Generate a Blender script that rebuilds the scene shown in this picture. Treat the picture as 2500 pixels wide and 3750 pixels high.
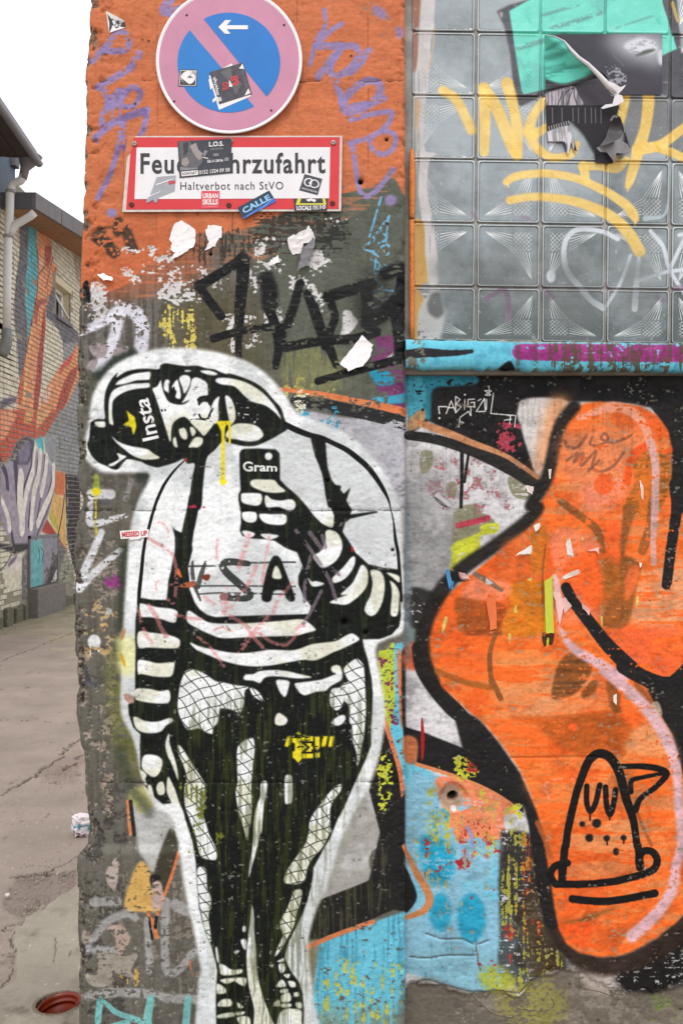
import bpy, bmesh, math, random
import numpy as np
from mathutils import Vector, noise as mnoise

for o in list(bpy.data.objects):
    bpy.data.objects.remove(o)
SC = bpy.context.scene
COL = SC.collection
random.seed(4)
RNG = np.random.default_rng(7)

# ------------------------------------------------------------------ camera
PX = 0.0008          # metres on the pillar face for one pixel of the 2500 x 3750 photograph
D = 2.6              # camera to pillar face
EYE = 1.6            # eye height
cam_d = bpy.data.cameras.new('camera')
cam = bpy.data.objects.new('camera', cam_d)
COL.objects.link(cam)
cam.location = (0, -D, EYE)
cam.rotation_euler = (math.radians(90), 0, 0)
cam_d.sensor_fit = 'VERTICAL'
cam_d.sensor_height = 36
cam_d.lens = 36 * D / 3.0
cam_d.clip_start = 0.05
cam_d.clip_end = 500
SC.camera = cam

# ------------------------------------------------------------------ world: bright overcast
world = bpy.data.worlds.new('World')
SC.world = world
world.use_nodes = True
wn, wl = world.node_tree.nodes, world.node_tree.links
wn.clear()
wo = wn.new('ShaderNodeOutputWorld')
bg = wn.new('ShaderNodeBackground')
sky = wn.new('ShaderNodeTexSky')
sky.sky_type = 'NISHITA'
sky.sun_disc = False
sky.sun_elevation = math.radians(58)
sky.sun_rotation = math.radians(200)
sky.air_density = 1.0
sky.dust_density = 4.0
mixc = wn.new('ShaderNodeMix')
mixc.data_type = 'RGBA'
mixc.inputs['Factor'].default_value = 0.86
mixc.inputs[7].default_value = (12.4, 12.6, 13.1, 1)     # cloud layer
wl.new(sky.outputs[0], mixc.inputs[6])
wl.new(mixc.outputs[2], bg.inputs[0])
bg.inputs[1].default_value = 0.115
wl.new(bg.outputs[0], wo.inputs[0])

sun_d = bpy.data.lights.new('sun', 'SUN')
sun_d.energy = 1.5
sun_d.angle = math.radians(14)
sun_d.color = (1, 0.97, 0.92)
sun = bpy.data.objects.new('sun', sun_d)
COL.objects.link(sun)
sun.rotation_euler = (math.radians(31), math.radians(-6), 0)   # high, from behind the camera
sun.location = (0, -4, 8)

SC.view_settings.view_transform = 'Standard'
SC.view_settings.look = 'None'
SC.view_settings.gamma = 1
SC.view_settings.exposure = 0.03
SC.view_settings.use_curve_mapping = False

# ------------------------------------------------------------------ small helpers
def lin(c):
    c = np.asarray(c, float) / 255.0
    return np.where(c <= 0.04045, c / 12.92, ((c + 0.055) / 1.055) ** 2.4)

def P(px, py, Y=0.0):
    """world point that lies at depth Y (0 = pillar face) on the line of sight of a photo pixel"""
    k = PX * (D + Y) / D
    return Vector(((px - 1250) * k, Y, EYE + (1875 - py) * k))

def tag(o, label=None, cat=None, group=None, kind=None):
    if label: o['label'] = label
    if cat: o['category'] = cat
    if group: o['group'] = group
    if kind: o['kind'] = kind
    return o

def empty(name, loc, label=None, cat=None, group=None, kind=None):
    o = bpy.data.objects.new(name, None)
    o.empty_display_size = 0.05
    COL.objects.link(o)
    o.location = loc
    return tag(o, label, cat, group, kind)

def link(name, me, mat=None, parent=None, smooth=False):
    o = bpy.data.objects.new(name, me)
    COL.objects.link(o)
    if mat is not None and len(me.materials) == 0:
        me.materials.append(mat)
    if parent is not None:
        o.parent = parent
        o.matrix_parent_inverse = parent_inv(parent)
    if smooth:
        me.polygons.foreach_set('use_smooth', [True] * len(me.polygons))
    return o

def parent_inv(p):
    from mathutils import Matrix
    m = Matrix.Translation(p.location) @ p.rotation_euler.to_matrix().to_4x4()
    if p.parent is not None:
        q = p.parent
        m = Matrix.Translation(q.location) @ q.rotation_euler.to_matrix().to_4x4() @ p.matrix_parent_inverse @ m
    return m.inverted()

def mesh(name, verts, faces):
    me = bpy.data.meshes.new(name)
    me.from_pydata([tuple(v) for v in verts], [], [tuple(f) for f in faces])
    me.update()
    return me

def np_mesh(name, co, quads):
    """fast mesh from numpy arrays"""
    me = bpy.data.meshes.new(name)
    nv, nf = len(co), len(quads)
    me.vertices.add(nv)
    me.vertices.foreach_set('co', np.ascontiguousarray(co, np.float32).ravel())
    me.loops.add(nf * 4)
    me.loops.foreach_set('vertex_index', np.ascontiguousarray(quads, np.int32).ravel())
    me.polygons.add(nf)
    me.polygons.foreach_set('loop_start', np.arange(0, nf * 4, 4, dtype=np.int32))
    me.polygons.foreach_set('use_smooth', np.ones(nf, bool))
    me.update(calc_edges=True)
    me.validate()
    return me

class MB:
    """collects shapes for one mesh object"""
    def __init__(s): s.bm = bmesh.new()
    def box(s, lo, hi, bev=0.0):
        r = bmesh.ops.create_cube(s.bm, size=1)
        vs = r['verts']
        for v in vs:
            v.co = Vector([lo[i] + (v.co[i] + 0.5) * (hi[i] - lo[i]) for i in range(3)])
        if bev:
            es = list({e for v in vs for e in v.link_edges})
            bmesh.ops.bevel(s.bm, geom=es, offset=bev, segments=1, affect='EDGES')
        return s
    def hexa(s, p8):
        vs = [s.bm.verts.new(p) for p in p8]
        for f in ((0,1,2,3),(7,6,5,4),(0,4,5,1),(1,5,6,2),(2,6,7,3),(3,7,4,0)):
            s.bm.faces.new([vs[i] for i in f])
        return s
    def tube(s, pts, r, n=12, cap=True):
        pts = [Vector(p) for p in pts]
        rs = r if isinstance(r, (list, tuple)) else [r] * len(pts)
        rings = []
        up = None
        for i, p in enumerate(pts):
            d = (pts[min(i + 1, len(pts) - 1)] - pts[max(i - 1, 0)]).normalized()
            if up is None:
                a = Vector((0, 0, 1)) if abs(d.z) < 0.9 else Vector((1, 0, 0))
                up = d.cross(a).normalized()
            up = (up - d * up.dot(d)).normalized()
            w = d.cross(up)
            rings.append([s.bm.verts.new(p + (up * math.cos(2*math.pi*k/n) + w * math.sin(2*math.pi*k/n)) * rs[i]) for k in range(n)])
        for a, b in zip(rings, rings[1:]):
            for k in range(n):
                f = s.bm.faces.new((a[k], a[(k+1) % n], b[(k+1) % n], b[k])); f.smooth = True
        if cap:
            s.bm.faces.new(rings[0][::-1]); s.bm.faces.new(rings[-1])
        return s
    def prism(s, poly, y0, y1):
        """polygon of world (x, z) points between depths y0 (front) and y1 (back)"""
        a = [s.bm.verts.new((x, y0, z)) for x, z in poly]
        b = [s.bm.verts.new((x, y1, z)) for x, z in poly]
        n = len(poly)
        s.bm.faces.new(a); s.bm.faces.new(b[::-1])
        for i in range(n):
            s.bm.faces.new((a[i], b[i], b[(i+1) % n], a[(i+1) % n]))
        return s
    def build(s, name, mat=None, parent=None):
        bmesh.ops.recalc_face_normals(s.bm, faces=s.bm.faces)
        me = bpy.data.meshes.new(name)
        s.bm.to_mesh(me); s.bm.free()
        return link(name, me, mat, parent)

# ------------------------------------------------------------------ materials
def new_mat(name):
    m = bpy.data.materials.new(name)
    m.use_nodes = True
    nt = m.node_tree
    return m, nt.nodes, nt.links, nt.nodes['Principled BSDF']

def nd(n, t, **kw):
    x = n.new(t)
    for k, v in kw.items():
        if k in x.inputs: x.inputs[k].default_value = v
        else: setattr(x, k, v)
    return x

_mats = {}
def mat(name, rgb, rough=0.6, var=0.12, scale=40, bump=0.0, metallic=0.0, spec=0.5, bscale=None):
    """painted / plain surface with a little procedural unevenness"""
    if name in _mats: return _mats[name]
    m, n, l, b = new_mat(name)
    geo = n.new('ShaderNodeNewGeometry')
    nz = nd(n, 'ShaderNodeTexNoise', Scale=scale, Detail=6.0, Roughness=0.6)
    l.new(geo.outputs['Position'], nz.inputs['Vector'])
    mp = nd(n, 'ShaderNodeMapRange')
    mp.inputs[1].default_value = 0.25; mp.inputs[2].default_value = 0.75
    mp.inputs[3].default_value = 1 - var; mp.inputs[4].default_value = 1 + var
    l.new(nz.outputs[0], mp.inputs[0])
    mx = n.new('ShaderNodeVectorMath'); mx.operation = 'MULTIPLY'
    c = lin(rgb)
    mx.inputs[0].default_value = c
    l.new(mp.outputs[0], mx.inputs[1])
    l.new(mx.outputs[0], b.inputs['Base Color'])
    b.inputs['Roughness'].default_value = rough
    b.inputs['Metallic'].default_value = metallic
    b.inputs['Specular IOR Level'].default_value = spec
    if bump:
        n2 = nd(n, 'ShaderNodeTexNoise', Scale=bscale or scale * 3, Detail=5.0)
        l.new(geo.outputs['Position'], n2.inputs['Vector'])
        bp = nd(n, 'ShaderNodeBump', Strength=1.0, Distance=bump)
        l.new(n2.outputs[0], bp.inputs['Height'])
        l.new(bp.outputs[0], b.inputs['Normal'])
    _mats[name] = m
    return m

# ------------------------------------------------------------------ paint canvas (drawn here with numpy)
K = 0.6                                   # canvas pixels per photo-scale pixel (1 px = 0.8 mm of wall)
OX, OY, CW, CH = 150, -350, 2750, 4300    # wall area covered, in 0.8 mm units
W_, H_ = int(CW * K), int(CH * K)

def vnoise(h, w, sy, sx, rng):
    gy, gx = max(2, int(h / sy) + 3), max(2, int(w / sx) + 3)
    g = rng.standard_normal((gy, gx)).astype(np.float32)
    yy = np.arange(h, dtype=np.float32) / sy; xx = np.arange(w, dtype=np.float32) / sx
    iy = np.minimum(yy.astype(int), gy - 2); ix = np.minimum(xx.astype(int), gx - 2)
    fy = yy - iy; fx = xx - ix
    fy = (fy * fy * (3 - 2 * fy))[:, None]; fx = (fx * fx * (3 - 2 * fx))[None, :]
    a = g[iy]; b = g[iy + 1]
    r = a * (1 - fy) + b * fy
    return r[:, ix] * (1 - fx) + r[:, ix + 1] * fx

def fbm(h, w, sy, sx, octs, rng, gain=0.6):
    r = np.zeros((h, w), np.float32); a = 1.0; t = 0
    for _ in range(octs):
        r += a * vnoise(h, w, max(sy, 1), max(sx, 1), rng); t += a * a
        a *= gain; sy /= 2; sx /= 2
        if sy < 1 and sx < 1: break
    r /= math.sqrt(t) * 0.75
    return 0.5 * (1 + np.tanh(0.8 * r))    # roughly uniform 0..1

def sstep(x): 
    x = np.clip(x, 0, 1); return x * x * (3 - 2 * x)

def smooth_closed(p, n=6):
    p = np.asarray(p, float); N = len(p)
    out = []
    t = np.linspace(0, 1, n, endpoint=False)[:, None]
    for i in range(N):
        p0, p1, p2, p3 = p[i-1], p[i], p[(i+1) % N], p[(i+2) % N]
        out.append(0.5 * (2*p1 + (p2-p0)*t + (2*p0-5*p1+4*p2-p3)*t**2 + (3*p1-p0-3*p2+p3)*t**3))
    return np.vstack(out)

def smooth_open(p, w, n=6):
    p = np.asarray(p, float); N = len(p)
    q = np.vstack([2*p[0]-p[1], p, 2*p[-1]-p[-2]])
    t = np.linspace(0, 1, n, endpoint=False)[:, None]
    out, ws = [], []
    for i in range(N - 1):
        p0, p1, p2, p3 = q[i:i+4]
        out.append(0.5 * (2*p1 + (p2-p0)*t + (2*p0-5*p1+4*p2-p3)*t**2 + (3*p1-p0-3*p2+p3)*t**3))
        ws.append(w[i] + (w[i+1]-w[i]) * t[:, 0])
    out.append(p[-1:]); ws.append(np.array([w[-1]]))
    return np.vstack(out), np.concatenate(ws)

def boxblur(m, r):
    if r < 1: return m
    for ax in (0, 1):
        for _ in range(2):
            pad = [(0, 0), (0, 0)]; pad[ax] = (r + 1, r)
            c = np.cumsum(np.pad(m, pad, mode='edge'), axis=ax, dtype=np.float64)
            if ax == 0: m = ((c[2*r+1:] - c[:-(2*r+1)]) / (2*r+1)).astype(np.float32)
            else: m = ((c[:, 2*r+1:] - c[:, :-(2*r+1)]) / (2*r+1)).astype(np.float32)
    return m

def pts(s):
    return np.array([[float(v) for v in q.split(',')] for q in s.split()])

def T(ox, oy, s):
    """a local drawing frame: strings of points -> wall units"""
    def f(txt):
        return pts(txt) / s + np.array([ox, oy])
    f.s = s
    return f

def J(*a): return np.vstack(a)

class Canvas:
    def __init__(s, ox, oy, w, h, k, base, seed):
        s.ox, s.oy, s.k = ox, oy, k
        s.w, s.h = int(w * k), int(h * k)
        s.rgb = np.empty((s.h, s.w, 3), np.float32); s.rgb[:] = np.array(base, np.float32) / 255
        s.a = np.zeros((s.h, s.w), np.float32)
        s.lab = np.zeros((s.h, s.w), np.int8)
        r = np.random.default_rng(seed)
        s.fine = fbm(s.h, s.w, 5, 7, 3, r)
        s.mid = fbm(s.h, s.w, 26, 30, 5, r)
        s.big = fbm(s.h, s.w, 150, 150, 5, r)
        s.hor = fbm(s.h, s.w, 5, 60, 3, r)
        s.horw = fbm(s.h, s.w, 16, 130, 5, r, .75)
        s.ver = fbm(s.h, s.w, 70, 6, 3, r)
        s.wearn = np.clip(0.5 + (0.55 * (s.fine - 0.5) + 0.5 * (s.mid - 0.5) + 0.35 * (s.hor - 0.5)) * 1.25, 0, 1)
    def tri(s, p):
        p = (np.asarray(p, float) - [s.ox, s.oy]) * s.k
        return p
    def mask(s, p, soft=0, pad=4):
        p = s.tri(p)
        m = pad + int(soft * s.k * 2)
        x0 = max(0, int(p[:, 0].min()) - m); x1 = min(s.w, int(p[:, 0].max()) + m + 1)
        y0 = max(0, int(p[:, 1].min()) - m); y1 = min(s.h, int(p[:, 1].max()) + m + 1)
        if x1 <= x0 or y1 <= y0: return None
        SS = 3
        buf = np.zeros((y1 - y0, x1 - x0), np.float32)
        a = p; b = np.roll(p, -1, 0)
        W = x1 - x0
        for r in range((y1 - y0) * SS):
            y = y0 + (r + 0.5) / SS
            c = (a[:, 1] <= y) != (b[:, 1] <= y)
            if not c.any(): continue
            xs = np.sort(a[c, 0] + (y - a[c, 1]) / (b[c, 1] - a[c, 1]) * (b[c, 0] - a[c, 0])) - x0
            row = buf[r // SS]
            for i in range(0, len(xs) - 1, 2):
                l, q = max(xs[i], 0.0), min(xs[i+1], float(W))
                if q <= l: continue
                il, iq = int(l), int(q)
                if il == iq: row[il] += q - l
                else:
                    row[il] += il + 1 - l
                    if iq > il + 1: row[il+1:iq] += 1
                    if iq < W: row[iq] += q - iq
        buf /= SS
        rr = int(round(soft * s.k / 2))
        if rr: buf = boxblur(buf, rr)
        return buf, (slice(y0, y1), slice(x0, x1))
    def smask(s, p, w, soft):
        q = s.tri(p); hw = np.asarray(w) * s.k / 2; sf = max(soft * s.k, 0.7)
        m = int(hw.max() + sf + 3)
        x0 = max(0, int(q[:, 0].min()) - m); x1 = min(s.w, int(q[:, 0].max()) + m + 1)
        y0 = max(0, int(q[:, 1].min()) - m); y1 = min(s.h, int(q[:, 1].max()) + m + 1)
        if x1 <= x0 or y1 <= y0: return None
        buf = np.zeros((y1 - y0, x1 - x0), np.float32)
        for i in range(len(q) - 1):
            a, b = q[i], q[i+1]
            ax0 = max(x0, int(min(a[0], b[0])) - m); ax1 = min(x1, int(max(a[0], b[0])) + m + 1)
            ay0 = max(y0, int(min(a[1], b[1])) - m); ay1 = min(y1, int(max(a[1], b[1])) + m + 1)
            if ax1 <= ax0 or ay1 <= ay0: continue
            X = np.arange(ax0, ax1) + 0.5 - a[0]; Y = (np.arange(ay0, ay1) + 0.5 - a[1])[:, None]
            d = b - a; L2 = d @ d + 1e-9
            t = np.clip((X * d[0] + Y * d[1]) / L2, 0, 1)
            dist = np.hypot(X - t * d[0], Y - t * d[1])
            h = hw[i] + (hw[i+1] - hw[i]) * t
            v = sstep((h - dist) / sf + 0.5)
            sub = buf[ay0-y0:ay1-y0, ax0-x0:ax1-x0]
            np.maximum(sub, v, out=sub)
        return buf, (slice(y0, y1), slice(x0, x1))
    def put(s, mk, color, alpha=1.0, wear=0.0, lab=None, tint=None, noise='wearn', edge=0.07):
        if mk is None: return
        m, sl = mk
        m = m * alpha
        if wear:
            nz = getattr(s, noise)[sl]
            m = m * sstep((nz - wear) / edge + 0.5)
        c = np.array(color, np.float32) / 255
        if tint is not None:
            c2, key, lo, hi = tint
            t = sstep((getattr(s, key)[sl] - lo) / (hi - lo))[..., None]
            c = c * (1 - t) + np.array(c2, np.float32) / 255 * t
        s.rgb[sl] += (c - s.rgb[sl]) * m[..., None]
        s.a[sl] = np.maximum(s.a[sl], m) if alpha >= 0.99 else s.a[sl] + m * (1 - s.a[sl])
        if lab is not None:
            s.lab[sl][m > 0.5 * alpha] = lab
    def poly(s, p, color, soft=2, alpha=1.0, wear=0.0, sm=True, lab=None, tint=None, noise='wearn', edge=0.07):
        if isinstance(p, str): p = pts(p)
        s.put(s.mask(smooth_closed(p) if sm else p, soft), color, alpha, wear, lab, tint, noise, edge)
    def line(s, p, w, color, soft=4, alpha=1.0, wear=0.0, sm=True, lab=None, tint=None, noise='wearn', edge=0.07):
        if isinstance(p, str): p = pts(p)
        p = np.asarray(p, float)
        w = np.array(w if hasattr(w, '__len__') else [w] * len(p), float)
        if sm and len(p) > 2: p, w = smooth_open(p, w)
        s.put(s.smask(p, w, soft), color, alpha, wear, lab, tint, noise, edge)
    def oval(s, x, y, rx, ry, color, rot=0, **kw):
        t = np.linspace(0, 2*math.pi, 20, endpoint=False)
        c, q = math.cos(rot), math.sin(rot)
        p = np.stack([x + rx*np.cos(t)*c - ry*np.sin(t)*q, y + rx*np.cos(t)*q + ry*np.sin(t)*c], 1)
        s.poly(p, color, **kw)
    def specks(s, x0, y0, x1, y1, color, density, key='mid', soft=60, alpha=1.0, kx=None):
        """torn flecks of another coat, thick in the middle of the region"""
        p = np.array([[x0, y0], [x1, y0], [x1, y1], [x0, y1]], float)
        mk = s.mask(p, soft)
        if mk is None: return
        m, sl = mk
        nz = 0.55 * getattr(s, key)[sl] + 0.45 * s.fine[sl]
        if kx: nz = 0.6 * nz + 0.4 * getattr(s, kx)[sl]
        k = sstep((nz * (0.35 + 0.65 * m) - (1 - density)) / 0.05 + 0.5) * sstep(m * 3)
        s.put((k, sl), color, alpha)
    def net(s, p, color, per, a1, a2, w, soft=1, bow=0.0):
        """dark fishnet lines inside a shape"""
        mk = s.mask(smooth_closed(p), soft)
        if mk is None: return
        m, sl = mk
        Y, X = np.mgrid[sl]
        X = X / s.k; Y = Y / s.k
        k = np.zeros_like(m)
        x0, y0 = sl[1].start / s.k, sl[0].start / s.k
        for a in (a1, a2):
            tq = -X * math.sin(a) + Y * math.cos(a)
            d = (X * math.cos(a) + Y * math.sin(a)) + per * .07 * np.sin(tq / per * 2.1 + a * 3) + per * .10 * np.sin(tq / 61. + a)
            f = np.abs((d / per) % 1 - 0.5) * per
            k = np.maximum(k, sstep((w / 2 - f) / 1.6 + 0.5))
        s.put((m * k, sl), color)
    def image(s, name, alpha=None, colorspace='sRGB'):
        im = bpy.data.images.new(name, s.w, s.h, alpha=True)
        im.colorspace_settings.name = colorspace
        out = np.ones((s.h, s.w, 4), np.float32)
        out[..., :3] = np.clip(s.rgb, 0, 1)
        if alpha is not None: out[..., 3] = np.clip(alpha, 0, 1)
        im.alpha_mode = 'CHANNEL_PACKED'
        im.pixels.foreach_set(out[::-1].ravel())
        im.update()
        return im
# ================================================================== what is painted on the pillar
CV = Canvas(OX, OY, CW, CH, K, (122, 117, 108), 3)
BLK = (22, 25, 23)
WHT = (236, 237, 235)
ORG = (200, 114, 74)

def paint_pillar(c):
    FULL = lambda t: pts(t) / 0.6272
    # --- coats of old paint, weathered
    c.poly(pts("150,-350 1500,-350 1500,3950 150,3950"), (104, 100, 90), sm=False, tint=((124, 118, 110), 'mid', .35, .7))
    c.poly(pts("150,-350 1500,-350 1500,3950 150,3950"), (78, 73, 64), sm=False, alpha=.6, wear=.55, noise='mid', edge=.35)
    c.poly(pts("150,-350 1500,-350 1500,3950 150,3950"), (84, 80, 70), sm=False, alpha=.45, wear=.62, noise='ver', edge=.4)
    c.specks(280, 1900, 460, 2980, (150, 138, 124), .42, soft=60, alpha=.85)
    c.specks(280, 2700, 480, 3750, (60, 58, 54), .44, soft=60, alpha=.7)
    c.specks(300, 3100, 820, 3700, (148, 138, 122), .36, soft=60, alpha=.7, kx='ver')
    c.poly(pts("880,640 1500,620 1500,1420 1000,1400 900,1000"), (92, 96, 84), soft=120, alpha=.85)
    c.poly(pts("150,1060 700,950 900,1000 880,1260 300,1420 150,1420"), (112, 107, 102), soft=90, alpha=.8, tint=((84, 80, 72), 'ver', .4, .7))
    c.poly(pts("620,1080 900,1060 960,1420 700,1420"), (88, 82, 60), soft=90, alpha=.8)
    c.poly(pts("150,-350 1500,-350 1500,640 1440,650 1400,665 1340,690 1250,710 1100,745 1000,800 930,830 800,855 720,860 620,930 590,950 520,985 470,1040 390,1070 330,1075 150,1075"),
           ORG, soft=4, tint=((194, 106, 66), 'hor', .5, .95))
    c.poly(pts("150,-350 1500,-350 1500,640 150,1075"), (216, 130, 88), alpha=.5, wear=.62, noise='hor', edge=.3)
    c.poly(pts("300,840 560,800 760,850 740,1000 560,1070 300,1090"), (188, 98, 60), soft=60, alpha=.55)
    # faint board marks of the shuttering
    for x in (573, 850, 1086, 1345):
        c.line(np.array([[x, -300], [x + 3, 500], [x - 2, 1400]]), 5, (90, 55, 40), soft=4, alpha=.35, wear=.5, noise='ver')
    # black smears under the sign
    B = T(280, 0, 2)
    for t, w in (("230,1770 140,1740 180,1700", 36), ("180,1760 280,1850", 44), ("310,1620 300,1700", 34), ("360,1680 420,1840", 40), ("160,1670 330,1660", 8)):
        c.line(B(t), w, (58, 50, 44), soft=14, alpha=.85, wear=.35)
    c.specks(930, 770, 1270, 930, (52, 50, 46), .55, 'hor', alpha=.85)
    c.specks(700, 840, 950, 960, (60, 52, 46), .5, 'ver', alpha=.8)
    c.oval(1225, 865, 46, 60, (48, 48, 46), soft=24, alpha=.85, wear=.3)
    # violet tags
    VIO = (148, 132, 180); VK = dict(soft=4, alpha=.9, wear=.06)
    Q = T(0, 0, 2.508)
    for t, w in (("1090,290 960,440 850,560", 32), ("1140,300 1190,370 1160,450 1060,470 950,460", 32), ("1280,490 1200,620 1060,710 900,800", 34),
                 ("930,800 990,900 1000,970", 32), ("1020,960 1110,860", 60), ("1110,930 1160,840 1230,800 1290,860 1240,960 1150,980 1080,950", 28),
                 ("1000,960 940,1080 960,1170 1040,1130", 30), ("880,1260 1040,1130 1200,1060 1350,1010", 36), ("1350,1020 1330,1150 1250,1330 1180,1380 1130,1300 1130,1130", 30),
                 ("1120,1150 1100,1300 1030,1550 900,1820", 28), ("890,1240 890,1310", 12), ("1040,980 1030,1080", 9), ("1090,980 1105,1070", 9)):
        c.line(Q(t), w * .78, VIO, lab=3, tint=((130, 110, 166), 'mid', .4, .75), **VK)
    c.oval(410, 780, 19, 17, VIO, alpha=.95, lab=3)
    c.line(B("1060,-30 760,70 680,90 640,70 700,-20"), 34, VIO, lab=3, **VK)
    R = T(900, 0, 2)
    for t, w in (("575,70 580,190 520,290 470,470", 22), ("700,175 600,240 520,330", 26), ("510,340 640,335 700,340 620,440 530,560", 34),
                 ("700,340 800,340 820,420 740,520 640,560 620,480 680,380", 32), ("900,370 830,470 760,530", 34), ("650,580 700,720 720,770", 32),
                 ("720,730 800,640 900,590 980,620 960,720 860,790 740,820 700,740", 36), ("1010,720 900,760 780,780", 32), ("770,880 900,840 1060,820 1050,890 1000,950", 26),
                 ("760,1050 900,1010 1000,960 1090,990 1080,1080 1010,1130 930,1100 910,1020", 26), ("780,1060 800,1200 830,1380 880,1440 960,1390 1080,1240", 25)):
        c.line(R(t), w * .8, VIO, lab=4, **VK)
    c.oval(1390, 45, 34, 18, VIO, rot=.7, alpha=.85, soft=10, lab=4)
    c.oval(1461, 118, 14, 24, VIO, rot=-.2, alpha=.85, soft=8, lab=4)
    c.oval(1430, 733, 22, 20, VIO, alpha=.85, soft=6, lab=4)
    c.oval(1230, -15, 22, 14, VIO, alpha=.85, soft=6)
    c.line(R("1190,290 1185,440"), 10, VIO, soft=8, alpha=.6)
    # --- torn white paper residue and flecks
    PAP = (214, 210, 208)
    for a in ((440, 900, 640, 1060, .43), (560, 960, 760, 1120, .41), (620, 1000, 720, 1130, .49), (300, 1030, 400, 1200, .5), (330, 1060, 460, 1180, .42), (1110, 920, 1210, 1010, .5), (930, 860, 1060, 1010, .4),
              (1050, 980, 1180, 1110, .44), (960, 1110, 1080, 1210, .52), (1180, 790, 1330, 820, .5), (800, 1130, 960, 1300, .34), (1340, 900, 1440, 950, .3), (1130, 1070, 1180, 1160, .5), (640, 960, 1000, 1100, .27), (870, 1210, 960, 1290, .5), (820, 1120, 880, 1220, .48)):
        c.specks(*a[:4], PAP, a[4], soft=36, kx='ver' if a[4] < .4 else None)
    M3 = T(700, 800, 1.96)
    for t in ("1090,670 1140,662 1165,700 1195,740 1150,810 1060,870 1085,780", "590,660 640,635 650,700 625,765 605,720", "835,480 880,470 900,520 870,590 840,540", "690,700 680,800 665,770",
              "390,940 430,850 500,800 450,900", "250,810 300,700 320,690 300,790", "1365,980 1440,940 1440,990 1390,1005"):
        c.poly(M3(t), PAP, wear=.25)
    # yellow splashes
    for a in ((600, 1110, 720, 1290, .46), (560, 1150, 640, 1200, .42), (1040, 1370, 1150, 1480, .5), (1190, 1420, 1250, 1450, .45)):
        c.specks(*a[:4], (214, 196, 96), a[4], soft=24, kx='ver')
    c.poly(M3("660,960 900,900 1090,1000 1080,1230 700,1240"), (136, 136, 86), soft=40, alpha=.7, wear=.25, noise='ver', edge=.4)
    # blue chalk scrawl
    for t in ("990,1445 905,1730", "1050,1580 910,1770 860,1810 930,1840 1030,1790 1050,1840 1000,1890 930,1850", "990,1690 1030,1740 1000,1770", "960,1700 930,1780 980,1780", "950,1900 945,2000 985,1940 950,2050 945,2150 1000,2100",
              "920,1900 1050,1960", "950,2120 1080,2130", "920,2200 1060,2190", "910,2240 1050,2250", "1045,1590 1025,1770"):
        c.line(R(t), 8, (110, 178, 214), soft=3, alpha=.95, wear=.42)
    # purple, cyan and rust coat by the window corner
    c.poly(M3("1320,850 1430,830 1460,930 1400,1000 1280,1030 1330,930"), (122, 62, 106), wear=.25)
    c.poly(M3("1350,1090 1480,1050 1560,1040 1560,1390 1440,1330 1400,1240 1340,1250"), (118, 58, 102), wear=.28)
    c.poly(M3("1280,1100 1400,1090 1470,1170 1400,1200 1330,1190"), (44, 146, 178), wear=.3)
    c.poly(M3("1300,1290 1450,1270 1560,1250 1560,1310 1400,1330"), (70, 165, 195), wear=.35)
    c.poly(M3("1540,1000 1562,1000 1562,1300 1548,1250"), (90, 180, 200), wear=.1)
    # rust stripe, black band and silver field that run off to the right
    c.poly(M3("780,1380 1100,1430 1560,1510 1560,2350 1300,2000 1100,1700 880,1480"), (186, 184, 188), soft=8, tint=((168, 166, 172), 'fine', .3, .8))
    c.line(M3("740,1310 900,1330 1100,1370 1300,1410 1590,1480"), [34, 46, 46, 48, 52], (44, 44, 44), soft=3, wear=.2)
    c.line(M3("640,1225 850,1250 1000,1275 1250,1325 1480,1375 1580,1405"), [14, 18, 22, 24, 30, 30], (220, 126, 78), soft=3, wear=.25)
    c.specks(1080, 1480, 1240, 1590, (56, 150, 184), .42, soft=40)
    c.specks(1060, 1420, 1220, 1520, (228, 226, 200), .33, soft=40)
    # --- black tag
    for t, w, s in (("215,700 130,590 60,490", 33, 8), ("55,485 200,400 370,290", [38, 36, 40], 9), ("370,290 370,420 350,640 342,850 340,1060", [50, 46, 42, 26, 20], 8),
                 ("160,862 350,810 560,780", 29, 4), ("540,440 560,520 565,620", 62, 30), ("555,640 600,760 630,900 605,1060", [36, 38, 36, 26], 8), ("780,470 740,620 690,760 640,900", 34, 14),
                 ("830,540 880,650 930,800 1000,950 1040,1055", [30, 40, 40, 34, 24], 10), ("680,925 950,875 1170,865 1330,815", 36, 8), ("990,570 1030,700 1000,800 960,920", 30, 12),
                 ("985,560 1120,520 1290,475", 44, 12), ("1250,490 1265,620 1260,760", 44, 14), ("1280,750 1420,650 1500,560 1520,400", [50, 60, 56, 40], 14), ("1390,400 1500,360 1530,420", 50, 26),
                 ("1470,600 1500,800 1500,1000", [60, 60, 40], 14), ("910,1168 1180,1092 1460,1020 1560,990", [28, 30, 34, 30], 5), ("575,770 640,780", 30, 6)):
        c.line(M3(t), w, (27, 27, 28), soft=s * .75, wear=.04, lab=2, tint=((44, 44, 43), 'hor', .55, 1.0))
    c.oval(1360, 1100, 70, 110, (42, 42, 41), soft=60, alpha=.8, wear=.2)
    # --- white sprayed arrow on the left
    H0 = T(270, 1000, 2.6133)
    for t, w in (("60,560 230,490 400,410", 34), ("390,400 500,350 610,400 660,520 650,700", 52), ("430,440 380,640 320,780 220,900", 42)):
        c.line(H0(t), w, (218, 216, 224), soft=16, alpha=.95, wear=.16)
    for t in ("150,690 320,680 300,800 200,800", "120,920 160,840 230,830 200,920", "400,720 520,700 500,780 390,800"):
        c.poly(H0(t), (160, 146, 146), soft=4, wear=.2)
    c.specks(300, 1080, 440, 1190, (200, 194, 194), .42, soft=40)
    c.poly(H0("90,100 140,80 160,270 120,270 90,200"), (30, 30, 30), wear=.1)
    # --- lettering down the left edge
    F = T(270, 1650, 2.94)
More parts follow.
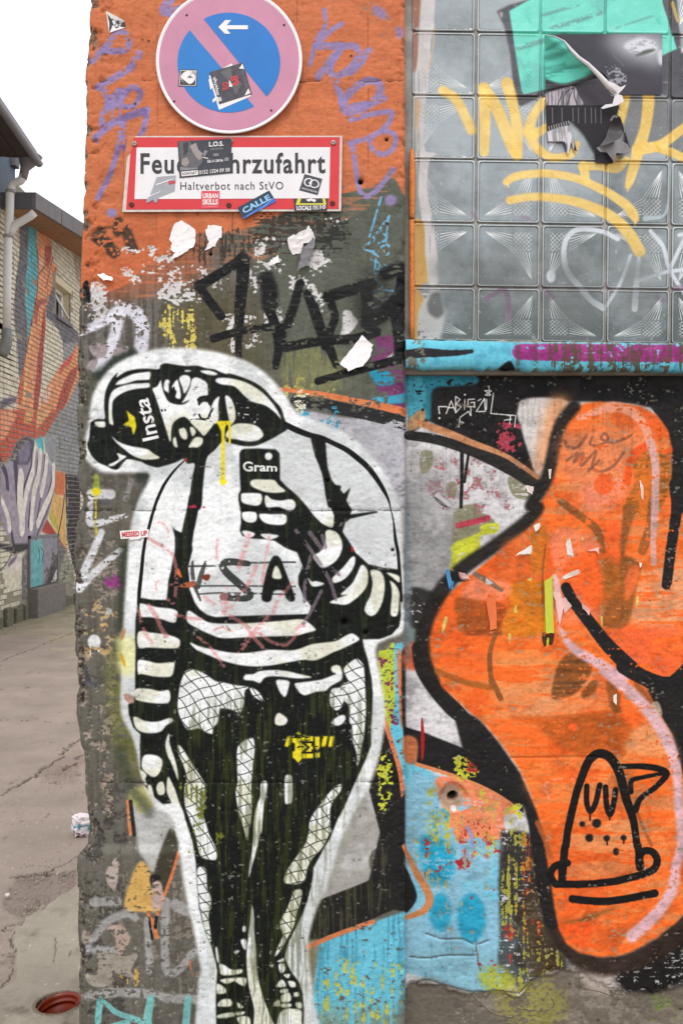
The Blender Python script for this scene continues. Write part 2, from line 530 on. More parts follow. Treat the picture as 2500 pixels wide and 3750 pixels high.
    c.line(J(H0("230,950 150,1050 120,1300")), 30, (70, 74, 60), soft=40, alpha=.6)
    GR = (218, 218, 220)
    for t, w, a in (("190,470 400,470", 36, .85), ("195,480 175,620 170,750 220,790 380,750 560,700", [22, 22, 26, 26, 24, 18], .9), ("300,880 210,1090 110,1310 60,1470", [26, 28, 30, 34], .92), ("510,1070 330,1220 200,1340 60,1480", [22, 26, 28, 36], .9), ("620,330 560,520", 20, .3)):
        c.line(F(t), w, GR, soft=10, alpha=a, wear=.12)
    c.poly(F("250,540 380,530 400,580 280,590"), (90, 88, 92), soft=6, alpha=.8)
    c.oval(346, 2350, 24, 26, (228, 228, 226), soft=2)
    c.line(F("180,2110 175,2200"), 6, (228, 228, 226)); c.line(F("275,2100 270,2160"), 8, (228, 228, 226))
    c.line(F("245,280 245,420 250,460"), [20, 26, 22], (150, 170, 50), soft=4, alpha=.7)
    c.oval(353, 1800, 17, 14, (226, 206, 40), soft=3)
    c.line(F("240,470 235,700 245,900"), [8, 6, 9], (214, 196, 60), soft=2, wear=.2)
    c.poly(F("200,940 240,900 330,890 320,960"), (170, 60, 60), alpha=0)
    c.specks(290, 2180, 480, 2420, (190, 160, 110), .34, soft=30); c.specks(370, 2100, 470, 2160, (150, 60, 130), .42, soft=24)
    c.specks(280, 2430, 420, 2700, (60, 62, 74), .45, soft=60, alpha=.8)
    c.specks(280, 2500, 430, 3000, (176, 158, 142), .42, soft=50, alpha=.8)
    c.poly(pts("385,2440 460,2400 500,2600 520,2800 470,2860 410,2700"), (120, 122, 58), soft=40, alpha=.6, wear=.2)
    c.poly(F("340,1760 380,1690 415,1720 375,1770"), (176, 190, 202), sm=False)
    c.poly(F("285,1870 360,1860 365,1920 330,1940 290,1925"), (206, 164, 110), wear=.15)
    # --- grey coats at the bottom left
    L = T(270, 2950, 2.6133)
    c.poly(L("560,-160 1000,-160 1060,300 1000,420 780,620 700,520 620,400 600,250 560,60"), (182, 181, 176), soft=10, tint=((190, 186, 120), 'big', .45, .65))
    c.poly(L("915,230 1000,330 1020,430 870,830 780,640"), (66, 62, 50), soft=6, wear=.05)
    c.line(L("1010,440 950,640 870,860 780,1100"), 12, (205, 118, 70), soft=2, wear=.08)
    c.poly(L("500,970 540,740 640,520 740,600 760,740 830,860 830,990 660,1000"), (206, 164, 92), soft=8, wear=.08, tint=((196, 180, 70), 'big', .4, .6))
    c.poly(L("740,660 820,650 840,700 760,780"), (40, 32, 34), wear=.1)
    c.poly(L("760,740 840,720 870,900 820,980 760,960"), (186, 160, 150), wear=.2)
    c.line(L("520,-40 545,270"), 14, (206, 130, 84), soft=3, wear=.15); c.line(L("545,-40 580,280"), 14, (44, 44, 42), soft=3, wear=.05)
    for t, w in (("200,1250 330,1100 520,1010 600,1050", 30), ("200,910 430,900", 34), ("150,1360 440,1365", 28), ("150,1290 110,1400", 30), ("890,900 880,1300 900,1560 1010,1560 1150,1400", 30), ("710,1080 735,1500 730,1560", 26), ("150,1800 400,1770 650,1775 900,1820 1230,1860", 34), ("980,930 1080,1000", 40)):
        c.line(L(t), w, (186, 184, 184), soft=12, alpha=.62, wear=.22)
    c.line(L("725,1010 765,1120 805,1240"), 16, (208, 122, 74), soft=2, wear=.05)
    c.line(L("730,1060 760,1260"), 9, (32, 32, 32), soft=2)
    c.line(L("800,1050 790,1150"), 12, (36, 36, 34), soft=2); c.line(L("1105,1480 1135,1620"), 6, (205, 110, 70), wear=.3)
    c.poly(L("250,1390 480,1420 630,1400 600,1470 560,1560 600,1630 450,1600 380,1560 390,1640 330,1710 180,1700 120,1600 240,1590"), (152, 143, 129), soft=1, wear=.04)
    c.poly(L("330,1150 480,1130 550,1260 500,1350 470,1420 420,1400 410,1250"), (172, 150, 136), soft=2, wear=.2)
    c.poly(L("100,1180 170,1200 160,1300 90,1280"), (160, 148, 132), soft=2, wear=.2)
    c.poly(L("320,620 420,480 440,640 400,790 330,720"), (176, 160, 150), soft=3, wear=.25)
    TQ = (122, 190, 186)
    for t, w in (("262,1830 250,1960 235,2200", 24), ("290,1850 420,1960 560,2010 720,2060", [16, 20, 22, 30], ), ("750,1830 720,1980 700,2200", 30), ("1095,1850 1085,1980 1070,2200", 26), ("330,2110 520,2060", 26)):
        c.line(L(t), w, TQ, soft=5, alpha=.9, wear=.12)
    c.specks(420, 3540, 560, 3620, (200, 160, 80), .34, soft=20, kx='ver')
    # --- shapes right of the astronaut
    X = T(900, 2350, 2.24); G = T(600, 3000, 2.0907)
    c.poly(X("1010,1150 1060,1568 1060,1700 600,1700 800,1300"), (184, 182, 178), soft=4)
    c.poly(J(X("960,1100 1010,1220 1110,1568"), G("1568,300 1568,470 1210,612 1140,650 1100,300 1250,0")), (184, 182, 178), soft=3, tint=((164, 160, 152), 'big', .4, .65))
    c.poly(X("1085,100 1150,60 1218,18 1228,300 1222,520 1200,650 1185,730 1135,600 1105,350"), (182, 196, 62), soft=2, wear=.05)
    c.poly(J(X("1215,20 1310,0"), pts("1490,3000 1480,3060"), X("1290,1290 1225,950 1180,720 1222,520")), (104, 190, 212), soft=2, sm=False, wear=.05)
    c.specks(1370, 2400, 1460, 2680, (120, 40, 80), .36, soft=14)
    c.poly(X("1240,110 1278,130 1285,690 1262,600"), (214, 120, 78), soft=2, wear=.1)
    c.poly(X("1278,120 1320,110 1320,680 1286,690"), (40, 38, 36), soft=2, wear=.05)
    c.poly(X("1125,640 1200,880 1250,1080 1300,1320 1320,1600 1110,1600 1010,1220 1080,1050 1115,850"), (34, 33, 32), soft=3, wear=.03, sm=False)
    c.line(X("1122,600 1200,850 1260,1050 1298,1330"), 17, (214, 122, 80), soft=2, wear=.06)
    c.specks(1375, 2700, 1440, 3000, (196, 200, 60), .40, soft=20)
    c.poly(J(G("1568,470 1210,612 1140,650 1080,800 1040,990 1200,920 1420,830 1568,775"), G("1880,640 1880,420"), pts("1490,3050 1400,3010")), (36, 35, 33), soft=2, sm=False, tint=((66, 64, 48), 'ver', .45, .8))
    c.poly(G("1040,1010 1210,940 1170,1250 1110,1568 1000,1568"), (142, 134, 112), soft=8)
    c.poly(G("1190,950 1568,800 1880,690 1880,1568 1120,1700 1150,1250"), (104, 186, 206), soft=6, sm=False, wear=.07, tint=((80, 160, 184), 'ver', .5, .85))
    c.line(G("1030,1015 1200,935 1400,855 1600,785"), 17, (212, 124, 80), soft=2, wear=.08)
    c.poly(pts("1400,2990 1490,2900 1490,3340 1440,3330"), (35, 34, 33), soft=3, sm=False)
    c.poly(G("1120,1500 1568,1440 1880,1500 1880,1900 1080,1900"), (130, 140, 116), soft=50, alpha=.7, wear=.25, noise='ver', edge=.4)
    c.specks(1150, 3500, 1490, 3760, (196, 190, 80), .33, soft=50, kx='ver')

def paint_astronaut(c):
    A = T(270, 1250, 2.6133); B = T(780, 1450, 2.0907); C = T(430, 1850, 2.6133); Dd = T(950, 1950, 2.6133)
    E = T(430, 2350, 2.24); F = T(270, 1650, 2.94); G = T(600, 3000, 2.0907); X = T(900, 2350, 2.24); M3 = T(700, 800, 1.96)
    halo = pts("198,1000 205,960 215,905 250,850 310,815 380,800 460,802 540,820 600,850 650,900 680,945 740,972 800,1000 850,1045 890,1100 915,1160 925,1250 930,1400 925,1450 885,1470 862,1490 874,1560 884,1650 868,1740 848,1800 805,1880 778,1940 768,1975 748,2040 722,2100 706,2170 710,2230 718,2290 718,2420 474,2420 456,2270 462,2230 447,2150 426,2050 412,1950 396,1880 356,1850 328,1790 308,1700 283,1650 278,1600 284,1450 290,1330 300,1220 318,1150 345,1090 300,1085 240,1085 205,1062 185,1030") / 0.6272
    # dark overspray left by the earlier coat, then the white
    for t, w in (("240,330 420,180 560,120", 34), ("640,1290 720,1300 700,1450 640,1568", 44)):
        c.line(A(t), w, (40, 48, 42), soft=30, alpha=.8)
    c.line(F("570,1050 540,1500 520,1900 480,2200"), 44, (48, 54, 42), soft=34, alpha=.75)
    c.line(E("30,900 90,1150 190,1300 260,1400"), 40, (60, 66, 52), soft=34, alpha=.6)
    c.line(G("280,600 320,1000 300,1300"), 30, (70, 70, 60), soft=30, alpha=.6)
    c.poly(halo, WHT, soft=11, lab=1, tint=((226, 225, 204), 'big', .42, .68))
    c.poly(halo, (200, 206, 220), soft=11, alpha=.55, wear=.5, noise='big', edge=.25)
    c.poly(F("470,2000 680,1990 670,2380 490,2380"), (226, 222, 150), soft=20, alpha=.75)
    c.poly(F("560,1900 680,1890 660,2000 520,2010"), (200, 205, 215), soft=14, alpha=.5)
    bk = lambda p, **k: c.poly(p, BLK, **{**dict(soft=3, tint=((40, 46, 28), 'ver', .6, 1.0)), **k})
    wh = lambda p, **k: c.poly(p, WHT, **{**dict(soft=3, tint=((226, 225, 206), 'big', .42, .7)), **k})
    # ---------------- head
    bk(J(A("425,298 408,345 500,292 600,268 700,262 815,265 832,228 880,210 960,222 1060,235 1180,233 1260,256 1350,270 1415,300 1480,316"),
         M3("260,1110 330,1128 440,1170 520,1222 590,1300 645,1362 670,1440 695,1480"), B("590,232 560,262 480,312 400,352 330,380 240,384 130,360 95,340"),
         A("1500,900 1420,960 1350,1040 1290,1090 1265,1150 1250,1250 1235,1400 1215,1600 1105,1600 1115,1450 1135,1300 1158,1172 1090,1170 1050,1125 970,1160 850,1196 790,1205 700,1180 640,1150 530,1128 490,1145 425,1222 370,1222 320,1195 240,1160 180,1100 140,1030 130,980 150,925 158,800 175,765 230,742 300,740 295,640 300,520 330,420 370,350")), lab=1)
    for t in ("400,412 440,370 560,315 660,298 735,296 730,350 715,368 600,375 500,405 420,416",
              "340,770 335,650 345,540 380,470 450,430 560,405 650,402 722,400 722,440 600,455 500,480 430,520 380,570 370,650 372,720 382,795 358,795",
              "200,772 240,765 300,770 300,820 240,820 206,800", "365,908 430,960 540,1000 700,1030 760,1070 825,1115 740,1132 650,1127 560,1090 480,1030 410,970",
              "415,1070 460,1085 505,1105 440,1150 390,1188 345,1195 335,1180 400,1150 435,1120",
              "755,455 800,430 835,372 850,450 880,530 915,580 990,605 1060,600 1110,560 1075,575 1035,590 1060,550 1085,500 1115,430 1130,370 1165,345 1220,360 1275,400 1285,480 1280,515 1230,525 1190,545 1195,605 1240,580 1290,590 1310,640 1300,690 1280,740 1320,720 1330,760 1340,790 1290,860 1245,905 1210,870 1130,790 1110,760 1060,725 1000,740 950,790 935,850 925,965 870,800 820,640 780,520",
              "862,450 870,390 890,365 920,380 910,420 912,490 885,480", "942,430 990,365 1010,420 1025,500 1020,550 975,535 985,480 952,450", "1010,355 1060,322 1115,345 1110,420 1060,500 1040,440",
              "1065,276 1120,278 1120,288 1070,291", "1210,283 1300,280 1378,310 1340,326 1270,315", "1395,528 1385,600 1385,760 1350,788 1320,760 1310,690 1320,620 1350,560",
              "1450,525 1490,530 1530,600 1550,700 1540,760 1500,798 1480,720 1460,620", "1010,840 1060,830 1090,890 1080,940 1040,930 1015,890", "1115,820 1150,830 1170,870 1140,910 1120,870",
              "950,940 975,915 990,980 995,1015 960,1000", "1100,1010 1150,930 1190,915 1235,930 1230,980 1190,1015 1140,1015"):
        wh(A(t))
    wh(M3("175,1168 200,1145 300,1150 400,1180 500,1240 570,1310 620,1380 645,1440 600,1392 540,1347 480,1327 430,1312 380,1272 310,1207 220,1192"))
    wh(B("95,300 140,232 200,210 290,215 350,240 385,290 370,322 320,346 240,346 180,332 130,326"))
    for t, w in (("1190,560 1240,530 1290,540", 9), ("1290,590 1330,640 1300,700 1280,745", 6), ("1200,700 1225,740 1290,745", 7), ("1120,750 1210,745 1320,770", 4), ("960,440 965,520", 6), ("845,655 848,668", 6), ("876,655 878,668", 6), ("1215,575 1200,610", 5), ("1000,800 1060,860", 4)):
        c.line(A(t), w, BLK, soft=2, wear=.2)
    c.specks(850, 1450, 960, 1600, (220, 220, 214), .05, 'fine', soft=20)
    # cap text and star
    YEL = (232, 214, 36)
    c.poly(A("508,660 540,690 585,722 598,790 602,820 572,902 552,822 470,800 530,757"), (222, 206, 40), sm=False, soft=2)
    # ---------------- arms, torso, trousers: black silhouette first
    bk(J(C("215,885 330,905 470,908 480,830 490,720 510,640 530,540 552,440 552,310 525,200 545,230 615,266 640,150 670,20 690,-100"), A("1130,1568 1225,1568"),
         C("780,20 755,150 730,260 715,370 720,430 690,540 675,600 690,700 690,800 740,930 790,1000 860,1050 940,1072 1100,1062 1300,1057 1500,1052"),
         Dd("300,786 480,780 490,700 420,610 372,500 372,420 412,320 380,240 360,190 280,160"),
         B("550,1160 470,1108 400,1097 300,1092 225,1072 205,1030 215,970 212,880 195,800 195,755 212,720 205,600 203,440 215,415 240,405 350,402 480,410 510,440 512,560 512,640 560,692 640,758 720,848 770,915 830,972 910,1005 925,920 905,860 880,850 860,760 850,680 835,600 810,530 780,460 765,400 748,322 860,330 865,420 875,540 905,640 935,680 980,688 975,720 1000,750 1052,700 1020,800 1040,840 1062,870 1050,908 1252,880 1260,892 1050,940 1010,970 990,1040 1050,1130 1090,1200 1190,1290 1300,1315 1430,1330"),
         Dd("1345,420 1345,600 1352,800 1335,900 1260,980 1150,1020 985,1022 1000,1100"),
         X("1000,150 1030,300 1040,420 1036,560 1026,700 1026,850 985,960 930,1080 870,1210 800,1370 740,1480"),
         G("1330,0 1270,150 1215,240 1190,290 1145,370 1140,440 1125,520 1100,620 1060,730 1010,830 960,930 935,1010 925,1060 950,1120 975,1170 1030,1240 1060,1330 1072,1450 1065,1700 405,1700 398,1400 405,1260 410,1160 390,1070 360,960 330,900 290,760 270,680 255,500 245,330 220,170 165,0"),
         E("545,1400 500,1300 470,1230 440,1325 370,1332 300,1272 210,1162 190,1050 185,850 190,760 130,700 95,600 90,520 145,440 150,50"), C("170,1300 175,1100 195,950")), sm=False, soft=3, lab=1)
    # left sleeve edge
    c.line(F("1190,110 1080,220 980,360 900,530 850,680 810,830 775,950 750,1100 730,1300 710,1500 700,1650"), [4, 8, 11, 11, 11, 11, 11, 12, 13, 14, 12], BLK, soft=3)
    # shoulder line
    c.line(B("560,222 640,262 740,300 830,322 920,362 1020,412 1100,472 1180,542 1250,632 1300,712 1340,792 1360,870 1380,960 1395,1100 1415,1200 1425,1330 1440,1568"),
           [20, 22, 20, 19, 17, 19, 20, 20, 18, 15, 8, 3, 5, 12, 11, 12, 12], BLK, soft=4)
    # ---------------- whites cut out of it
    for t in ("215,960 230,940 380,975 520,990 575,1020 570,1060 545,1126 400,1086 300,1072 230,1066 214,1010", "204,1212 330,1220 480,1240 580,1275 602,1312 580,1366 480,1371 300,1363 202,1360",
              "680,1008 800,1082 900,1126 1100,1134 1300,1126 1568,1106 1740,1090 1800,1105 1860,1150 1895,1196 1800,1225 1700,1250 1568,1254 1300,1262 1100,1272 1000,1272 900,1242 750,1172 668,1112"):
        wh(C(t))
    wh(J(E("595,5 680,40 800,65 930,88 1080,90 1250,66"), Dd("330,1125 500,1070 720,1040 800,1000 880,965 930,990 955,1025 900,1060 800,1110 700,1150 600,1200 520,1226 400,1222"), E("1250,196 1080,201 950,180 830,145 700,90 640,60")))
    for t in ("170,155 240,155 330,175 440,168 470,180 450,275 390,290 300,285 200,265 170,262", "150,390 250,385 350,405 425,400 428,490 350,508 200,490 145,465", "130,632 150,615 230,650 330,655 430,625 458,650 400,690 360,735 290,750 200,740 150,700",
              "395,830 425,750 428,830 450,900 480,990 495,1060 500,1142 475,1080 440,990 410,930", "205,960 240,925 330,935 370,980 355,1060 310,1110 260,1095 205,1040", "190,1050 240,1090 230,1130 245,1180 215,1160 195,1100",
              "250,1180 280,1185 302,1282 260,1232", "320,1200 340,1155 380,1155 388,1245 340,1257", "405,1230 415,1110 440,1140 480,1230 505,1340 450,1322"):
        wh(E(t))
    for t in ("285,662 310,640 400,640 470,645 500,680 550,720 545,735 480,742 400,735 330,710 295,690", "215,765 230,745 350,745 375,770 370,815 340,840 260,830 220,810", "395,780 410,760 450,790 520,800 600,790 632,825 620,865 580,880 500,850 420,855 400,830",
              "220,900 250,886 320,890 338,920 325,960 280,970 235,950", "355,905 450,905 555,910 550,980 450,985 380,960", "222,1042 250,1030 320,1052 300,1080 260,1086", "365,1056 500,1066 460,1096 410,1096",
              "765,1222 820,1190 860,1110 860,1040 900,1025 960,1060 990,1140 970,1220 920,1280 840,1316 790,1272", "780,902 850,880 910,885 925,950 910,1005 850,985 815,955"):
        wh(B(t))
    c.oval(780 + 425/2.0907, 1450 + 462/2.0907, 14, 14, WHT, soft=2)
    for t in ("880,235 915,240 905,320 850,410 790,460 740,480 705,480 695,440 740,390 810,320", "975,310 1020,340 1040,400 1030,500 980,580 900,650 830,690 740,685 670,670 720,640 800,610 845,595 775,595 830,540 890,480 930,400",
              "1060,370 1120,360 1170,390 1195,460 1195,560 1170,680 1120,770 1060,800 1005,750 1020,680 1060,600 1080,480", "1215,385 1280,395 1335,420 1335,480 1270,430", "1245,460 1300,500 1338,580 1335,680 1320,780 1295,805 1255,790 1255,700 1265,600 1260,520", "460,430 500,470 540,465 620,490 560,515 500,510"):
        wh(Dd(t))
    # belt hardware
    for t in ("-20,300 0,270 60,265 120,240 230,232 330,240 420,260 540,290 480,300 400,300 300,288 200,285 150,300 115,340 60,320 0,315", "250,318 300,313 355,325 350,380 325,450 290,430 260,370",
              "400,345 440,335 520,325 620,310 700,280 740,262 710,250 698,215 730,192 770,200 790,250 785,310 740,340 690,370 650,405 580,410 520,430 485,440 450,425 420,390",
              "270,583 330,620 342,650 320,680 270,688 240,670 240,620", "700,670 730,630 790,600 818,620 800,665 750,690", "320,1120 350,1092 380,1120 382,1300 350,1330 320,1310"):
        wh(X(t))
    wh(J(X("122,1170 150,1140 176,1162 170,1250 150,1340 130,1568"), G("740,100 715,220 680,340 650,450 660,330 682,180 690,0"), X("95,1330 118,1270")))
    wh(G("675,660 690,760 690,850 705,1000 710,1130 730,1250 760,1360 800,1470 860,1650 700,1650 690,1450 660,1330 640,1200 632,1050 645,900 660,780"))
    # fishnet
    nets = [(E("550,260 590,228 640,230 720,265 800,320 880,335 960,355 1050,365 1080,375 1045,405 1040,500 1015,575 985,580 940,560 880,548 840,560 825,660 790,700 780,755 720,740 670,712 600,725 560,705 515,620 495,540 500,450 515,350"), 40),
            (E("1085,385 1120,385 1165,420 1195,485 1120,450"), 34),
            (X("805,215 890,145 930,150 965,200 975,300 980,420 985,560 975,690 970,760 945,880 930,980 910,1022 910,930 890,860 870,790 870,690 850,660 848,560 840,520 805,490 780,540 740,565 700,530 685,470 705,390 770,375 800,345 840,325 820,280"), 40),
            (J(E("495,850 525,865 570,930 640,1040 700,1130 722,1200 715,1300 700,1400 735,1520"), G("345,110 385,190 405,250 405,300 380,315 290,290 265,230 245,130 215,50"), E("590,1450 555,1340 550,1200 568,1110 540,1010 505,930")), 40),
            (J(E("995,850 1060,800 1115,795 1125,880 1115,1000 1105,1100 1100,1200 1105,1300 1100,1430 1085,1520"), G("655,20 640,160 610,70 590,0"), E("1005,1450 985,1350 970,1230 985,1150 980,1000 980,910")), 40),
            (J(X("780,1165 780,1220 735,1280 700,1340 690,1420 695,1568"), G("1280,80 1215,215 1145,290 1100,370 1080,460 1030,495 960,495 920,480 930,420 970,350 1040,250 1090,170 1112,80"), X("518,1568 522,1480 560,1400 630,1310 700,1220")), 42),
            (G("1000,545 1055,545 1045,640 1020,710 1000,800 975,860 930,940 890,1010 850,1050 870,980 910,890 890,820 905,750 945,680 975,600"), 40),
            (G("260,375 300,365 325,400 330,480 335,540 360,600 362,660 345,720 345,780 355,850 362,930 345,935 320,860 295,760 275,660 262,560 255,450"), 36)]
    for p, per in nets:
        wh(p); c.net(p, (40, 44, 40), per * .95, -.66, 1.23, 3.0)
    # shoes
    for t in ("395,990 410,985 425,1100 405,1080", "425,1110 470,1120 520,1150 600,1150 590,1180 500,1195 440,1190 430,1160", "430,1230 510,1215 625,1215 620,1275 580,1265 540,1240 480,1260", "410,1260 470,1295 475,1330 410,1335",
              "415,1410 450,1380 510,1380 518,1430 420,1435", "560,1400 610,1440 570,1445", "415,1500 520,1480 538,1510 420,1525", "550,1480 620,1475 600,1500 550,1500", "560,1520 650,1515 660,1590 600,1590", "605,820 625,820 625,860 605,860",
              "590,925 630,925 625,1000 600,970", "540,1010 580,1005 550,1035", "735,1025 742,1050 730,1055", "805,1120 835,1110 835,1135", "865,1090 915,1062 915,1090", "880,1110 920,1105 930,1150 900,1180 882,1150", "915,1190 965,1185 950,1220",
              "860,1270 905,1225 935,1280 870,1285", "950,1240 1000,1245 1010,1280 970,1285", "895,1305 945,1300 945,1330 895,1330", "995,1330 1030,1325 1035,1355 1000,1360", "900,1350 960,1330 970,1390 905,1400", "840,1410 880,1380 890,1430 850,1430",
              "1010,1410 1050,1400 1055,1445 1020,1445", "900,1415 970,1410 970,1435 905,1440", "880,1500 930,1450 990,1450 1050,1465 1055,1530 1040,1600 880,1600"):
        wh(G(t))
    # USA across the belly
    for t, w in (("680,585 900,580 1000,572", 7), ("1250,552 1568,546 1700,546", 7), ("700,776 1000,772 1568,776 1700,776", 6), ("780,852 1000,840 1568,852 1700,852", 6), ("720,540 718,640 740,770 795,910", [8, 15, 15, 8]), ("845,545 810,640 780,740 770,780", [10, 18, 18, 20])):
        c.line(C(t), w, (58, 60, 56), soft=4, alpha=.85, wear=.08)
    c.line(C("1250,560 1130,545 1040,548 1010,590 1060,660 1160,750 1260,840 1230,885 1010,880"), [20, 26, 28, 26, 28, 28, 28, 28, 24], (50, 53, 49), soft=4, alpha=.92, wear=.07)
    bk(Dd("20,620 60,400 110,260 150,222 200,250 260,400 330,590 335,650 290,660 250,620 230,560 140,560 110,650 60,665")); wh(Dd("125,432 140,340 165,320 195,370 210,440"))
    # yellow tag
    for t in ("340,775 375,775 360,865 318,858", "380,780 405,765 430,733 456,765 552,775 552,955 460,958 430,995 400,960 383,950 383,900 402,895 402,830 380,828", "565,778 606,778 606,870 585,893 568,870", "570,905 588,915 606,902 606,950 570,950", "632,775 675,775 652,862 618,860", "687,777 728,775 712,862 675,862"):
        c.poly(X(t), (236, 216, 40), sm=False, soft=2, wear=.03)
    c.line(X("546,846 546,824 462,824 516,868 462,910 546,910 546,890"), 7, BLK, sm=False, soft=2)
    # yellow drip from the mouth
    c.poly(A("1375,768 1440,762 1505,765 1500,800 1462,802 1446,880 1446,1290 1466,1330 1450,1370 1410,1370 1393,1330 1410,1280 1412,900 1395,830"), YEL, soft=2)
    c.line(A("1490,790 1492,880 1493,970"), [10, 7, 8], YEL, soft=2)
    # pink chalk over it, grey-violet where it crosses black
    PK = (222, 132, 134)
    for t, w in (("300,320 420,390 520,460 560,600 560,780 540,930 480,900", 13), ("480,760 640,770", 10), ("340,180 420,165 480,230 490,300", 8), ("960,300 950,420 950,560", 11), ("1260,290 1215,430 1160,600", 18), ("1330,580 1240,770 1100,950 1010,1000", 16), ("1450,280 1420,520 1380,760", 13),
                 ("830,880 930,950 1040,1000 1040,800", 15), ("1000,860 1020,1030", 18), ("1080,1060 1220,1150 1300,1260 1390,1360", 14), ("1440,1080 1300,1230 1170,1390", 22), ("300,960 380,1080 420,1180 470,1250", 17), ("200,1000 260,1200 330,1320", 14), ("560,1050 680,1080 800,1090", 12), ("380,830 370,740 440,720", 7), ("770,1260 880,1350 1020,1540", 12), ("920,1200 1000,1170 1100,1210", 8)):
        c.line(C(t), w, PK, soft=6, alpha=.55, wear=.34)
    for t, w in (("310,490 180,640 130,780", 14), ("430,890 300,1040 230,1080 100,1040 0,960", 13), ("420,870 350,930", 13)):
        c.line(Dd(t), w, PK, soft=6, alpha=.5, wear=.3)
    GV = (126, 112, 122)
    for t, w in (("350,-20 470,140 600,330 680,480 730,640", 14), ("480,0 590,150", 16), ("430,660 440,450 490,230", 14), ("590,560 500,740 420,870", 13), ("650,320 760,400", 14), ("600,30 630,140", 14)):
        c.line(Dd(t), w, GV, soft=4, alpha=.75, wear=.25)
    c.line(F("1220,620 1300,600 1420,615"), [4, 12, 6], (176, 44, 66), soft=3, wear=.15)
    c.poly(B("1055,1160 1070,1155 1072,1190 1060,1195"), (190, 34, 34)); c.poly(A("1065,1118 1082,1118 1082,1155 1068,1150"), (196, 50, 44))
    c.poly(C("570,620 590,610 620,695 575,660"), (224, 112, 60)); c.poly(C("600,775 690,720 740,740 740,780 650,790"), (170, 90, 60), wear=.25); c.poly(C("815,670 885,665 870,720 820,710"), (120, 56, 36))
    # moss-like yellow green bloom and weathering on the black
    for a in ((640, 2850, 780, 3150, .30), (1030, 2640, 1110, 2720, .36), (760, 3030, 840, 3090, .40), (510, 2760, 540, 2860, .4)):
        c.specks(*a[:4], (128, 134, 48), a[4], soft=40, kx='ver')
    c.poly(pts("640,2600 1320,2560 1300,2900 1180,3200 1080,3740 820,3740 780,3200 700,2900"), (60, 66, 26), soft=60, alpha=.4, wear=.6, noise='ver', edge=.3)
    c.specks(460, 2300, 1440, 3750, (190, 186, 172), .030, 'fine', soft=10, alpha=.7)
    c.poly(F("500,2200 520,2190 560,2290 545,2330"), (206, 160, 40)); c.poly(F("510,2040 545,2000 560,1920 530,1930"), (190, 130, 90), wear=.1)
    c.poly(E("50,440 90,425 135,460 130,505 80,495"), (176, 140, 126), wear=.05)

def weather_pillar(c):
    sl = (slice(0, c.h), slice(0, int((1487 - OX) * K)))
    # chips and pores down to the concrete
    k = sstep((c.mid[sl] * .55 + c.fine[sl] * .45 - .9) / .05)
    c.rgb[sl] += (np.array([.52, .49, .45], np.float32) - c.rgb[sl]) * (k * .7)[..., None]
    k = sstep((c.fine[sl] - .975) / .03)
    c.rgb[sl] *= (1 - .35 * k)[..., None]
    g = .03 * sstep((c.ver[sl] - .6) / .4) + .04 * sstep((c.mid[sl] - .55) / .4) + .04 * sstep((.36 - c.fine[sl]) / .3) + .03 * sstep((c.big[sl] - .5) / .4)
    c.rgb[sl] *= (1 - g)[..., None] * np.array([.982, .99, 1.0], np.float32)
    c.rgb[sl] *= 1.02
    # broken arris on the left: bare dark concrete
    ys = np.arange(c.h) / K + OY
    xl = np.interp(ys, EDGE[:, 1], EDGE[:, 0])
    X = np.arange(sl[1].stop)[None, :] / K + OX
    dd = X - xl[:, None]
    wid = 7 + 30 * sstep((c.mid[sl] - .5) / .35)
    k = sstep((wid - dd) / 7)
    base = np.array([.40, .37, .33], np.float32) * (0.45 + .95 * c.fine[sl][..., None] * (0.5 + .7 * c.mid[sl][..., None]))
    up = sstep((900 - ys) / 100)[:, None, None]
    c.rgb[sl] += (base - c.rgb[sl]) * (k[..., None] * (.92 - .22 * up))
    # pour joints across the pillar
    for y in (293, 1866, 2862):
        jy = (y - OY) * K + (c.mid[:, :sl[1].stop][int((y - OY) * K)] - .5) * 6
        Y = np.arange(c.h)[:, None]
        k = np.exp(-((Y - jy[None, :]) / 1.1) ** 2) * sstep((c.mid[sl] - .3) / .3)
        c.rgb[sl] *= (1 - .6 * k)[..., None]
    for x, y, r in ((771, 930, 5), (1415, 510, 5), (1320, 664, 9), (1418, 820, 4), (1200, 1760, 4), (1437, 2014, 5), (1260, 2278, 9), (1337, 2316, 7), (545, 150, 4), (522, 145, 3), (472, 148, 3), (495, 380, 4), (1285, 205, 4)):
        c.oval(x, y, r, r, (18, 16, 15), soft=2)

EDGE = pts("325,-400 325,0 322,60 322,120 318,180 310,230 306,280 310,310 310,390 312,420 308,500 305,560 303,650 300,740 296,800 294,870 293,900 288,1000 286,1100 284,1180 280,1300 279,1400 278,1500 277,1600 284,1704 277,1745 284,1792 301,1820 296,1850 284,1891 269,1935 272,1960 265,2010 270,2112 268,2214 267,2300 272,2390 274,2500 282,2523 275,2557 275,2625 284,2673 292,2737 301,2751 308,2812 306,2880 311,2950 320,3001 319,3052 313,3100 298,3120 282,3140 283,3256 284,3392 289,3494 289,3630 289,3750 289,3960")
paint_pillar(CV)
paint_astronaut(CV)
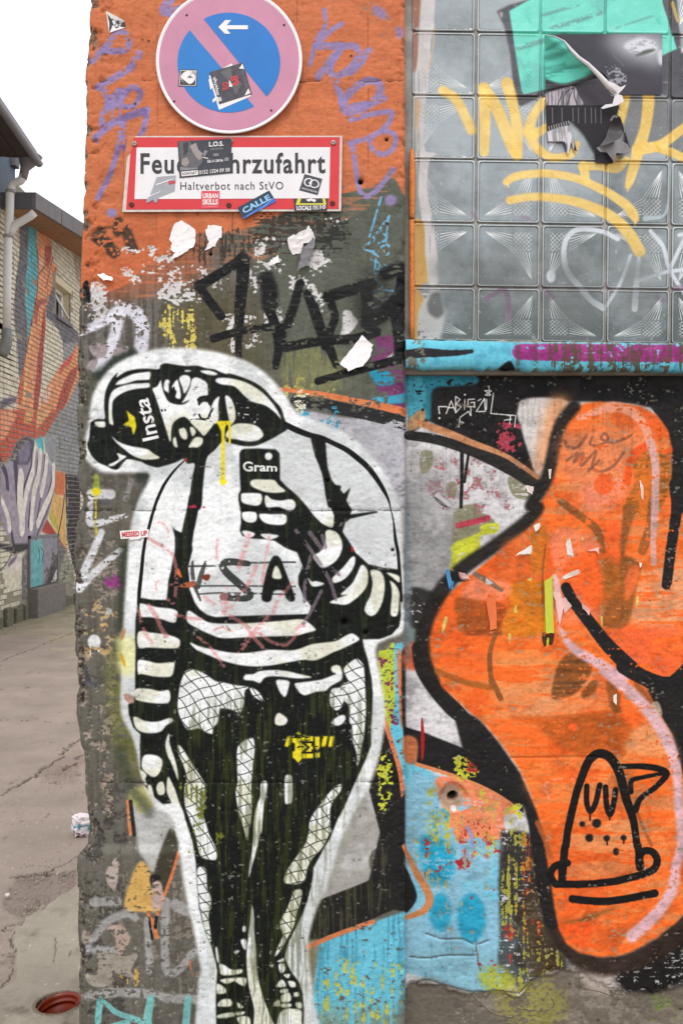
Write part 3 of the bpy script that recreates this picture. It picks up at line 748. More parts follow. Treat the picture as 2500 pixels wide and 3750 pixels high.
# ================================================================== lettering helper
def text_mesh(body, bold=0.0, space=1.0):
    cu = bpy.data.curves.new('lettering', 'FONT')
    cu.body = body; cu.resolution_u = 3; cu.offset = bold; cu.size = 1; cu.space_character = space
    ob = bpy.data.objects.new('lettering', cu); COL.objects.link(ob)
    dg = bpy.context.evaluated_depsgraph_get()
    me = bpy.data.meshes.new_from_object(ob.evaluated_get(dg))
    bpy.data.objects.remove(ob); bpy.data.curves.remove(cu)
    co = np.array([v.co[:2] for v in me.vertices]); fs = [tuple(p.vertices) for p in me.polygons]
    bpy.data.meshes.remove(me)
    lo, hi = co.min(0), co.max(0)
    return (co - lo) / (hi - lo), fs

def quad_map(q, uv):
    """q = TL, TR, BR, BL; uv with v up"""
    q = np.asarray(q, float); u = uv[:, :1]; v = uv[:, 1:]
    return q[3] * (1-u) * (1-v) + q[2] * u * (1-v) + q[1] * u * v + q[0] * (1-u) * v

def canvas_text(c, body, quad, color, bold=0.0, soft=0, alpha=1.0, wear=0.0, lab=None):
    uv, fs = text_mesh(body, bold)
    p = quad_map(quad, uv)
    full = np.zeros((c.h, c.w), np.float32)
    for f in fs:
        mk = c.mask(p[list(f)], 0)
        if mk: full[mk[1]] += mk[0]
    t = c.tri(p); x0, y0 = np.maximum(t.min(0).astype(int) - 4, 0); x1, y1 = t.max(0).astype(int) + 5
    sl = (slice(y0, y1), slice(x0, x1))
    m = np.clip(full[sl], 0, 1)
    c.put((m, sl), color, alpha, wear, lab)

_A = T(270, 1250, 2.6133)
canvas_text(CV, 'Insta', _A("570,545 718,540 818,925 664,962")[[0, 1, 2, 3]][[3, 0, 1, 2]], (238, 236, 234), bold=0.02)
canvas_text(CV, 'Gram', pts("889,1688 1015,1698 1015,1727 889,1727"), (230, 231, 226), bold=0.03)

# ================================================================== what is painted on the rendered wall and the ledge
CRACKS = [pts("1490,3613 1560,3590 1640,3612 1740,3635 1820,3630 1900,3640"), pts("1720,3640 1760,3680 1810,3720 1880,3735"), pts("1560,3420 1620,3440 1690,3440 1740,3460 1790,3445"), pts("1500,3505 1560,3510 1640,3500 1740,3500"),
          pts("1740,3445 1750,3520 1760,3560"), pts("1900,3640 1960,3580 2020,3545"), pts("2120,3560 2130,3620 2200,3640 2280,3670"), pts("1590,1820 1620,1850 1650,1855"), pts("1870,2776 2010,2774 2200,2772"), pts("2020,3660 2030,3690 1990,3710 1900,3700")]
def paint_wall(c):
    R1 = T(1470, 1200, 1.5223); R2 = T(1470, 1800, 1.5223); R3 = T(1470, 2400, 1.5223); R4 = T(1450, 3000, 1.4933)
    SIL = (208, 206, 207); OR = (238, 108, 42)
    c.poly(pts("1484,1200 2900,1200 2900,3950 1484,3950"), SIL, sm=False, tint=((188, 186, 188), 'mid', .35, .8))
    # silver drape, olive patches
    c.poly(R2("30,-200 310,-100 320,200 280,400 240,540 40,560"), (180, 178, 178), soft=20, tint=((150, 149, 150), 'big', .45, .7))
    c.poly(R1("40,850 200,820 250,1000 60,1040"), (150, 150, 152), soft=60, alpha=.6)
    for t in ("105,695 170,692 165,780 110,810", "250,880 290,855 310,900 290,950 255,930", "600,830 740,870 720,950 640,950 600,900", "300,1010 420,985 450,1060 520,1090 470,1120 330,1200 300,1240 290,1100"):
        c.poly(R1(t), (138, 136, 112), soft=2, wear=.06)
    c.poly(R2("290,180 350,100 470,130 520,180 440,240 290,290"), (138, 136, 112), soft=2, wear=.04)
    c.line(R2("315,190 400,170 480,148"), 22, (178, 66, 78), soft=3, wear=.08)
    c.poly(R2("290,290 430,230 440,190 535,178 525,230 440,250 430,330 340,420 265,460 280,370"), (194, 198, 58), soft=2, wear=.05)
    c.specks(1560, 1650, 1900, 1900, (178, 100, 106), .26, soft=60); c.specks(1500, 1720, 1680, 1830, (150, 120, 126), .36, soft=60)
    c.poly(R2("40,540 220,570 260,540 240,620 160,700 100,780 40,760"), (48, 46, 46), soft=10, wear=.05)
    c.poly(R2("20,770 80,770 80,860 20,850"), (110, 130, 120), soft=10); c.poly(R2("20,860 100,850 100,980 20,980"), (206, 92, 52), soft=14)
    c.poly(pts("1484,1900 1500,1900 1505,2350 1484,2400"), (120, 134, 142), soft=14, alpha=.7)
    # dark top under the ledge, teal corner
    c.poly(R1("30,200 1568,200 2100,200 2100,700 1500,740 1480,560 1400,450 1300,425 1100,415 900,410 665,408 640,480 690,650 750,830 560,740 400,640 250,570 150,520 40,600"), (36, 34, 34), soft=5, sm=False, tint=((28, 27, 28), 'mid', .4, .7))
    c.poly(R1("30,240 200,230 400,260 420,310 300,325 180,340 165,420 160,510 120,500 40,480"), (48, 132, 152), soft=8, wear=.04)
    c.poly(R1("40,260 110,280 140,380 110,470 40,500"), (72, 160, 180), soft=4, wear=.08)
    c.poly(R1("40,510 120,450 130,510 90,560 40,570"), (178, 142, 104), soft=3, wear=.04)
    c.line(R1("40,600 200,625 400,690 600,785 760,880"), [34, 36, 40, 44, 50], (42, 41, 40), soft=5, sm=True)
    c.line(R1("90,530 240,580 400,645 580,715 760,835"), [26, 28, 24, 18, 16], (192, 134, 94), soft=5)
    c.line(R1("335,690 335,850 330,1000"), [14, 13, 12], (34, 33, 33), soft=3); c.line(R1("372,700 350,860"), 10, (34, 33, 33), soft=3)
    c.specks(1440 + 380, 1530, 1910, 1660, (178, 64, 82), .5, soft=30)
    # white wedge that warms to orange beside the outline
    c.poly(R1("665,405 910,405 860,520 810,640 790,760 750,810 710,690 680,560"), (210, 204, 200), soft=6)
    c.poly(R1("830,400 930,400 870,640 790,800 740,820 760,640"), (226, 150, 96), soft=40, alpha=.8)
    # --- bottom left: cyan field
    c.poly(pts("1484,2770 1600,2840 1720,2940 1826,3060 1836,3560 1800,3640 1700,3640 1600,3590 1484,3560"), (112, 190, 212), soft=4, sm=False, tint=((134, 184, 206), 'big', .4, .6))
    c.poly(pts("1500,3480 1780,3480 1820,3640 1560,3600"), (128, 176, 190), soft=40, alpha=.7)
    c.oval(1611, 3341, 40, 70, (44, 154, 188), soft=12); c.oval(1725, 3362, 52, 92, (44, 154, 188), soft=14)
    c.poly(R4("130,100 300,140 300,330 170,330"), (40, 156, 190), soft=18, wear=.15)
    c.poly(R3("190,690 300,680 430,715 560,800 640,870 570,900 575,1000 500,1035 400,1010 330,1050 250,920 220,830"), (228, 134, 96), soft=3, wear=.04)
    for a in ((1560, 2960, 1700, 3120, .46), (1500, 2880, 1640, 3020, .3), (1700, 3000, 1860, 3160, .38)):
        c.specks(*a[:4], (194, 188, 60), a[4], soft=50, kx='ver')
    for a in ((1680, 3000, 1800, 3110, .5), (1590, 3140, 1720, 3200, .5), (1545, 3060, 1580, 3220, .4), (1690, 3240, 1830, 3300, .4), (1560, 3380, 1600, 3440, .3), (1735, 3460, 1830, 3560, .36), (1790, 3100, 1840, 3160, .42)):
        c.specks(*a[:4], (176, 40, 44), a[4], soft=24)
    c.line(R3("365,960 385,1000 400,1070"), 12, (140, 150, 200), soft=6)
    # dark torn column
    c.poly(R4("570,90 600,60 760,100 800,300 850,500 900,720 960,860 900,960 820,1000 720,930 660,915 560,830 565,600 560,380"), (54, 52, 50), soft=10, wear=.03, tint=((74, 82, 84), 'big', .45, .6))
    c.poly(R4("690,380 760,400 850,650 900,820 760,900 690,620"), (72, 54, 36), soft=40, alpha=.8)
    for a in ((1830, 2990, 1960, 3160, .5), (1830, 3150, 1940, 3420, .48), (1870, 3330, 1990, 3640, .4), (1820, 3540, 2000, 3640, .44), (1940, 3460, 2080, 3720, .40)):
        c.specks(*a[:4], (184, 180, 72), a[4] - .03, soft=50, kx='ver', alpha=.85)
    for a in ((1900, 3040, 1960, 3300, .44), (1840, 3380, 1900, 3460, .44), (1840, 3480, 1900, 3560, .42), (1900, 3300, 1990, 3440, .4)):
        c.specks(*a[:4], (186, 56, 44), a[4], soft=24, kx='ver')
    # dense layered spatter over cyan, salmon and dark column
    for a in ((1500, 2840, 1900, 3120, .30, (190, 186, 66)), (1490, 2900, 1720, 3300, .26, (186, 170, 78)), (1520, 2900, 1860, 3260, .22, (86, 176, 196)), (1640, 2900, 1840, 3200, .24, (216, 120, 120)), (1490, 3000, 1860, 3540, .17, (176, 52, 56)), (1480, 3100, 1840, 3620, .20, (150, 170, 150)), (1840, 2980, 2010, 3600, .30, (150, 150, 64)), (1840, 3000, 2010, 3500, .22, (206, 128, 44)), (1480, 3300, 1840, 3640, .2, (90, 160, 184))):
        c.specks(*a[:4], a[5], a[4] + .04, soft=70, kx='ver')
    c.poly(R3("240,735 300,730 345,790 340,850 290,870 230,840 215,780"), (172, 142, 118), soft=3, wear=.06); c.poly(R3("275,848 300,845 305,870 285,872"), (226, 206, 200), soft=1)
    c.oval(1470 + 284/1.5223, 2400 + 790/1.5223, 17, 14, (20, 16, 15), soft=5)
    # bare render along the bottom
    c.poly(pts("1484,3620 1540,3590 1640,3615 1740,3640 1830,3625 1900,3650 2000,3560 2110,3540 2170,3580 2300,3640 2420,3620 2900,3540 2900,3960 1484,3960"), (110, 102, 90), soft=4, sm=False, tint=((140, 131, 119), 'mid', .5, .85))
    c.poly(pts("1484,3620 1640,3615 1760,3700 1860,3760 1484,3960"), (104, 98, 88), soft=40, alpha=.8)
    c.poly(pts("1830,3625 2000,3580 2080,3700 1980,3800 1840,3720"), (150, 146, 66), soft=40, alpha=.7, wear=.38)
    c.poly(pts("1750,3560 1840,3540 1880,3600 1800,3640"), (166, 174, 64), soft=16, wear=.16, alpha=.9)
    c.specks(2340, 3620, 2500, 3760, (104, 120, 60), .36, soft=60)
    c.poly(pts("2100,3520 2280,3560 2330,3640 2180,3640"), (180, 168, 158), soft=20, wear=.25)
    c.line(pts("1478,3100 1520,3190 1570,3280 1555,3330 1490,3360"), [14, 24, 30, 26, 18], (196, 130, 84), soft=5)
    c.poly(pts("1478,3180 1505,3220 1525,3290 1478,3340"), (36, 34, 34), soft=4)
    for p in CRACKS:
        c.line(p + [0, -3], 3, (206, 196, 176), soft=2, alpha=.45, wear=.35); c.line(p, 3.4, (70, 62, 54), soft=2, alpha=.75, wear=.2)
    # black diagonal band and the salmon corner
    c.poly(R3("10,395 130,432 250,480 350,520 420,560 560,600 660,660 680,880 600,820 480,742 280,662 80,600 80,480 10,455"), (34, 33, 33), soft=4, sm=False)
    c.poly(R3("10,455 85,470 80,590 20,590"), (190, 112, 72), soft=8); c.line(R3("80,605 280,668 480,750 640,850"), 14, (214, 132, 88), soft=4)
    for a in ((1660, 2770, 1760, 2860, .5), (1580, 2800, 1640, 2830, .46), (1870, 2940, 1920, 3000, .5), (1800, 2880, 1840, 2900, .5)):
        c.specks(*a[:4], (196, 196, 60), a[4], soft=24)
    c.specks(1700, 2740, 1770, 2830, (180, 40, 44), .46, soft=20)
    c.poly(R3("108,370 118,360 128,480 118,580 108,570"), (160, 34, 36), soft=1); c.specks(1580, 2660, 1640, 2680, (160, 60, 60), .4, soft=10)
    # --- the big orange form
    shape = J(R1("1100,412 1200,420 1330,440 1420,490 1480,570 1505,680 1500,760 1492,900 1530,1062 1568,1030 2100,1000"), R3("2100,60 1568,60 1530,100 1470,132 1400,120 1310,62"), R3("1400,260 1500,440 1560,640 1620,900 1640,1066"), R4("1600,300 1568,520 1520,572 1420,650 1300,716 1200,750 1100,752 1000,730 930,680 890,600 860,450 830,250 800,60"),
              R3("800,1040 760,900 720,780 660,640 560,500 470,390 340,280 240,190 160,90"), R2("140,900 140,800 170,690 240,590 330,510 440,420 560,320 660,230 740,130"), R1("770,980 820,880 850,740 870,600 900,510 960,450 1020,420"))
    # black surround on the right
    c.poly(J(R1("1380,430 1560,420 2100,400 2100,1100 1480,1050 1500,760 1490,600")), (36, 34, 34), soft=8, sm=False)
    c.poly(R3("1160,-30 1240,-20 1320,60 1400,118 1470,130 1530,100 1568,55 2100,-300 2100,1200 1640,1100 1560,700 1500,440 1400,270 1300,150"), (36, 34, 34), soft=8, sm=False)
    c.poly(R4("1190,830 1300,770 1568,590 2100,300 2100,800 1568,900 1400,962 1260,952 1200,892"), (30, 28, 28), soft=16, sm=False, wear=.015)
    c.line(R4("780,80 800,260 830,430 865,580 930,700 1020,770 1150,800 1300,770 1450,690 1600,570 1800,420"), [56, 58, 60, 62, 70, 76, 76, 76, 80, 90, 90], (48, 36, 30), soft=36, alpha=.95)
    c.line(R4("760,-20 785,200 815,400 850,560"), 54, (36, 34, 34), soft=10)
    c.poly(R3("300,350 330,320 420,350 520,460 600,570 660,660 720,790 780,920 810,1066 740,1066 700,920 650,800 480,680 360,560 320,450"), (34, 33, 33), soft=5)
    c.line(R3("95,-40 115,70 190,190 290,300 400,400"), [50, 54, 56, 60, 40], (36, 34, 34), soft=8)
    c.poly(shape, OR, soft=7, sm=False, lab=5, tint=((228, 126, 64), 'horw', .4, .9))
    c.poly(shape, (230, 152, 104), soft=7, sm=False, alpha=.3, wear=.7, noise='horw', edge=.5)
    c.poly(shape, (222, 92, 36), soft=7, sm=False, alpha=.75, wear=.62, noise='big', edge=.12)
    c.line(J(R1("960,440 890,530 855,640 830,760 790,880 720,990"), R2("760,90 700,160 600,240 480,330 350,420 240,530 170,640 130,740 115,850 130,960 170,1060")), [46, 46, 46, 46, 46, 44, 44, 46, 48, 50, 54, 58, 58, 56, 54, 54, 54], (36, 33, 31), soft=20, alpha=.97)
    BR = (136, 84, 44)
    def sh(p, col, **k): c.poly(p, col, **{**dict(soft=6, alpha=.85, wear=.06), **k})
    # orange form: paler fields, brown shapes, wear
    sh(R1("1060,560 1300,560 1400,640 1290,760 1200,920 960,900 880,760 900,600"), (232, 146, 100), soft=50, alpha=.75)
    sh(R1("1000,900 1200,830 1280,900 1100,1030 1020,1000"), (236, 140, 116), soft=40, alpha=.7)
    c.oval(1470 + 1125/1.5223, 1200 + 875/1.5223, 36, 36, (236, 100, 48), soft=3, wear=.04)
    sh(R1("1280,740 1400,680 1500,760 1480,930 1440,1000 1400,1040 1250,1066 1240,980 1300,860"), (132, 88, 30), alpha=.8, soft=8, wear=.12, tint=((206, 110, 40), 'hor', .4, .7))
    sh(R1("1330,780 1380,760 1400,1000 1330,1060"), (214, 112, 40), soft=6)
    c.line(R1("1255,860 1270,760 1310,690 1350,665"), 30, (240, 96, 40), soft=6)
    # broad brushed fields of paler, redder and browner coats
    for t, col, al in (("1330,440 1600,420 1700,760 1330,760 1270,640", (228, 160, 116), .8), ("1130,770 1600,760 1560,960 1450,1040 1330,980 1180,860", (240, 96, 52), .75), ("520,880 880,880 840,1066 520,1060", (236, 136, 68), .7), ("560,300 760,250 780,480 600,520", (226, 110, 52), .6), ("180,800 480,800 470,1000 220,960", (232, 92, 34), .6), ("1100,200 1230,180 1220,420 1120,380", (238, 92, 38), .8)):
        c.poly(R2(t), col, soft=22, alpha=al, wear=.3, noise='horw', edge=.35)
    for t, col, al in (("520,60 880,60 830,330 560,330", (230, 156, 104), .65), ("900,150 1160,120 1180,320 700,330", (232, 160, 112), .5), ("1060,560 1240,560 1300,1060 960,1060", (232, 150, 92), .55), ("700,570 1000,560 940,900 720,800", (236, 124, 58), .6), ("1330,880 1530,760 1560,1066 1350,1066", (228, 140, 84), .6)):
        c.poly(R3(t), col, soft=34, alpha=al * .8, wear=.32, noise='horw', edge=.4)
    c.poly(R4("950,20 1300,20 1310,260 930,330"), (226, 150, 96), soft=20, alpha=.6, wear=.34, noise='horw', edge=.4); c.poly(R4("900,560 1050,540 1060,700 960,690"), (232, 80, 30), soft=16, alpha=.6)
    TG = (112, 74, 60)
    for t, w in (("910,630 920,660 980,665 1030,600", 12), ("1060,610 1050,650 1100,655 1150,620 1130,590 1110,620 1180,640 1270,605", 10), ("920,740 980,700 960,750 1010,700 1000,770 1080,690 1060,780 1110,800 1180,770 1240,690", 11), ("1040,800 1100,740", 9)):
        c.line(R1(t), w, TG, soft=4, alpha=.62, wear=.1)
    c.line(R2("890,60 1000,140 1090,220 1120,330"), [26, 28, 30, 22], BR, soft=4, alpha=.85, wear=.06)
    sh(R2("1240,90 1300,90 1260,250 1235,360 1215,330 1225,200"), BR); c.line(R2("1400,60 1380,200 1340,330"), 34, BR, soft=6, alpha=.8, wear=.1)
    sh(R2("1220,360 1330,410 1310,520 1250,750 1110,740 1160,600 1215,520"), (142, 86, 40), wear=.04)
    sh(R2("1100,380 1220,420 1225,540 1150,620 1110,680"), (150, 90, 34), soft=40)
    sh(R2("1260,440 1330,420 1290,560 1240,600"), (236, 110, 54))
    sh(R2("300,590 480,620 500,760 340,790"), (156, 80, 34), wear=.08); sh(R2("470,620 580,640 560,740 550,800 380,800 360,770 480,750"), (150, 72, 32), wear=.06)
    sh(R2("600,520 790,500 800,640 790,790 560,790 600,640"), (214, 126, 30), wear=.05, soft=10)
    sh(R2("330,580 420,480 600,510 590,590 480,610"), (232, 136, 100), soft=10, alpha=.8)
    sh(R2("720,250 800,190 810,300 790,460 720,440"), (206, 118, 34), alpha=.8)
    sh(R2("830,250 930,200 1100,290 1090,330 940,400 880,500 850,430"), (240, 132, 92), wear=.1)
    sh(R2("840,500 960,480 1050,600 1100,700 960,740 860,720"), (238, 128, 92), soft=14, alpha=.7)
    sh(R2("930,380 1090,330 1110,640 1000,600 900,480"), (240, 98, 40), soft=10)
    c.line(R2("800,300 785,450 785,640"), 8, (150, 80, 40), alpha=.8)
    sh(R2("800,520 840,460 848,780 792,788"), (188, 192, 50), soft=1, sm=False); sh(R2("785,790 845,785 840,850 815,855 790,860"), (46, 40, 30), soft=1); c.line(R2("815,820 812,855"), 8, (206, 200, 60), soft=1)
    sh(R2("630,360 700,310 725,300 720,350 650,352"), (226, 206, 186), soft=1, alpha=1); sh(R2("735,190 770,175 770,200 745,225"), (230, 210, 190), soft=1, alpha=1)
    c.line(R2("410,460 480,500 555,550"), [20, 20, 14], (132, 104, 84), soft=2, sm=False); sh(R2("470,480 510,510 490,520 468,515"), (196, 200, 202), soft=1, sm=False)
    sh(R2("900,470 980,435 990,455 905,490"), (222, 208, 206), soft=1, alpha=1, wear=.2)
    for t in ("240,700 255,710 235,780 222,770", "630,640 640,635 640,675 626,672", "595,795 610,800 600,845", "1108,700 1120,700 1115,755", "1305,590 1320,590 1310,650", "1000,258 1012,255 1008,275", "700,490 722,478 720,500"):
        sh(R2(t), (212, 196, 104), soft=1, alpha=1)
    sh(R2("915,290 935,260 955,360 925,355"), (228, 206, 202), soft=1, alpha=1); sh(R2("840,470 870,480 885,560 910,640 885,680 870,750 855,620"), (228, 182, 176), soft=2, alpha=1, wear=.08)
    sh(R2("245,450 262,440 275,500 290,490 280,550"), (60, 140, 196), soft=1, alpha=1); sh(R2("255,465 310,455 380,480 350,500 290,500"), (30, 28, 30), soft=2, alpha=1); sh(R2("320,450 360,465 380,490 330,490"), (206, 160, 150), soft=1)
    c.line(R2("525,790 495,880 490,960 500,1070"), [16, 18, 18, 16], BR, soft=3, alpha=.85); c.line(R3("490,0 495,150"), 16, BR, soft=3, alpha=.85); c.line(R3("500,130 550,240"), 20, BR, soft=3, alpha=.9)
    c.line(R3("200,90 340,145 500,180"), 22, (156, 92, 40), soft=8, alpha=.8)
    sh(R3("890,20 1000,-20 1060,70 1010,170 960,215 880,242 835,235 845,140"), (128, 76, 34), tint=((98, 62, 32), 'hor', .45, .7)); sh(R3("1010,190 1060,140 1092,150 1080,200 1030,235 1000,230"), (122, 72, 34))
    sh(R3("590,340 860,335 1080,310 1200,330 1300,440 1240,560 1200,540 1130,530 1000,560 880,470 720,390"), (206, 92, 30), alpha=.7); sh(R3("760,400 1000,330 1180,330 1290,430 1240,550 1000,560"), (160, 86, 36), soft=10, alpha=.5, wear=.2)
    c.oval(1470 + 955/1.5223, 2400 + 400/1.5223, 18, 14, (240, 96, 40), soft=3)
    sh(R3("1140,150 1190,160 1240,300 1170,310"), (132, 76, 36)); sh(R3("1300,140 1400,260 1380,320 1310,230"), (140, 80, 40)); sh(R3("1230,230 1310,300 1300,400 1220,300"), (246, 106, 40))
    sh(R3("1280,420 1400,380 1500,440 1540,600 1420,560 1250,540"), (226, 160, 110), soft=20, alpha=.75)
    sh(R3("1390,270 1430,260 1450,330 1410,340"), (186, 166, 146), soft=4)
    c.line(R3("960,690 870,690 800,720 820,800"), 8, (226, 150, 126), alpha=.7, wear=.1)
    sh(R3("1180,660 1290,680 1310,900 1210,800"), (160, 96, 44), soft=30, alpha=.65); c.line(R3("1310,880 1390,1060"), 12, (140, 80, 44), soft=6, alpha=.7)
    sh(R4("900,560 1000,540 1190,480 1180,500 1030,560 910,570"), (134, 86, 40), soft=10); sh(R4("1080,640 1180,620 1320,540 1500,480 1420,560 1250,640 1180,720"), (206, 92, 40), soft=16)
    c.line(R4("770,20 810,110 850,220"), 18, (180, 96, 50), soft=10, alpha=.8)
    # pink highlight
    PKH = (216, 182, 196)
    c.line(R1("990,505 1080,470 1180,440 1280,470 1350,550 1400,680 1415,800 1410,1066"), [20, 28, 38, 34, 32, 30, 28, 26], (230, 160, 134), soft=12, alpha=.9, wear=.08)
    c.line(J(R1("1380,640 1410,760 1410,1000"), R2("1410,60 1400,280 1405,400")), [26, 26, 26, 26, 22, 20], (212, 170, 172), soft=8, alpha=.8, wear=.1)
    c.line(J(R2("880,760 950,870 1100,960 1230,1050"), R3("1130,80 1290,220 1410,360 1490,500 1530,650 1545,850 1560,1040"), R4("1530,250 1500,400 1400,540 1290,640")), [14, 30, 40, 42, 42, 42, 44, 42, 36, 34, 34, 36, 40, 44, 46], PKH, soft=16, alpha=.88, wear=.05)
    # black strokes on top
    c.line(J(R2("915,535 960,620 1040,720 1150,860 1280,990"), R3("1240,60 1340,120 1470,165 1560,120 1700,-40")), [38, 40, 44, 50, 58, 60, 56, 60, 60, 60], (34, 32, 33), soft=6, wear=.03, sm=True)
    c.line(R2("1520,-40 1530,100 1500,320 1475,520"), [40, 40, 38, 36], (36, 34, 35), soft=6, wear=.05)
    FK = dict(color=(26, 24, 24), soft=4, lab=6)
    c.line(J(R3("915,1040 930,950 975,760 1030,610 1070,560 1110,548 1160,570 1210,650 1250,800 1290,920 1310,1060"), R4("1320,150 1335,260")), [26, 28, 28, 30, 32, 34, 34, 34, 32, 28, 26, 28, 28], **FK)
    c.line(J(R3("920,1020 915,1060"), R4("920,160 905,340")), [26, 26, 28, 30], **FK)
    for t, w in (("1230,620 1330,618 1420,630 1475,660 1420,730 1330,800 1300,860", [20, 22, 24, 24, 20, 20, 26]), ("1275,760 1280,700 1340,680 1450,660", [20, 18, 16, 14]), ("1030,728 1030,820 1050,868 1080,820 1103,722", 20), ("1135,735 1140,830 1160,888 1180,830 1192,750", 21), ("1048,870 1048,918", 6), ("1158,890 1158,915", 6), ("1142,1030 1145,1055", 6), ("1236,1025 1236,1048", 6)):
        c.line(R3(t), w, **FK)
    for x, y, r in ((1005, 940, 11), (1085, 936, 17), (1045, 1018, 15), (1142, 1020, 12), (1235, 1017, 11)):
        c.oval(1470 + x/1.5223, 2400 + y/1.5223, r, r, (33, 31, 31), soft=2, lab=6)
    c.oval(1450 + 1200/1.4933, 3000 + 177/1.4933, 11, 14, (33, 31, 31), soft=2, lab=6)
    for t, w in (("935,240 870,255 842,300 865,350 900,355 1000,356 1130,348 1260,325 1390,285 1425,230 1400,180 1350,175 1325,215 1330,265", 27), ("900,250 905,330", 24), ("962,436 1060,446 1160,448 1290,428 1412,405", 28)):
        c.line(R4(t), w, **FK)
    # thin white name tag
    for t in ("210,480 205,440 250,440", "248,478 275,408 297,462", "255,446 290,446", "300,385 300,475 332,440 302,425 326,400 300,383", "352,400 350,456", "405,398 370,400 368,440 405,440 405,415 385,418", "405,415 407,445", "385,440 385,490 372,466 325,500 318,555",
              "320,520 346,530", "415,468 460,395 466,466 425,468", "425,408 440,398", "472,400 471,456", "511,365 496,478 635,490 628,553", "486,325 489,378 465,375 500,352 462,350 496,374", "588,488 606,490 600,535", "572,516 612,510"):
        c.line(R1(t), 4.2, (222, 222, 220), soft=1.5, sm=False, lab=7)
    for x, y in ((352, 374), (210, 504)): c.oval(1470 + x/1.5223, 1200 + y/1.5223, 4, 4, (226, 226, 224), soft=1)
    c.specks(1600, 1900, 2500, 3560, (210, 204, 190), .008, 'fine', soft=10, alpha=.8)

def paint_ledge(c):
    R1 = T(1470, 1200, 1.5223)
    c.poly(pts("1484,1200 2900,1200 2900,1385 1484,1360"), (104, 192, 214), sm=False, tint=((88, 172, 198), 'mid', .4, .8))
    c.line(R1("20,150 120,140 230,142 320,140 390,132"), [34, 36, 26, 20, 14], (42, 42, 46), soft=5)
    c.line(R1("660,135 900,138 1300,142 2100,150"), [58, 64, 64, 64], (158, 62, 132), soft=6, wear=.02, tint=((140, 50, 116), 'mid', .4, .7))
    c.specks(2010, 1240, 2900, 1390, (88, 74, 58), .5, 'ver', soft=30, alpha=.85)
    for x in (1895, 1960, 2106, 2230, 2300): c.line(np.array([[1470 + (x-1470), 1250], [x + 2, 1385]]), 16, (86, 74, 60), soft=14, alpha=.6, wear=.35, noise='fine')
    c.poly(R1("540,245 600,185 640,235 700,250"), (26, 26, 28), soft=4)
    c.specks(1490, 1240, 1560, 1360, (120, 116, 104), .5, soft=16)
    c.poly(pts("1484,1180 2900,1180 2900,1262 1900,1254 1484,1243"), (150, 148, 138), sm=False, soft=3, wear=.2)

def weather_wall(c):
    sl = (slice(0, c.h), slice(int((1484 - c.ox) * c.k), c.w))
    g = .03 * sstep((c.ver[sl] - .6) / .4) + .09 * sstep((c.mid[sl] - .55) / .4) + .06 * sstep((.36 - c.fine[sl]) / .3) + .05 * sstep((c.horw[sl] - .45) / .5)
    c.rgb[sl] *= (1.03 * (1 - g))[..., None]
    k = sstep((c.fine[sl] - .97) / .03); c.rgb[sl] *= (1 - .4 * k)[..., None]
    k = sstep((c.mid[sl] * .5 + c.fine[sl] * .5 - .865) / .05)
    c.rgb[sl] += (np.array([.60, .56, .50], np.float32) - c.rgb[sl]) * (k * .65)[..., None]
    # run-off grime under the ledge
    ys = (np.arange(c.h) / c.k + c.oy)[:, None]
    k = sstep((2100 - ys) / 700) * sstep((ys - 1340) / 20) * sstep((c.ver[sl] - .62) / .25)
    c.rgb[sl] *= (1 - .07 * k)[..., None]
weather_pillar(CV)
CVL = Canvas(1450, 1150, 1500, 270, K, (120, 120, 116), 11)
paint_ledge(CVL)
paint_wall(CV)
weather_wall(CV)

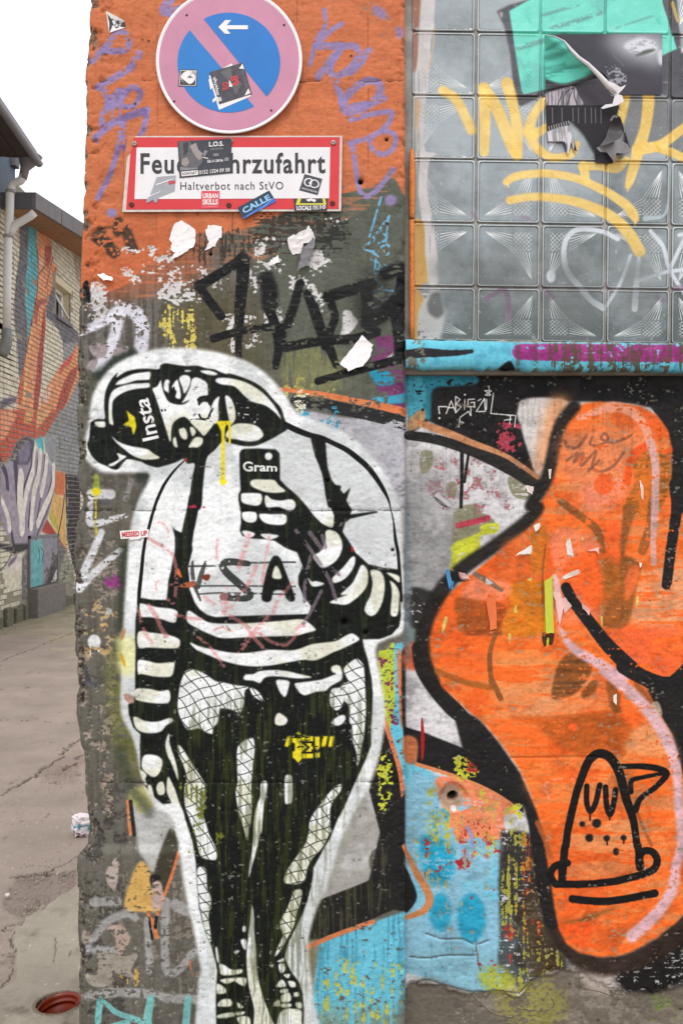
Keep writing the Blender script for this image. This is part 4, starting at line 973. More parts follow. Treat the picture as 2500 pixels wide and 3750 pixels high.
# ================================================================== paint on the glass blocks (alpha = covered)
CG = Canvas(1450, -400, 1450, 1720, K, (150, 150, 150), 5)
def paint_glass(c):
    L = T(900, 0, 2); Q = T(1716, 0, 2)
    DK = (60, 59, 66); TQ = (104, 214, 194); YE = (232, 192, 84)
    c.poly(Q("1000,690 1440,690 1480,720 1900,700 1900,1150 1500,1160 1420,1080 1000,1150 960,900"), (86, 88, 90), soft=40, alpha=.85)
    c.poly(Q("200,75 290,30 430,-10 560,-320 1500,-320 1560,380 1700,380 1900,300 1900,720 1480,735 1410,690 1000,700 560,700 480,735 380,780 330,745 318,600 300,400 255,190"), DK, soft=6, sm=False)
    c.poly(Q("296,75 430,0 520,-40 640,-320 1380,-320 1420,20 1470,190 1524,355 1410,408 1000,520 560,655 400,690 385,660 350,440 322,250"), TQ, soft=3, sm=False, tint=((92, 190, 176), 'big', .5, .7))
    for t, w in (("540,110 700,60 800,30", 10), ("600,200 760,160 960,90", 16), ("360,350 500,310 700,260", 18), ("560,420 800,330 900,300", 12), ("1080,200 1350,110", 6)):
        c.line(Q(t), w, (84, 120, 118), soft=12, alpha=.6, wear=.3)
    c.poly(Q("225,85 250,90 240,130"), (150, 150, 150), soft=3)
    c.line(Q("1490,20 1520,120 1535,150"), 14, (190, 160, 70), soft=6, alpha=.9)
    for t, w, s in (("-190,660 -100,720 -40,820 20,950", 40, 18), ("110,640 118,900 112,1110", [44, 44, 38], 10), ("120,660 200,780 290,1000 335,1110", [44, 46, 50, 44], 14), ("280,605 330,800 355,950 355,1140", [46, 40, 44, 40], 12), ("545,740 470,850 440,960 480,980 600,910", [36, 38, 44, 40, 30], 14),
                 ("455,960 480,1060 600,1150 740,1130 795,1050", [44, 40, 34, 34, 26], 14), ("1150,640 1140,760 1080,1000 1060,1180", 34, 14), ("840,1210 850,1270 870,1330", [36, 34, 20], 4), ("830,1220 940,1215 1080,1230 1150,1170", [34, 30, 36, 30], 8),
                 ("1305,610 1315,760 1290,940 1240,1100 1185,1300 1165,1360", [46, 44, 40, 46, 36, 24], 10), ("1240,1090 1400,1060 1540,960 1750,800", [48, 38, 34, 34], 8), ("1380,1075 1540,1140 1700,1230", 34, 8), ("1165,1350 1163,1395", 6, 2),
                 ("275,1330 330,1295 420,1275 600,1270 800,1308 1000,1400 1140,1490 1200,1560 1220,1600", [28, 32, 32, 32, 32, 34, 36, 40, 28], 9), ("300,1465 450,1440 650,1450 850,1495 1050,1590 1180,1720 1250,1840", [32, 32, 34, 38, 44, 46, 46], 12), ("285,1340 290,1370", 6, 2), ("1218,1600 1216,1650", 8, 2)):
        c.line(Q(t), w, YE, soft=s, alpha=.93, tint=((240, 204, 104), 'mid', .4, .7))
    WH = (212, 220, 228)
    for t, w in (("1090,1745 960,1690 800,1680 720,1740 695,1850 720,1980 820,2110 900,2200 985,2255", [20, 18, 20, 20, 20, 22, 22, 22, 24]), ("1185,1870 1110,2070 1010,2235", 14), ("1245,1890 1228,2050 1215,2260", [14, 22, 24]), ("1225,2060 1300,2035 1450,1990 1700,1960", 15), ("1330,1690 1420,1800 1460,1950 1520,2060 1600,2180", 16), ("1480,1950 1600,1700", 16), ("1540,1720 1700,1680", 16)):
        c.line(Q(t), w, WH, soft=7, alpha=.93)
    c.oval(2017, 1010, 17, 24, WH, soft=3)
    c.line(Q("130,2190 190,2150 260,2125 290,2200 290,2360"), [24, 18, 22, 22, 14], (112, 70, 112), soft=8, alpha=.75)
    for t, w in (("545,2095 575,2140 600,2180", 22), ("1000,2090 1030,2120", 20), ("400,1590 440,1600", 18), ("1380,2180 1420,2200", 20), ("1500,2110 1568,2100", 18), ("20,1560 60,1600", 14)):
        c.line(Q(t), w, (112, 70, 112), soft=10, alpha=.6)
    c.line(Q("60,2105 700,2108 1568,2125"), 6, (120, 84, 122), soft=8, alpha=.45, wear=.3)
    c.poly(L("1290,-300 1390,-300 1382,100 1375,300 1350,480 1335,650 1315,800 1310,1080 1370,1110 1400,1130 1345,1180 1330,1400 1365,1580 1400,1850 1425,2050 1320,2060 1290,1650 1255,1350 1240,1000 1236,400 1270,200"), (202, 197, 196), soft=4, alpha=.93, wear=.07, noise='ver', edge=.3)
    c.poly(L("1250,2150 1330,2110 1420,2120 1390,2200 1460,2280 1400,2520 1250,2500"), (188, 186, 184), soft=12, alpha=.85, wear=.12)
    c.poly(L("1360,2150 1420,2140 1440,2220 1450,2290 1400,2330 1340,2290 1330,2210"), (72, 76, 74), soft=10, alpha=.9)
    for x0, y0, x1, y1 in ((1990, 1060, 2210, 1150), (2230, 1070, 2440, 1130), (1770, 1060, 1960, 1110), (1780, 930, 1960, 1030), (2020, 940, 2190, 1044), (2250, 950, 2430, 1040), (1570, 950, 1720, 1030)): c.oval((x0+x1)/2, (y0+y1)/2, (x1-x0)/2, (y1-y0)/2.2, (46, 53, 50), soft=80, alpha=.7)  # dark reflections and smudges painted onto the lower panes
    c.poly(L("1224,1630 1300,1640 1312,1850 1330,2050 1300,2075 1224,2090"), (186, 138, 46), soft=4, alpha=.95); c.poly(L("1224,2130 1300,2180 1260,2300 1250,2520 1224,2520"), (186, 138, 46), soft=6, alpha=.9)
    c.poly(L("1222,-300 1285,-300 1272,150 1250,200 1222,200"), (146, 84, 56), soft=3); c.poly(L("1222,230 1262,260 1250,480 1222,520"), (146, 84, 60), soft=4, alpha=.9)
    c.poly(L("1236,720 1250,720 1280,760 1262,900 1240,1080"), (190, 130, 60), soft=8, alpha=.6)
    c.line(L("1375,210 1372,330 1335,500"), 5, (206, 170, 120), soft=3, alpha=.9)
    c.line(Q("1475,1180 1470,1300 1440,1560 1290,1600"), [14, 12, 10, 20], (190, 216, 224), soft=8, alpha=.7)
    c.specks(1500, -350, 2900, 1300, (190, 190, 186), .02, 'fine', soft=10, alpha=.6)
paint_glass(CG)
# ================================================================== materials that carry the paint
def canvas_mat(name, c, Y0, alpha=None, glass=False, rough=0.56, bump=0.0019):
    """paint drawn above, laid on a wall surface by its place in the world"""
    im = c.image(name, alpha)
    m, n, l, b = new_mat(name)
    geo = n.new('ShaderNodeNewGeometry')
    sep = n.new('ShaderNodeSeparateXYZ'); l.new(geo.outputs['Position'], sep.inputs[0])
    s = D / (D + Y0) / PX
    def affine(sock, mul, add):
        x = n.new('ShaderNodeMath'); x.operation = 'MULTIPLY_ADD'
        l.new(sock, x.inputs[0]); x.inputs[1].default_value = mul; x.inputs[2].default_value = add
        return x.outputs[0]
    cw, ch = c.w / c.k, c.h / c.k
    u = affine(sep.outputs[0], s / cw, (1250 - c.ox) / cw)
    v = affine(sep.outputs[2], s / ch, 1 - (1875 + EYE * s - c.oy) / ch)
    cmb = n.new('ShaderNodeCombineXYZ'); l.new(u, cmb.inputs[0]); l.new(v, cmb.inputs[1])
    tex = n.new('ShaderNodeTexImage'); tex.image = im; tex.extension = 'EXTEND'; tex.interpolation = 'Cubic'
    l.new(cmb.outputs[0], tex.inputs[0])
    # grain and dirt
    mp = nd(n, 'ShaderNodeMapping'); mp.inputs['Scale'].default_value = (1, 1, 1.35)
    l.new(geo.outputs['Position'], mp.inputs[0])
    nz = nd(n, 'ShaderNodeTexNoise', Scale=160.0, Detail=6.0, Roughness=0.7); l.new(mp.outputs[0], nz.inputs['Vector'])
    nb = nd(n, 'ShaderNodeTexNoise', Scale=9.0, Detail=8.0, Roughness=0.65); l.new(geo.outputs['Position'], nb.inputs['Vector'])
    ad = n.new('ShaderNodeMath'); ad.operation = 'ADD'; l.new(nz.outputs[0], ad.inputs[0]); l.new(nb.outputs[0], ad.inputs[1])
    mr = nd(n, 'ShaderNodeMapRange'); mr.inputs[1].default_value = .65; mr.inputs[2].default_value = 1.35; mr.inputs[3].default_value = .85; mr.inputs[4].default_value = 1.10
    l.new(ad.outputs[0], mr.inputs[0])
    mx = n.new('ShaderNodeVectorMath'); mx.operation = 'MULTIPLY'
    l.new(tex.outputs[0], mx.inputs[0]); l.new(mr.outputs[0], mx.inputs[1])
    rr = nd(n, 'ShaderNodeMapRange'); rr.inputs[1].default_value = .3; rr.inputs[2].default_value = .7; rr.inputs[3].default_value = rough - .16; rr.inputs[4].default_value = rough + .14
    l.new(nb.outputs[0], rr.inputs[0])
    b.inputs['Specular IOR Level'].default_value = 0.12
    if not glass:
        l.new(mx.outputs[0], b.inputs['Base Color'])
        l.new(rr.outputs[0], b.inputs['Roughness'])
        vz = nd(n, 'ShaderNodeTexNoise', Scale=70.0, Detail=4.0); l.new(mp.outputs[0], vz.inputs['Vector'])
        a2 = n.new('ShaderNodeMath'); a2.operation = 'MULTIPLY_ADD'; a2.inputs[1].default_value = 0.5
        l.new(nz.outputs[0], a2.inputs[0]); l.new(vz.outputs[0], a2.inputs[2])
        bp = nd(n, 'ShaderNodeBump', Strength=0.9, Distance=bump); l.new(a2.outputs[0], bp.inputs['Height'])
        l.new(bp.outputs[0], b.inputs['Normal'])
    return m, n, l, b, tex, mx, geo, nb

M_PILLAR = canvas_mat('pillar_paint', CV, 0.0)[0]
REC = 0.045                      # the rendered wall lies this much behind the pillar face
M_WALL = canvas_mat('wall_paint', CV, REC)[0]
M_LEDGE = canvas_mat('ledge_paint', CVL, -0.012)[0]
GY = 0.06                        # glass face
def glass_mat(star=False):
    m, n, l, b, tex, mx, geo, nb = canvas_mat('glass_block', CG, GY, alpha=CG.a, glass=True)
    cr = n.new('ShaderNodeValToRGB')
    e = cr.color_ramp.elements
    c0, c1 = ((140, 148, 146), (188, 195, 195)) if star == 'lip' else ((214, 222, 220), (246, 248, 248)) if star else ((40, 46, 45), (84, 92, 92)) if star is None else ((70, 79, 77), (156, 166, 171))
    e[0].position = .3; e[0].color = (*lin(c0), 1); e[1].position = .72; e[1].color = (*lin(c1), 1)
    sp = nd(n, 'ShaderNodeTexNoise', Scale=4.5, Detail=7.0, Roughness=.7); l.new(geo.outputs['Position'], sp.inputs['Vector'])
    # reflection tones and dirt painted in: top rows paler, bottom rows darker
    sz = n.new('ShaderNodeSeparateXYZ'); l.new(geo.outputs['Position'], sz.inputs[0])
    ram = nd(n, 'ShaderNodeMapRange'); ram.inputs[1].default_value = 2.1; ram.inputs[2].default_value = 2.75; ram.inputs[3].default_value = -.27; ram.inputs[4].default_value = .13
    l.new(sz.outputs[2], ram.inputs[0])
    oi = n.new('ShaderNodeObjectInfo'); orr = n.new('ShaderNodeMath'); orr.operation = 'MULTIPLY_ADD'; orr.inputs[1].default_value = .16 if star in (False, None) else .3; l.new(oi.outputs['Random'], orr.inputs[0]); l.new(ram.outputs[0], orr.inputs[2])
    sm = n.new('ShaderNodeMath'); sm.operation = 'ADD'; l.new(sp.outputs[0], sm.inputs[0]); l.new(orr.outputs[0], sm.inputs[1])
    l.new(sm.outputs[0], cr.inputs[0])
    mix = n.new('ShaderNodeMix'); mix.data_type = 'RGBA'
    l.new(tex.outputs[1], mix.inputs['Factor']); l.new(cr.outputs[0], mix.inputs[6]); l.new(mx.outputs[0], mix.inputs[7])
    l.new(mix.outputs[2], b.inputs['Base Color'])
    rg = nd(n, 'ShaderNodeMapRange'); rg.inputs[3].default_value = .09; rg.inputs[4].default_value = .5
    l.new(tex.outputs[1], rg.inputs[0]); l.new(rg.outputs[0], b.inputs['Roughness'])
    b.inputs['Specular IOR Level'].default_value = .6
    b.inputs['Coat Weight'].default_value = .35; b.inputs['Coat Roughness'].default_value = .08
    # little dimples moulded into the glass
    vo = nd(n, 'ShaderNodeTexVoronoi', Scale=170.0); l.new(geo.outputs['Position'], vo.inputs['Vector'])
    th = nd(n, 'ShaderNodeMapRange'); th.inputs[1].default_value = .1; th.inputs[2].default_value = .42; l.new(vo.outputs['Distance'], th.inputs[0])
    bp = nd(n, 'ShaderNodeBump', Strength=.3, Distance=.0012); l.new(th.outputs[0], bp.inputs['Height'])
    bn = nd(n, 'ShaderNodeTexNoise', Scale=14.0, Detail=2.0); l.new(geo.outputs['Position'], bn.inputs['Vector'])
    b2 = nd(n, 'ShaderNodeBump', Strength=.5, Distance=.01); l.new(bn.outputs[0], b2.inputs['Height']); l.new(bp.outputs[0], b2.inputs['Normal'])
    l.new(b2.outputs[0], b.inputs['Normal'])
    return m
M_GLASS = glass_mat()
M_STAR = glass_mat(True)  # ridges paler: the light they catch is put into the colour
M_GEDGE = glass_mat(None)  # dark refraction lines at the block edge, put into the colour
M_GLIP = glass_mat('lip')  # lip paler: caught light painted into the glass colour
def mortar_mat():
    m, n, l, b, tex, mx, geo, nb = canvas_mat('mortar', CG, GY + .004, alpha=CG.a, glass=True)
    cr = n.new('ShaderNodeValToRGB'); e = cr.color_ramp.elements
    e[0].position = .3; e[0].color = (*lin((122, 118, 112)), 1); e[1].position = .7; e[1].color = (*lin((186, 182, 178)), 1)
    l.new(nb.outputs[0], cr.inputs[0])
    mix = n.new('ShaderNodeMix'); mix.data_type = 'RGBA'
    sc = n.new('ShaderNodeMath'); sc.operation = 'MULTIPLY'; sc.inputs[1].default_value = .75; l.new(tex.outputs[1], sc.inputs[0])
    l.new(sc.outputs[0], mix.inputs['Factor']); l.new(cr.outputs[0], mix.inputs[6]); l.new(mx.outputs[0], mix.inputs[7])
    l.new(mix.outputs[2], b.inputs['Base Color']); b.inputs['Roughness'].default_value = .8
    return m
M_MORTAR = mortar_mat()
M_CONC = mat('bare_concrete', (112, 105, 95), .85, .3, 30, bump=.004, bscale=60)

# ================================================================== pillar
def height_field(X, Y):
    """small real relief of the pillar face, metres towards the viewer (minus = in)"""
    return X

pillar = empty('wall_pillar', (P(880, 0).x, 0.2, 0), 'tall concrete wall pillar painted orange above and grey below, covered in graffiti', 'pillar')

def split_by_label(co, quads, lab, names, mtl, parent):
    out = []
    for k, nm, lbl in names:
        q = quads[lab == k]
        if len(q) == 0: continue
        used = np.unique(q)
        remap = np.full(len(co), -1, np.int32); remap[used] = np.arange(len(used))
        me = np_mesh(nm, co[used], remap[q])
        o = link(nm, me, mtl, parent)
        if lbl: o['label'] = lbl
        out.append(o)
    return out

def lab_at(c, x, y):
    ix = np.clip(((x - c.ox) * c.k).astype(int), 0, c.w - 1); iy = np.clip(((y - c.oy) * c.k).astype(int), 0, c.h - 1)
    return c.lab[iy, ix], c.mid[iy, ix], c.fine[iy, ix]

def build_pillar():
    ys = np.arange(-340, 3890, 5.0); nx = 252
    XR = 1483.0
    xl = np.interp(ys, EDGE[:, 1], EDGE[:, 0])
    t = np.linspace(0, 1, nx)
    # finer steps near the broken arris
    t = np.where(t < .12, t * .55, .066 + (t - .12) * (1 - .066) / .88)
    jit = np.convolve(np.random.default_rng(2).normal(0, 2.0, len(ys) + 4), np.ones(5) / 5, 'valid')
    X = xl[:, None] + t[None, :] * (XR - xl[:, None]); X[:, 0] += jit
    Yp = np.repeat(ys[:, None], nx, 1)
    l, mid, fine = lab_at(CV, X, Yp)
    dep = np.zeros_like(X)
    d = X - xl[:, None]
    dep += .020 * np.exp(-np.maximum(d, 0) / 9) + .013 * sstep((mid - .5) / .4) * np.exp(-np.maximum(d, 0) / 14) * (.6 + .8 * fine)
    dep += .006 * sstep((mid - .5) / .4) * np.exp(-np.maximum(d - 30, 0) / 60) * (d > 20)
    dep += (mid - .5) * .0022 + (fine - .5) * .0012
    dep += .010 * np.exp(-(np.maximum(XR - X, 0) / 5))
    dep += .012 * np.exp(-(np.maximum(XR - X, 0) / 16)) * sstep((mid - .6) / .3)
    for y in (293, 1866, 2862):
        dep += .004 * np.exp(-((Yp - y - (mid - .5) * 10) / 4.5) ** 2) * sstep((mid - .3) / .3)
    low = sstep((Yp - 3085) / 40)                      # the bottom 80 cm carries an extra coat of render on the left
    dep -= .012 * low * sstep((700 - X) / 60)
    for x, y, r in ((771, 930, 5), (1415, 510, 5), (1320, 664, 9), (1200, 1760, 5), (1437, 2014, 5), (1260, 2278, 10), (1337, 2316, 8)):
        dep += .02 * np.exp(-(((X - x) ** 2 + (Yp - y) ** 2) / (r * r)))
    co = np.stack([(X - 1250) * PX, dep, EYE + (1875 - Yp) * PX], -1).reshape(-1, 3)
    ny = len(ys)
    i = np.arange(ny * nx).reshape(ny, nx)
    q = np.stack([i[1:, :-1], i[1:, 1:], i[:-1, 1:], i[:-1, :-1]], -1).reshape(-1, 4)
    cx = (X[:-1, :-1] + X[1:, 1:]) / 2; cy = (Yp[:-1, :-1] + Yp[1:, 1:]) / 2
    fl = lab_at(CV, cx.ravel(), cy.ravel())[0]
    split_by_label(co, q, np.where(np.isin(fl, (0, 1, 2, 3, 4)), fl, 0), ((0, 'pillar_face', None), (1, 'astronaut_mural', 'black and white stencil of a stooping astronaut in fishnet tights'), (2, 'spray_tag', 'thick black spray tag above the astronaut'),
                   (3, 'spray_tag', 'violet spray tag left of the round sign'), (4, 'spray_tag', 'violet spray tag right of the round sign')), M_PILLAR, pillar)
    # the side that faces the alley, returning into depth
    dz = np.array([0, .012, .03, .06, .1, .16, .24, .34, .5])
    rs = np.random.default_rng(3)
    step = slice(None, None, 2)
    E0 = co.reshape(ny, nx, 3)[step, 0]
    rows = []
    for k, z in enumerate(dz):
        r = E0.copy()
        r[:, 1] += z
        if k: r[:, 0] += np.convolve(rs.normal(0, .006, len(r)), [.25, .5, .25], 'same') + .006 * min(k, 3)
        rows.append(r)
    S = np.stack(rows, 1); n0 = S.shape[0]
    i = np.arange(n0 * len(dz)).reshape(n0, len(dz))
    qs = np.stack([i[:-1, :-1], i[:-1, 1:], i[1:, 1:], i[1:, :-1]], -1).reshape(-1, 4)
    link('pillar_side', np_mesh('pillar_side', S.reshape(-1, 3), qs), M_CONC, pillar)
    G_ = co.reshape(ny, nx, 3)[step, -1]
    S = np.stack([G_, G_ + [0, .03, 0], G_ + [0, .075, 0]], 1); i = np.arange(len(G_) * 3).reshape(-1, 3)
    qs = np.stack([i[:-1, :-1], i[1:, :-1], i[1:, 1:], i[:-1, 1:]], -1).reshape(-1, 4)
    link('pillar_return', np_mesh('pillar_return', S.reshape(-1, 3), qs), M_CONC, pillar)
    # core behind the faces
    MB().box((P(345, 0).x, .06, -.05), (P(1478, 0).x, .5, EYE + (1875 + 340) * PX)).build('pillar_core', M_CONC, pillar)
build_pillar()

# ================================================================== rendered wall under the window
def tilt(px):            # the ledge and the window run very slightly downhill to the right
    return (px - 1742) * .0135
wall = empty('rendered_wall', (P(2100, 0).x, .2, 0), 'rendered lower wall with a large orange and black graffiti form', 'wall')
def build_wall():
    kx = (D + REC) / D
    xs = np.arange(1478, 2885, 5.0); ys = np.arange(1330, 3890, 5.0)
    X, Yp = np.meshgrid(xs, ys)
    l, mid, fine = lab_at(CV, X, Yp)
    dep = REC + (mid - .5) * .003 + (fine - .5) * .0016
    # blown hole with a broken rim
    hx, hy = 1470 + 285/1.5223, 2400 + 790/1.5223
    r = np.hypot(X - hx, (Yp - hy) * 1.05) * (1 + .25 * (mid - .5))
    dep += .012 * sstep((58 - r) / 14) + .05 * sstep((20 - r) / 8)
    # loose render at the foot: raised plates with cracked edges
    e = np.interp(X[0], [1478, 1540, 1640, 1740, 1830, 1900, 2000, 2110, 2170, 2300, 2420, 2900], [3620, 3590, 3615, 3640, 3625, 3650, 3560, 3540, 3580, 3640, 3620, 3540])
    dep += .010 * sstep((Yp - e[None, :] - (mid - .5) * 40) / 9)
    for p in CRACKS:
        a = smooth_open(p, np.ones(len(p)), 4)[0]
        for s0, s1 in zip(a, a[1:]):
            bx = slice(max(0, int((min(s0[0], s1[0]) - 1508) / 5)), max(0, int((max(s0[0], s1[0]) - 1448) / 5)))
            by = slice(max(0, int((min(s0[1], s1[1]) - 1360) / 5)), max(0, int((max(s0[1], s1[1]) - 1300) / 5)))
            gx, gy = X[by, bx], Yp[by, bx]
            if gx.size == 0: continue
            dv = s1 - s0; t = np.clip(((gx - s0[0]) * dv[0] + (gy - s0[1]) * dv[1]) / (dv @ dv + 1e-6), 0, 1)
            dist = np.hypot(gx - s0[0] - t * dv[0], gy - s0[1] - t * dv[1])
            dep[by, bx] = np.maximum(dep[by, bx], REC + .006 * np.exp(-(dist / 3.5) ** 2))
    co = np.stack([(X - 1250) * PX * kx, dep, EYE + (1875 - Yp) * PX * kx], -1).reshape(-1, 3)
    ny, nx = X.shape
    i = np.arange(ny * nx).reshape(ny, nx)
    q = np.stack([i[1:, :-1], i[1:, 1:], i[:-1, 1:], i[:-1, :-1]], -1).reshape(-1, 4)
    cx = (X[:-1, :-1] + X[1:, 1:]) / 2; cy = (Yp[:-1, :-1] + Yp[1:, 1:]) / 2
    fl = lab_at(CV, cx.ravel(), cy.ravel())[0]
    split_by_label(co, q, np.where(np.isin(fl, (5, 6, 7)), fl, 0), ((0, 'wall_face', None), (5, 'orange_mural', 'bulging orange graffiti form with black outline'), (6, 'face_tag', 'black line drawing of a cone face on the orange paint'), (7, 'name_tag', 'thin white handwritten tag on black')), M_WALL, wall)
    MB().box((P(1470, 0, REC).x, REC + .08, -.05), (P(2880, 0, REC).x, .5, EYE + (1875 - 1300) * PX)).build('wall_core', M_CONC, wall)
    MB().box((P(2876, 0, REC).x, REC + .012, -.05), (P(4800, 0).x, .5, EYE + (1875 + 340) * PX)).build('plain_wall', mat('plain_render', (118, 112, 104), .85, .25, 3, bump=.004, bscale=90), wall)
    # ledge: a cast strip with worn lower edge
    ym = lambda px, y: y + tilt(px)
    xs = np.arange(1485, 2885, 8.0)
    rows = []
    rg = np.random.default_rng(8)
    nb = np.convolve(rg.normal(0, 3.4, len(xs)), [.25, .5, .25], 'same'); nt = np.convolve(rg.normal(0, 1.6, len(xs)), [.25, .5, .25], 'same')
    prof = [(1246, .2), (1246, -.006), (1252, -.012), (1280, -.012), (1310, -.012), (1342, -.012), (1350, -.004), (1352, .06), (1352, .1)]
    for k, (py, yy) in enumerate(prof):
        r = []
        for j, x in enumerate(xs):
            y2 = ym(x, py) + (nb[j] if k >= 5 else nt[j] if k < 3 else 0)
            f = (D - .012) / D
            r.append(((x - 1250) * PX * f, yy + (.002 * rg.normal() if 1 < k < 6 else 0), EYE + (1875 - y2) * PX * f))
        rows.append(r)
    S = np.array(rows); a, b_ = S.shape[:2]
    i = np.arange(a * b_).reshape(a, b_)
    qs = np.stack([i[1:, :-1], i[1:, 1:], i[:-1, 1:], i[:-1, :-1]], -1).reshape(-1, 4)
    o = link('ledge', np_mesh('ledge', S.reshape(-1, 3), qs), M_LEDGE, wall)
    MB().box((P(1462, 0).x, .016, S[7, 0, 2] + .003 - .02), (S[0, -1, 0], .055, S[0, 0, 2] - .03)).build('ledge_core', M_CONC, wall)
build_wall()
def flakes():
    R1 = T(1470, 1200, 1.5223); R2 = T(1470, 1800, 1.5223); R3 = T(1470, 2400, 1.5223)
    cols = {'w': mat('flake_white', (226, 214, 204), .6, .1, 80), 'p': mat('flake_pink', (226, 180, 172), .6, .12, 80), 'o': mat('flake_orange', (226, 112, 56), .6, .15, 80), 'g': mat('flake_grey', (168, 166, 166), .6, .1, 80), 'y': mat('flake_green', (190, 194, 56), .6, .1, 80), 'b': mat('flake_blue', (70, 140, 190), .6, .15, 80)}
    for f, t, k, s in ((R2, "912,290 938,258 958,360 922,352", 'w', 1), (R2, "842,560 884,560 902,640 878,750 860,640", 'p', 2), (R2, "890,600 915,590 948,640 905,680", 'p', 3), (R2, "245,450 268,440 278,500 268,550 252,500", 'b', 4), (R2, "318,450 352,455 382,488 340,485", 'p', 5), (R2, "632,356 702,308 726,298 716,346 660,350", 'w', 6), (R2, "735,190 772,174 766,206 748,226", 'w', 7),
                       (R1, "1328,850 1346,880 1344,960 1334,940", 'w', 8), (R1, "182,938 200,915 240,950 290,1000 250,992", 'g', 9), (R1, "818,790 832,786 830,842 822,844", 'w', 10), (R3, "1178,222 1196,214 1194,276 1180,262", 'w', 11), (R2, "1320,395 1338,400 1330,425", 'w', 12), (R2, "1030,330 1096,310 1098,350 1080,330", 'p', 13), (R2, "470,620 520,560 528,760 495,775", 'o', 14), (R2, "796,500 838,470 842,640 846,790 800,790", 'y', 15), (R2, "1000,620 1050,660 1044,690 1010,650", 'p', 16), (R2, "900,472 982,438 990,456 906,490", 'w', 17), (R1, "690,880 735,885 728,930 700,915", 'w', 18)):
        p = f(t); rs = np.random.default_rng(s)
        p = np.vstack([a + (b - a) * q for a, b in zip(p, np.roll(p, -1, 0)) for q in (0, .33, .66)]) + rs.normal(0, 1.0, (len(p) * 3, 2))
        lo, hi = p.min(0), p.max(0); a0 = rs.uniform(0, 6.28)
        bm = bmesh.new(); bm.faces.new([bm.verts.new((x, y, 0)) for x, y in p])
        for ax in (0, 1):
            for cc in np.linspace(lo[ax], hi[ax], 6)[1:-1]:
                bmesh.ops.bisect_plane(bm, geom=bm.verts[:] + bm.edges[:] + bm.faces[:], plane_co=(cc, 0, 0) if ax == 0 else (0, cc, 0), plane_no=(1, 0, 0) if ax == 0 else (0, 1, 0))
        for v in bm.verts:
            u = np.array([(v.co.x - lo[0]) / (hi[0] - lo[0]) - .5, (v.co.y - lo[1]) / (hi[1] - lo[1]) - .5])
            v.co = P(v.co.x, v.co.y, REC - .0035 - .011 * max(0, u[0] * math.cos(a0) + u[1] * math.sin(a0) + .1))
        bmesh.ops.recalc_face_normals(bm, faces=bm.faces)
        me = bpy.data.meshes.new('paint_flake'); bm.to_mesh(me); bm.free()
        o = link('paint_flake', me, cols[k], wall); md = o.modifiers.new('thickness', 'SOLIDIFY'); md.thickness = .0008
flakes()

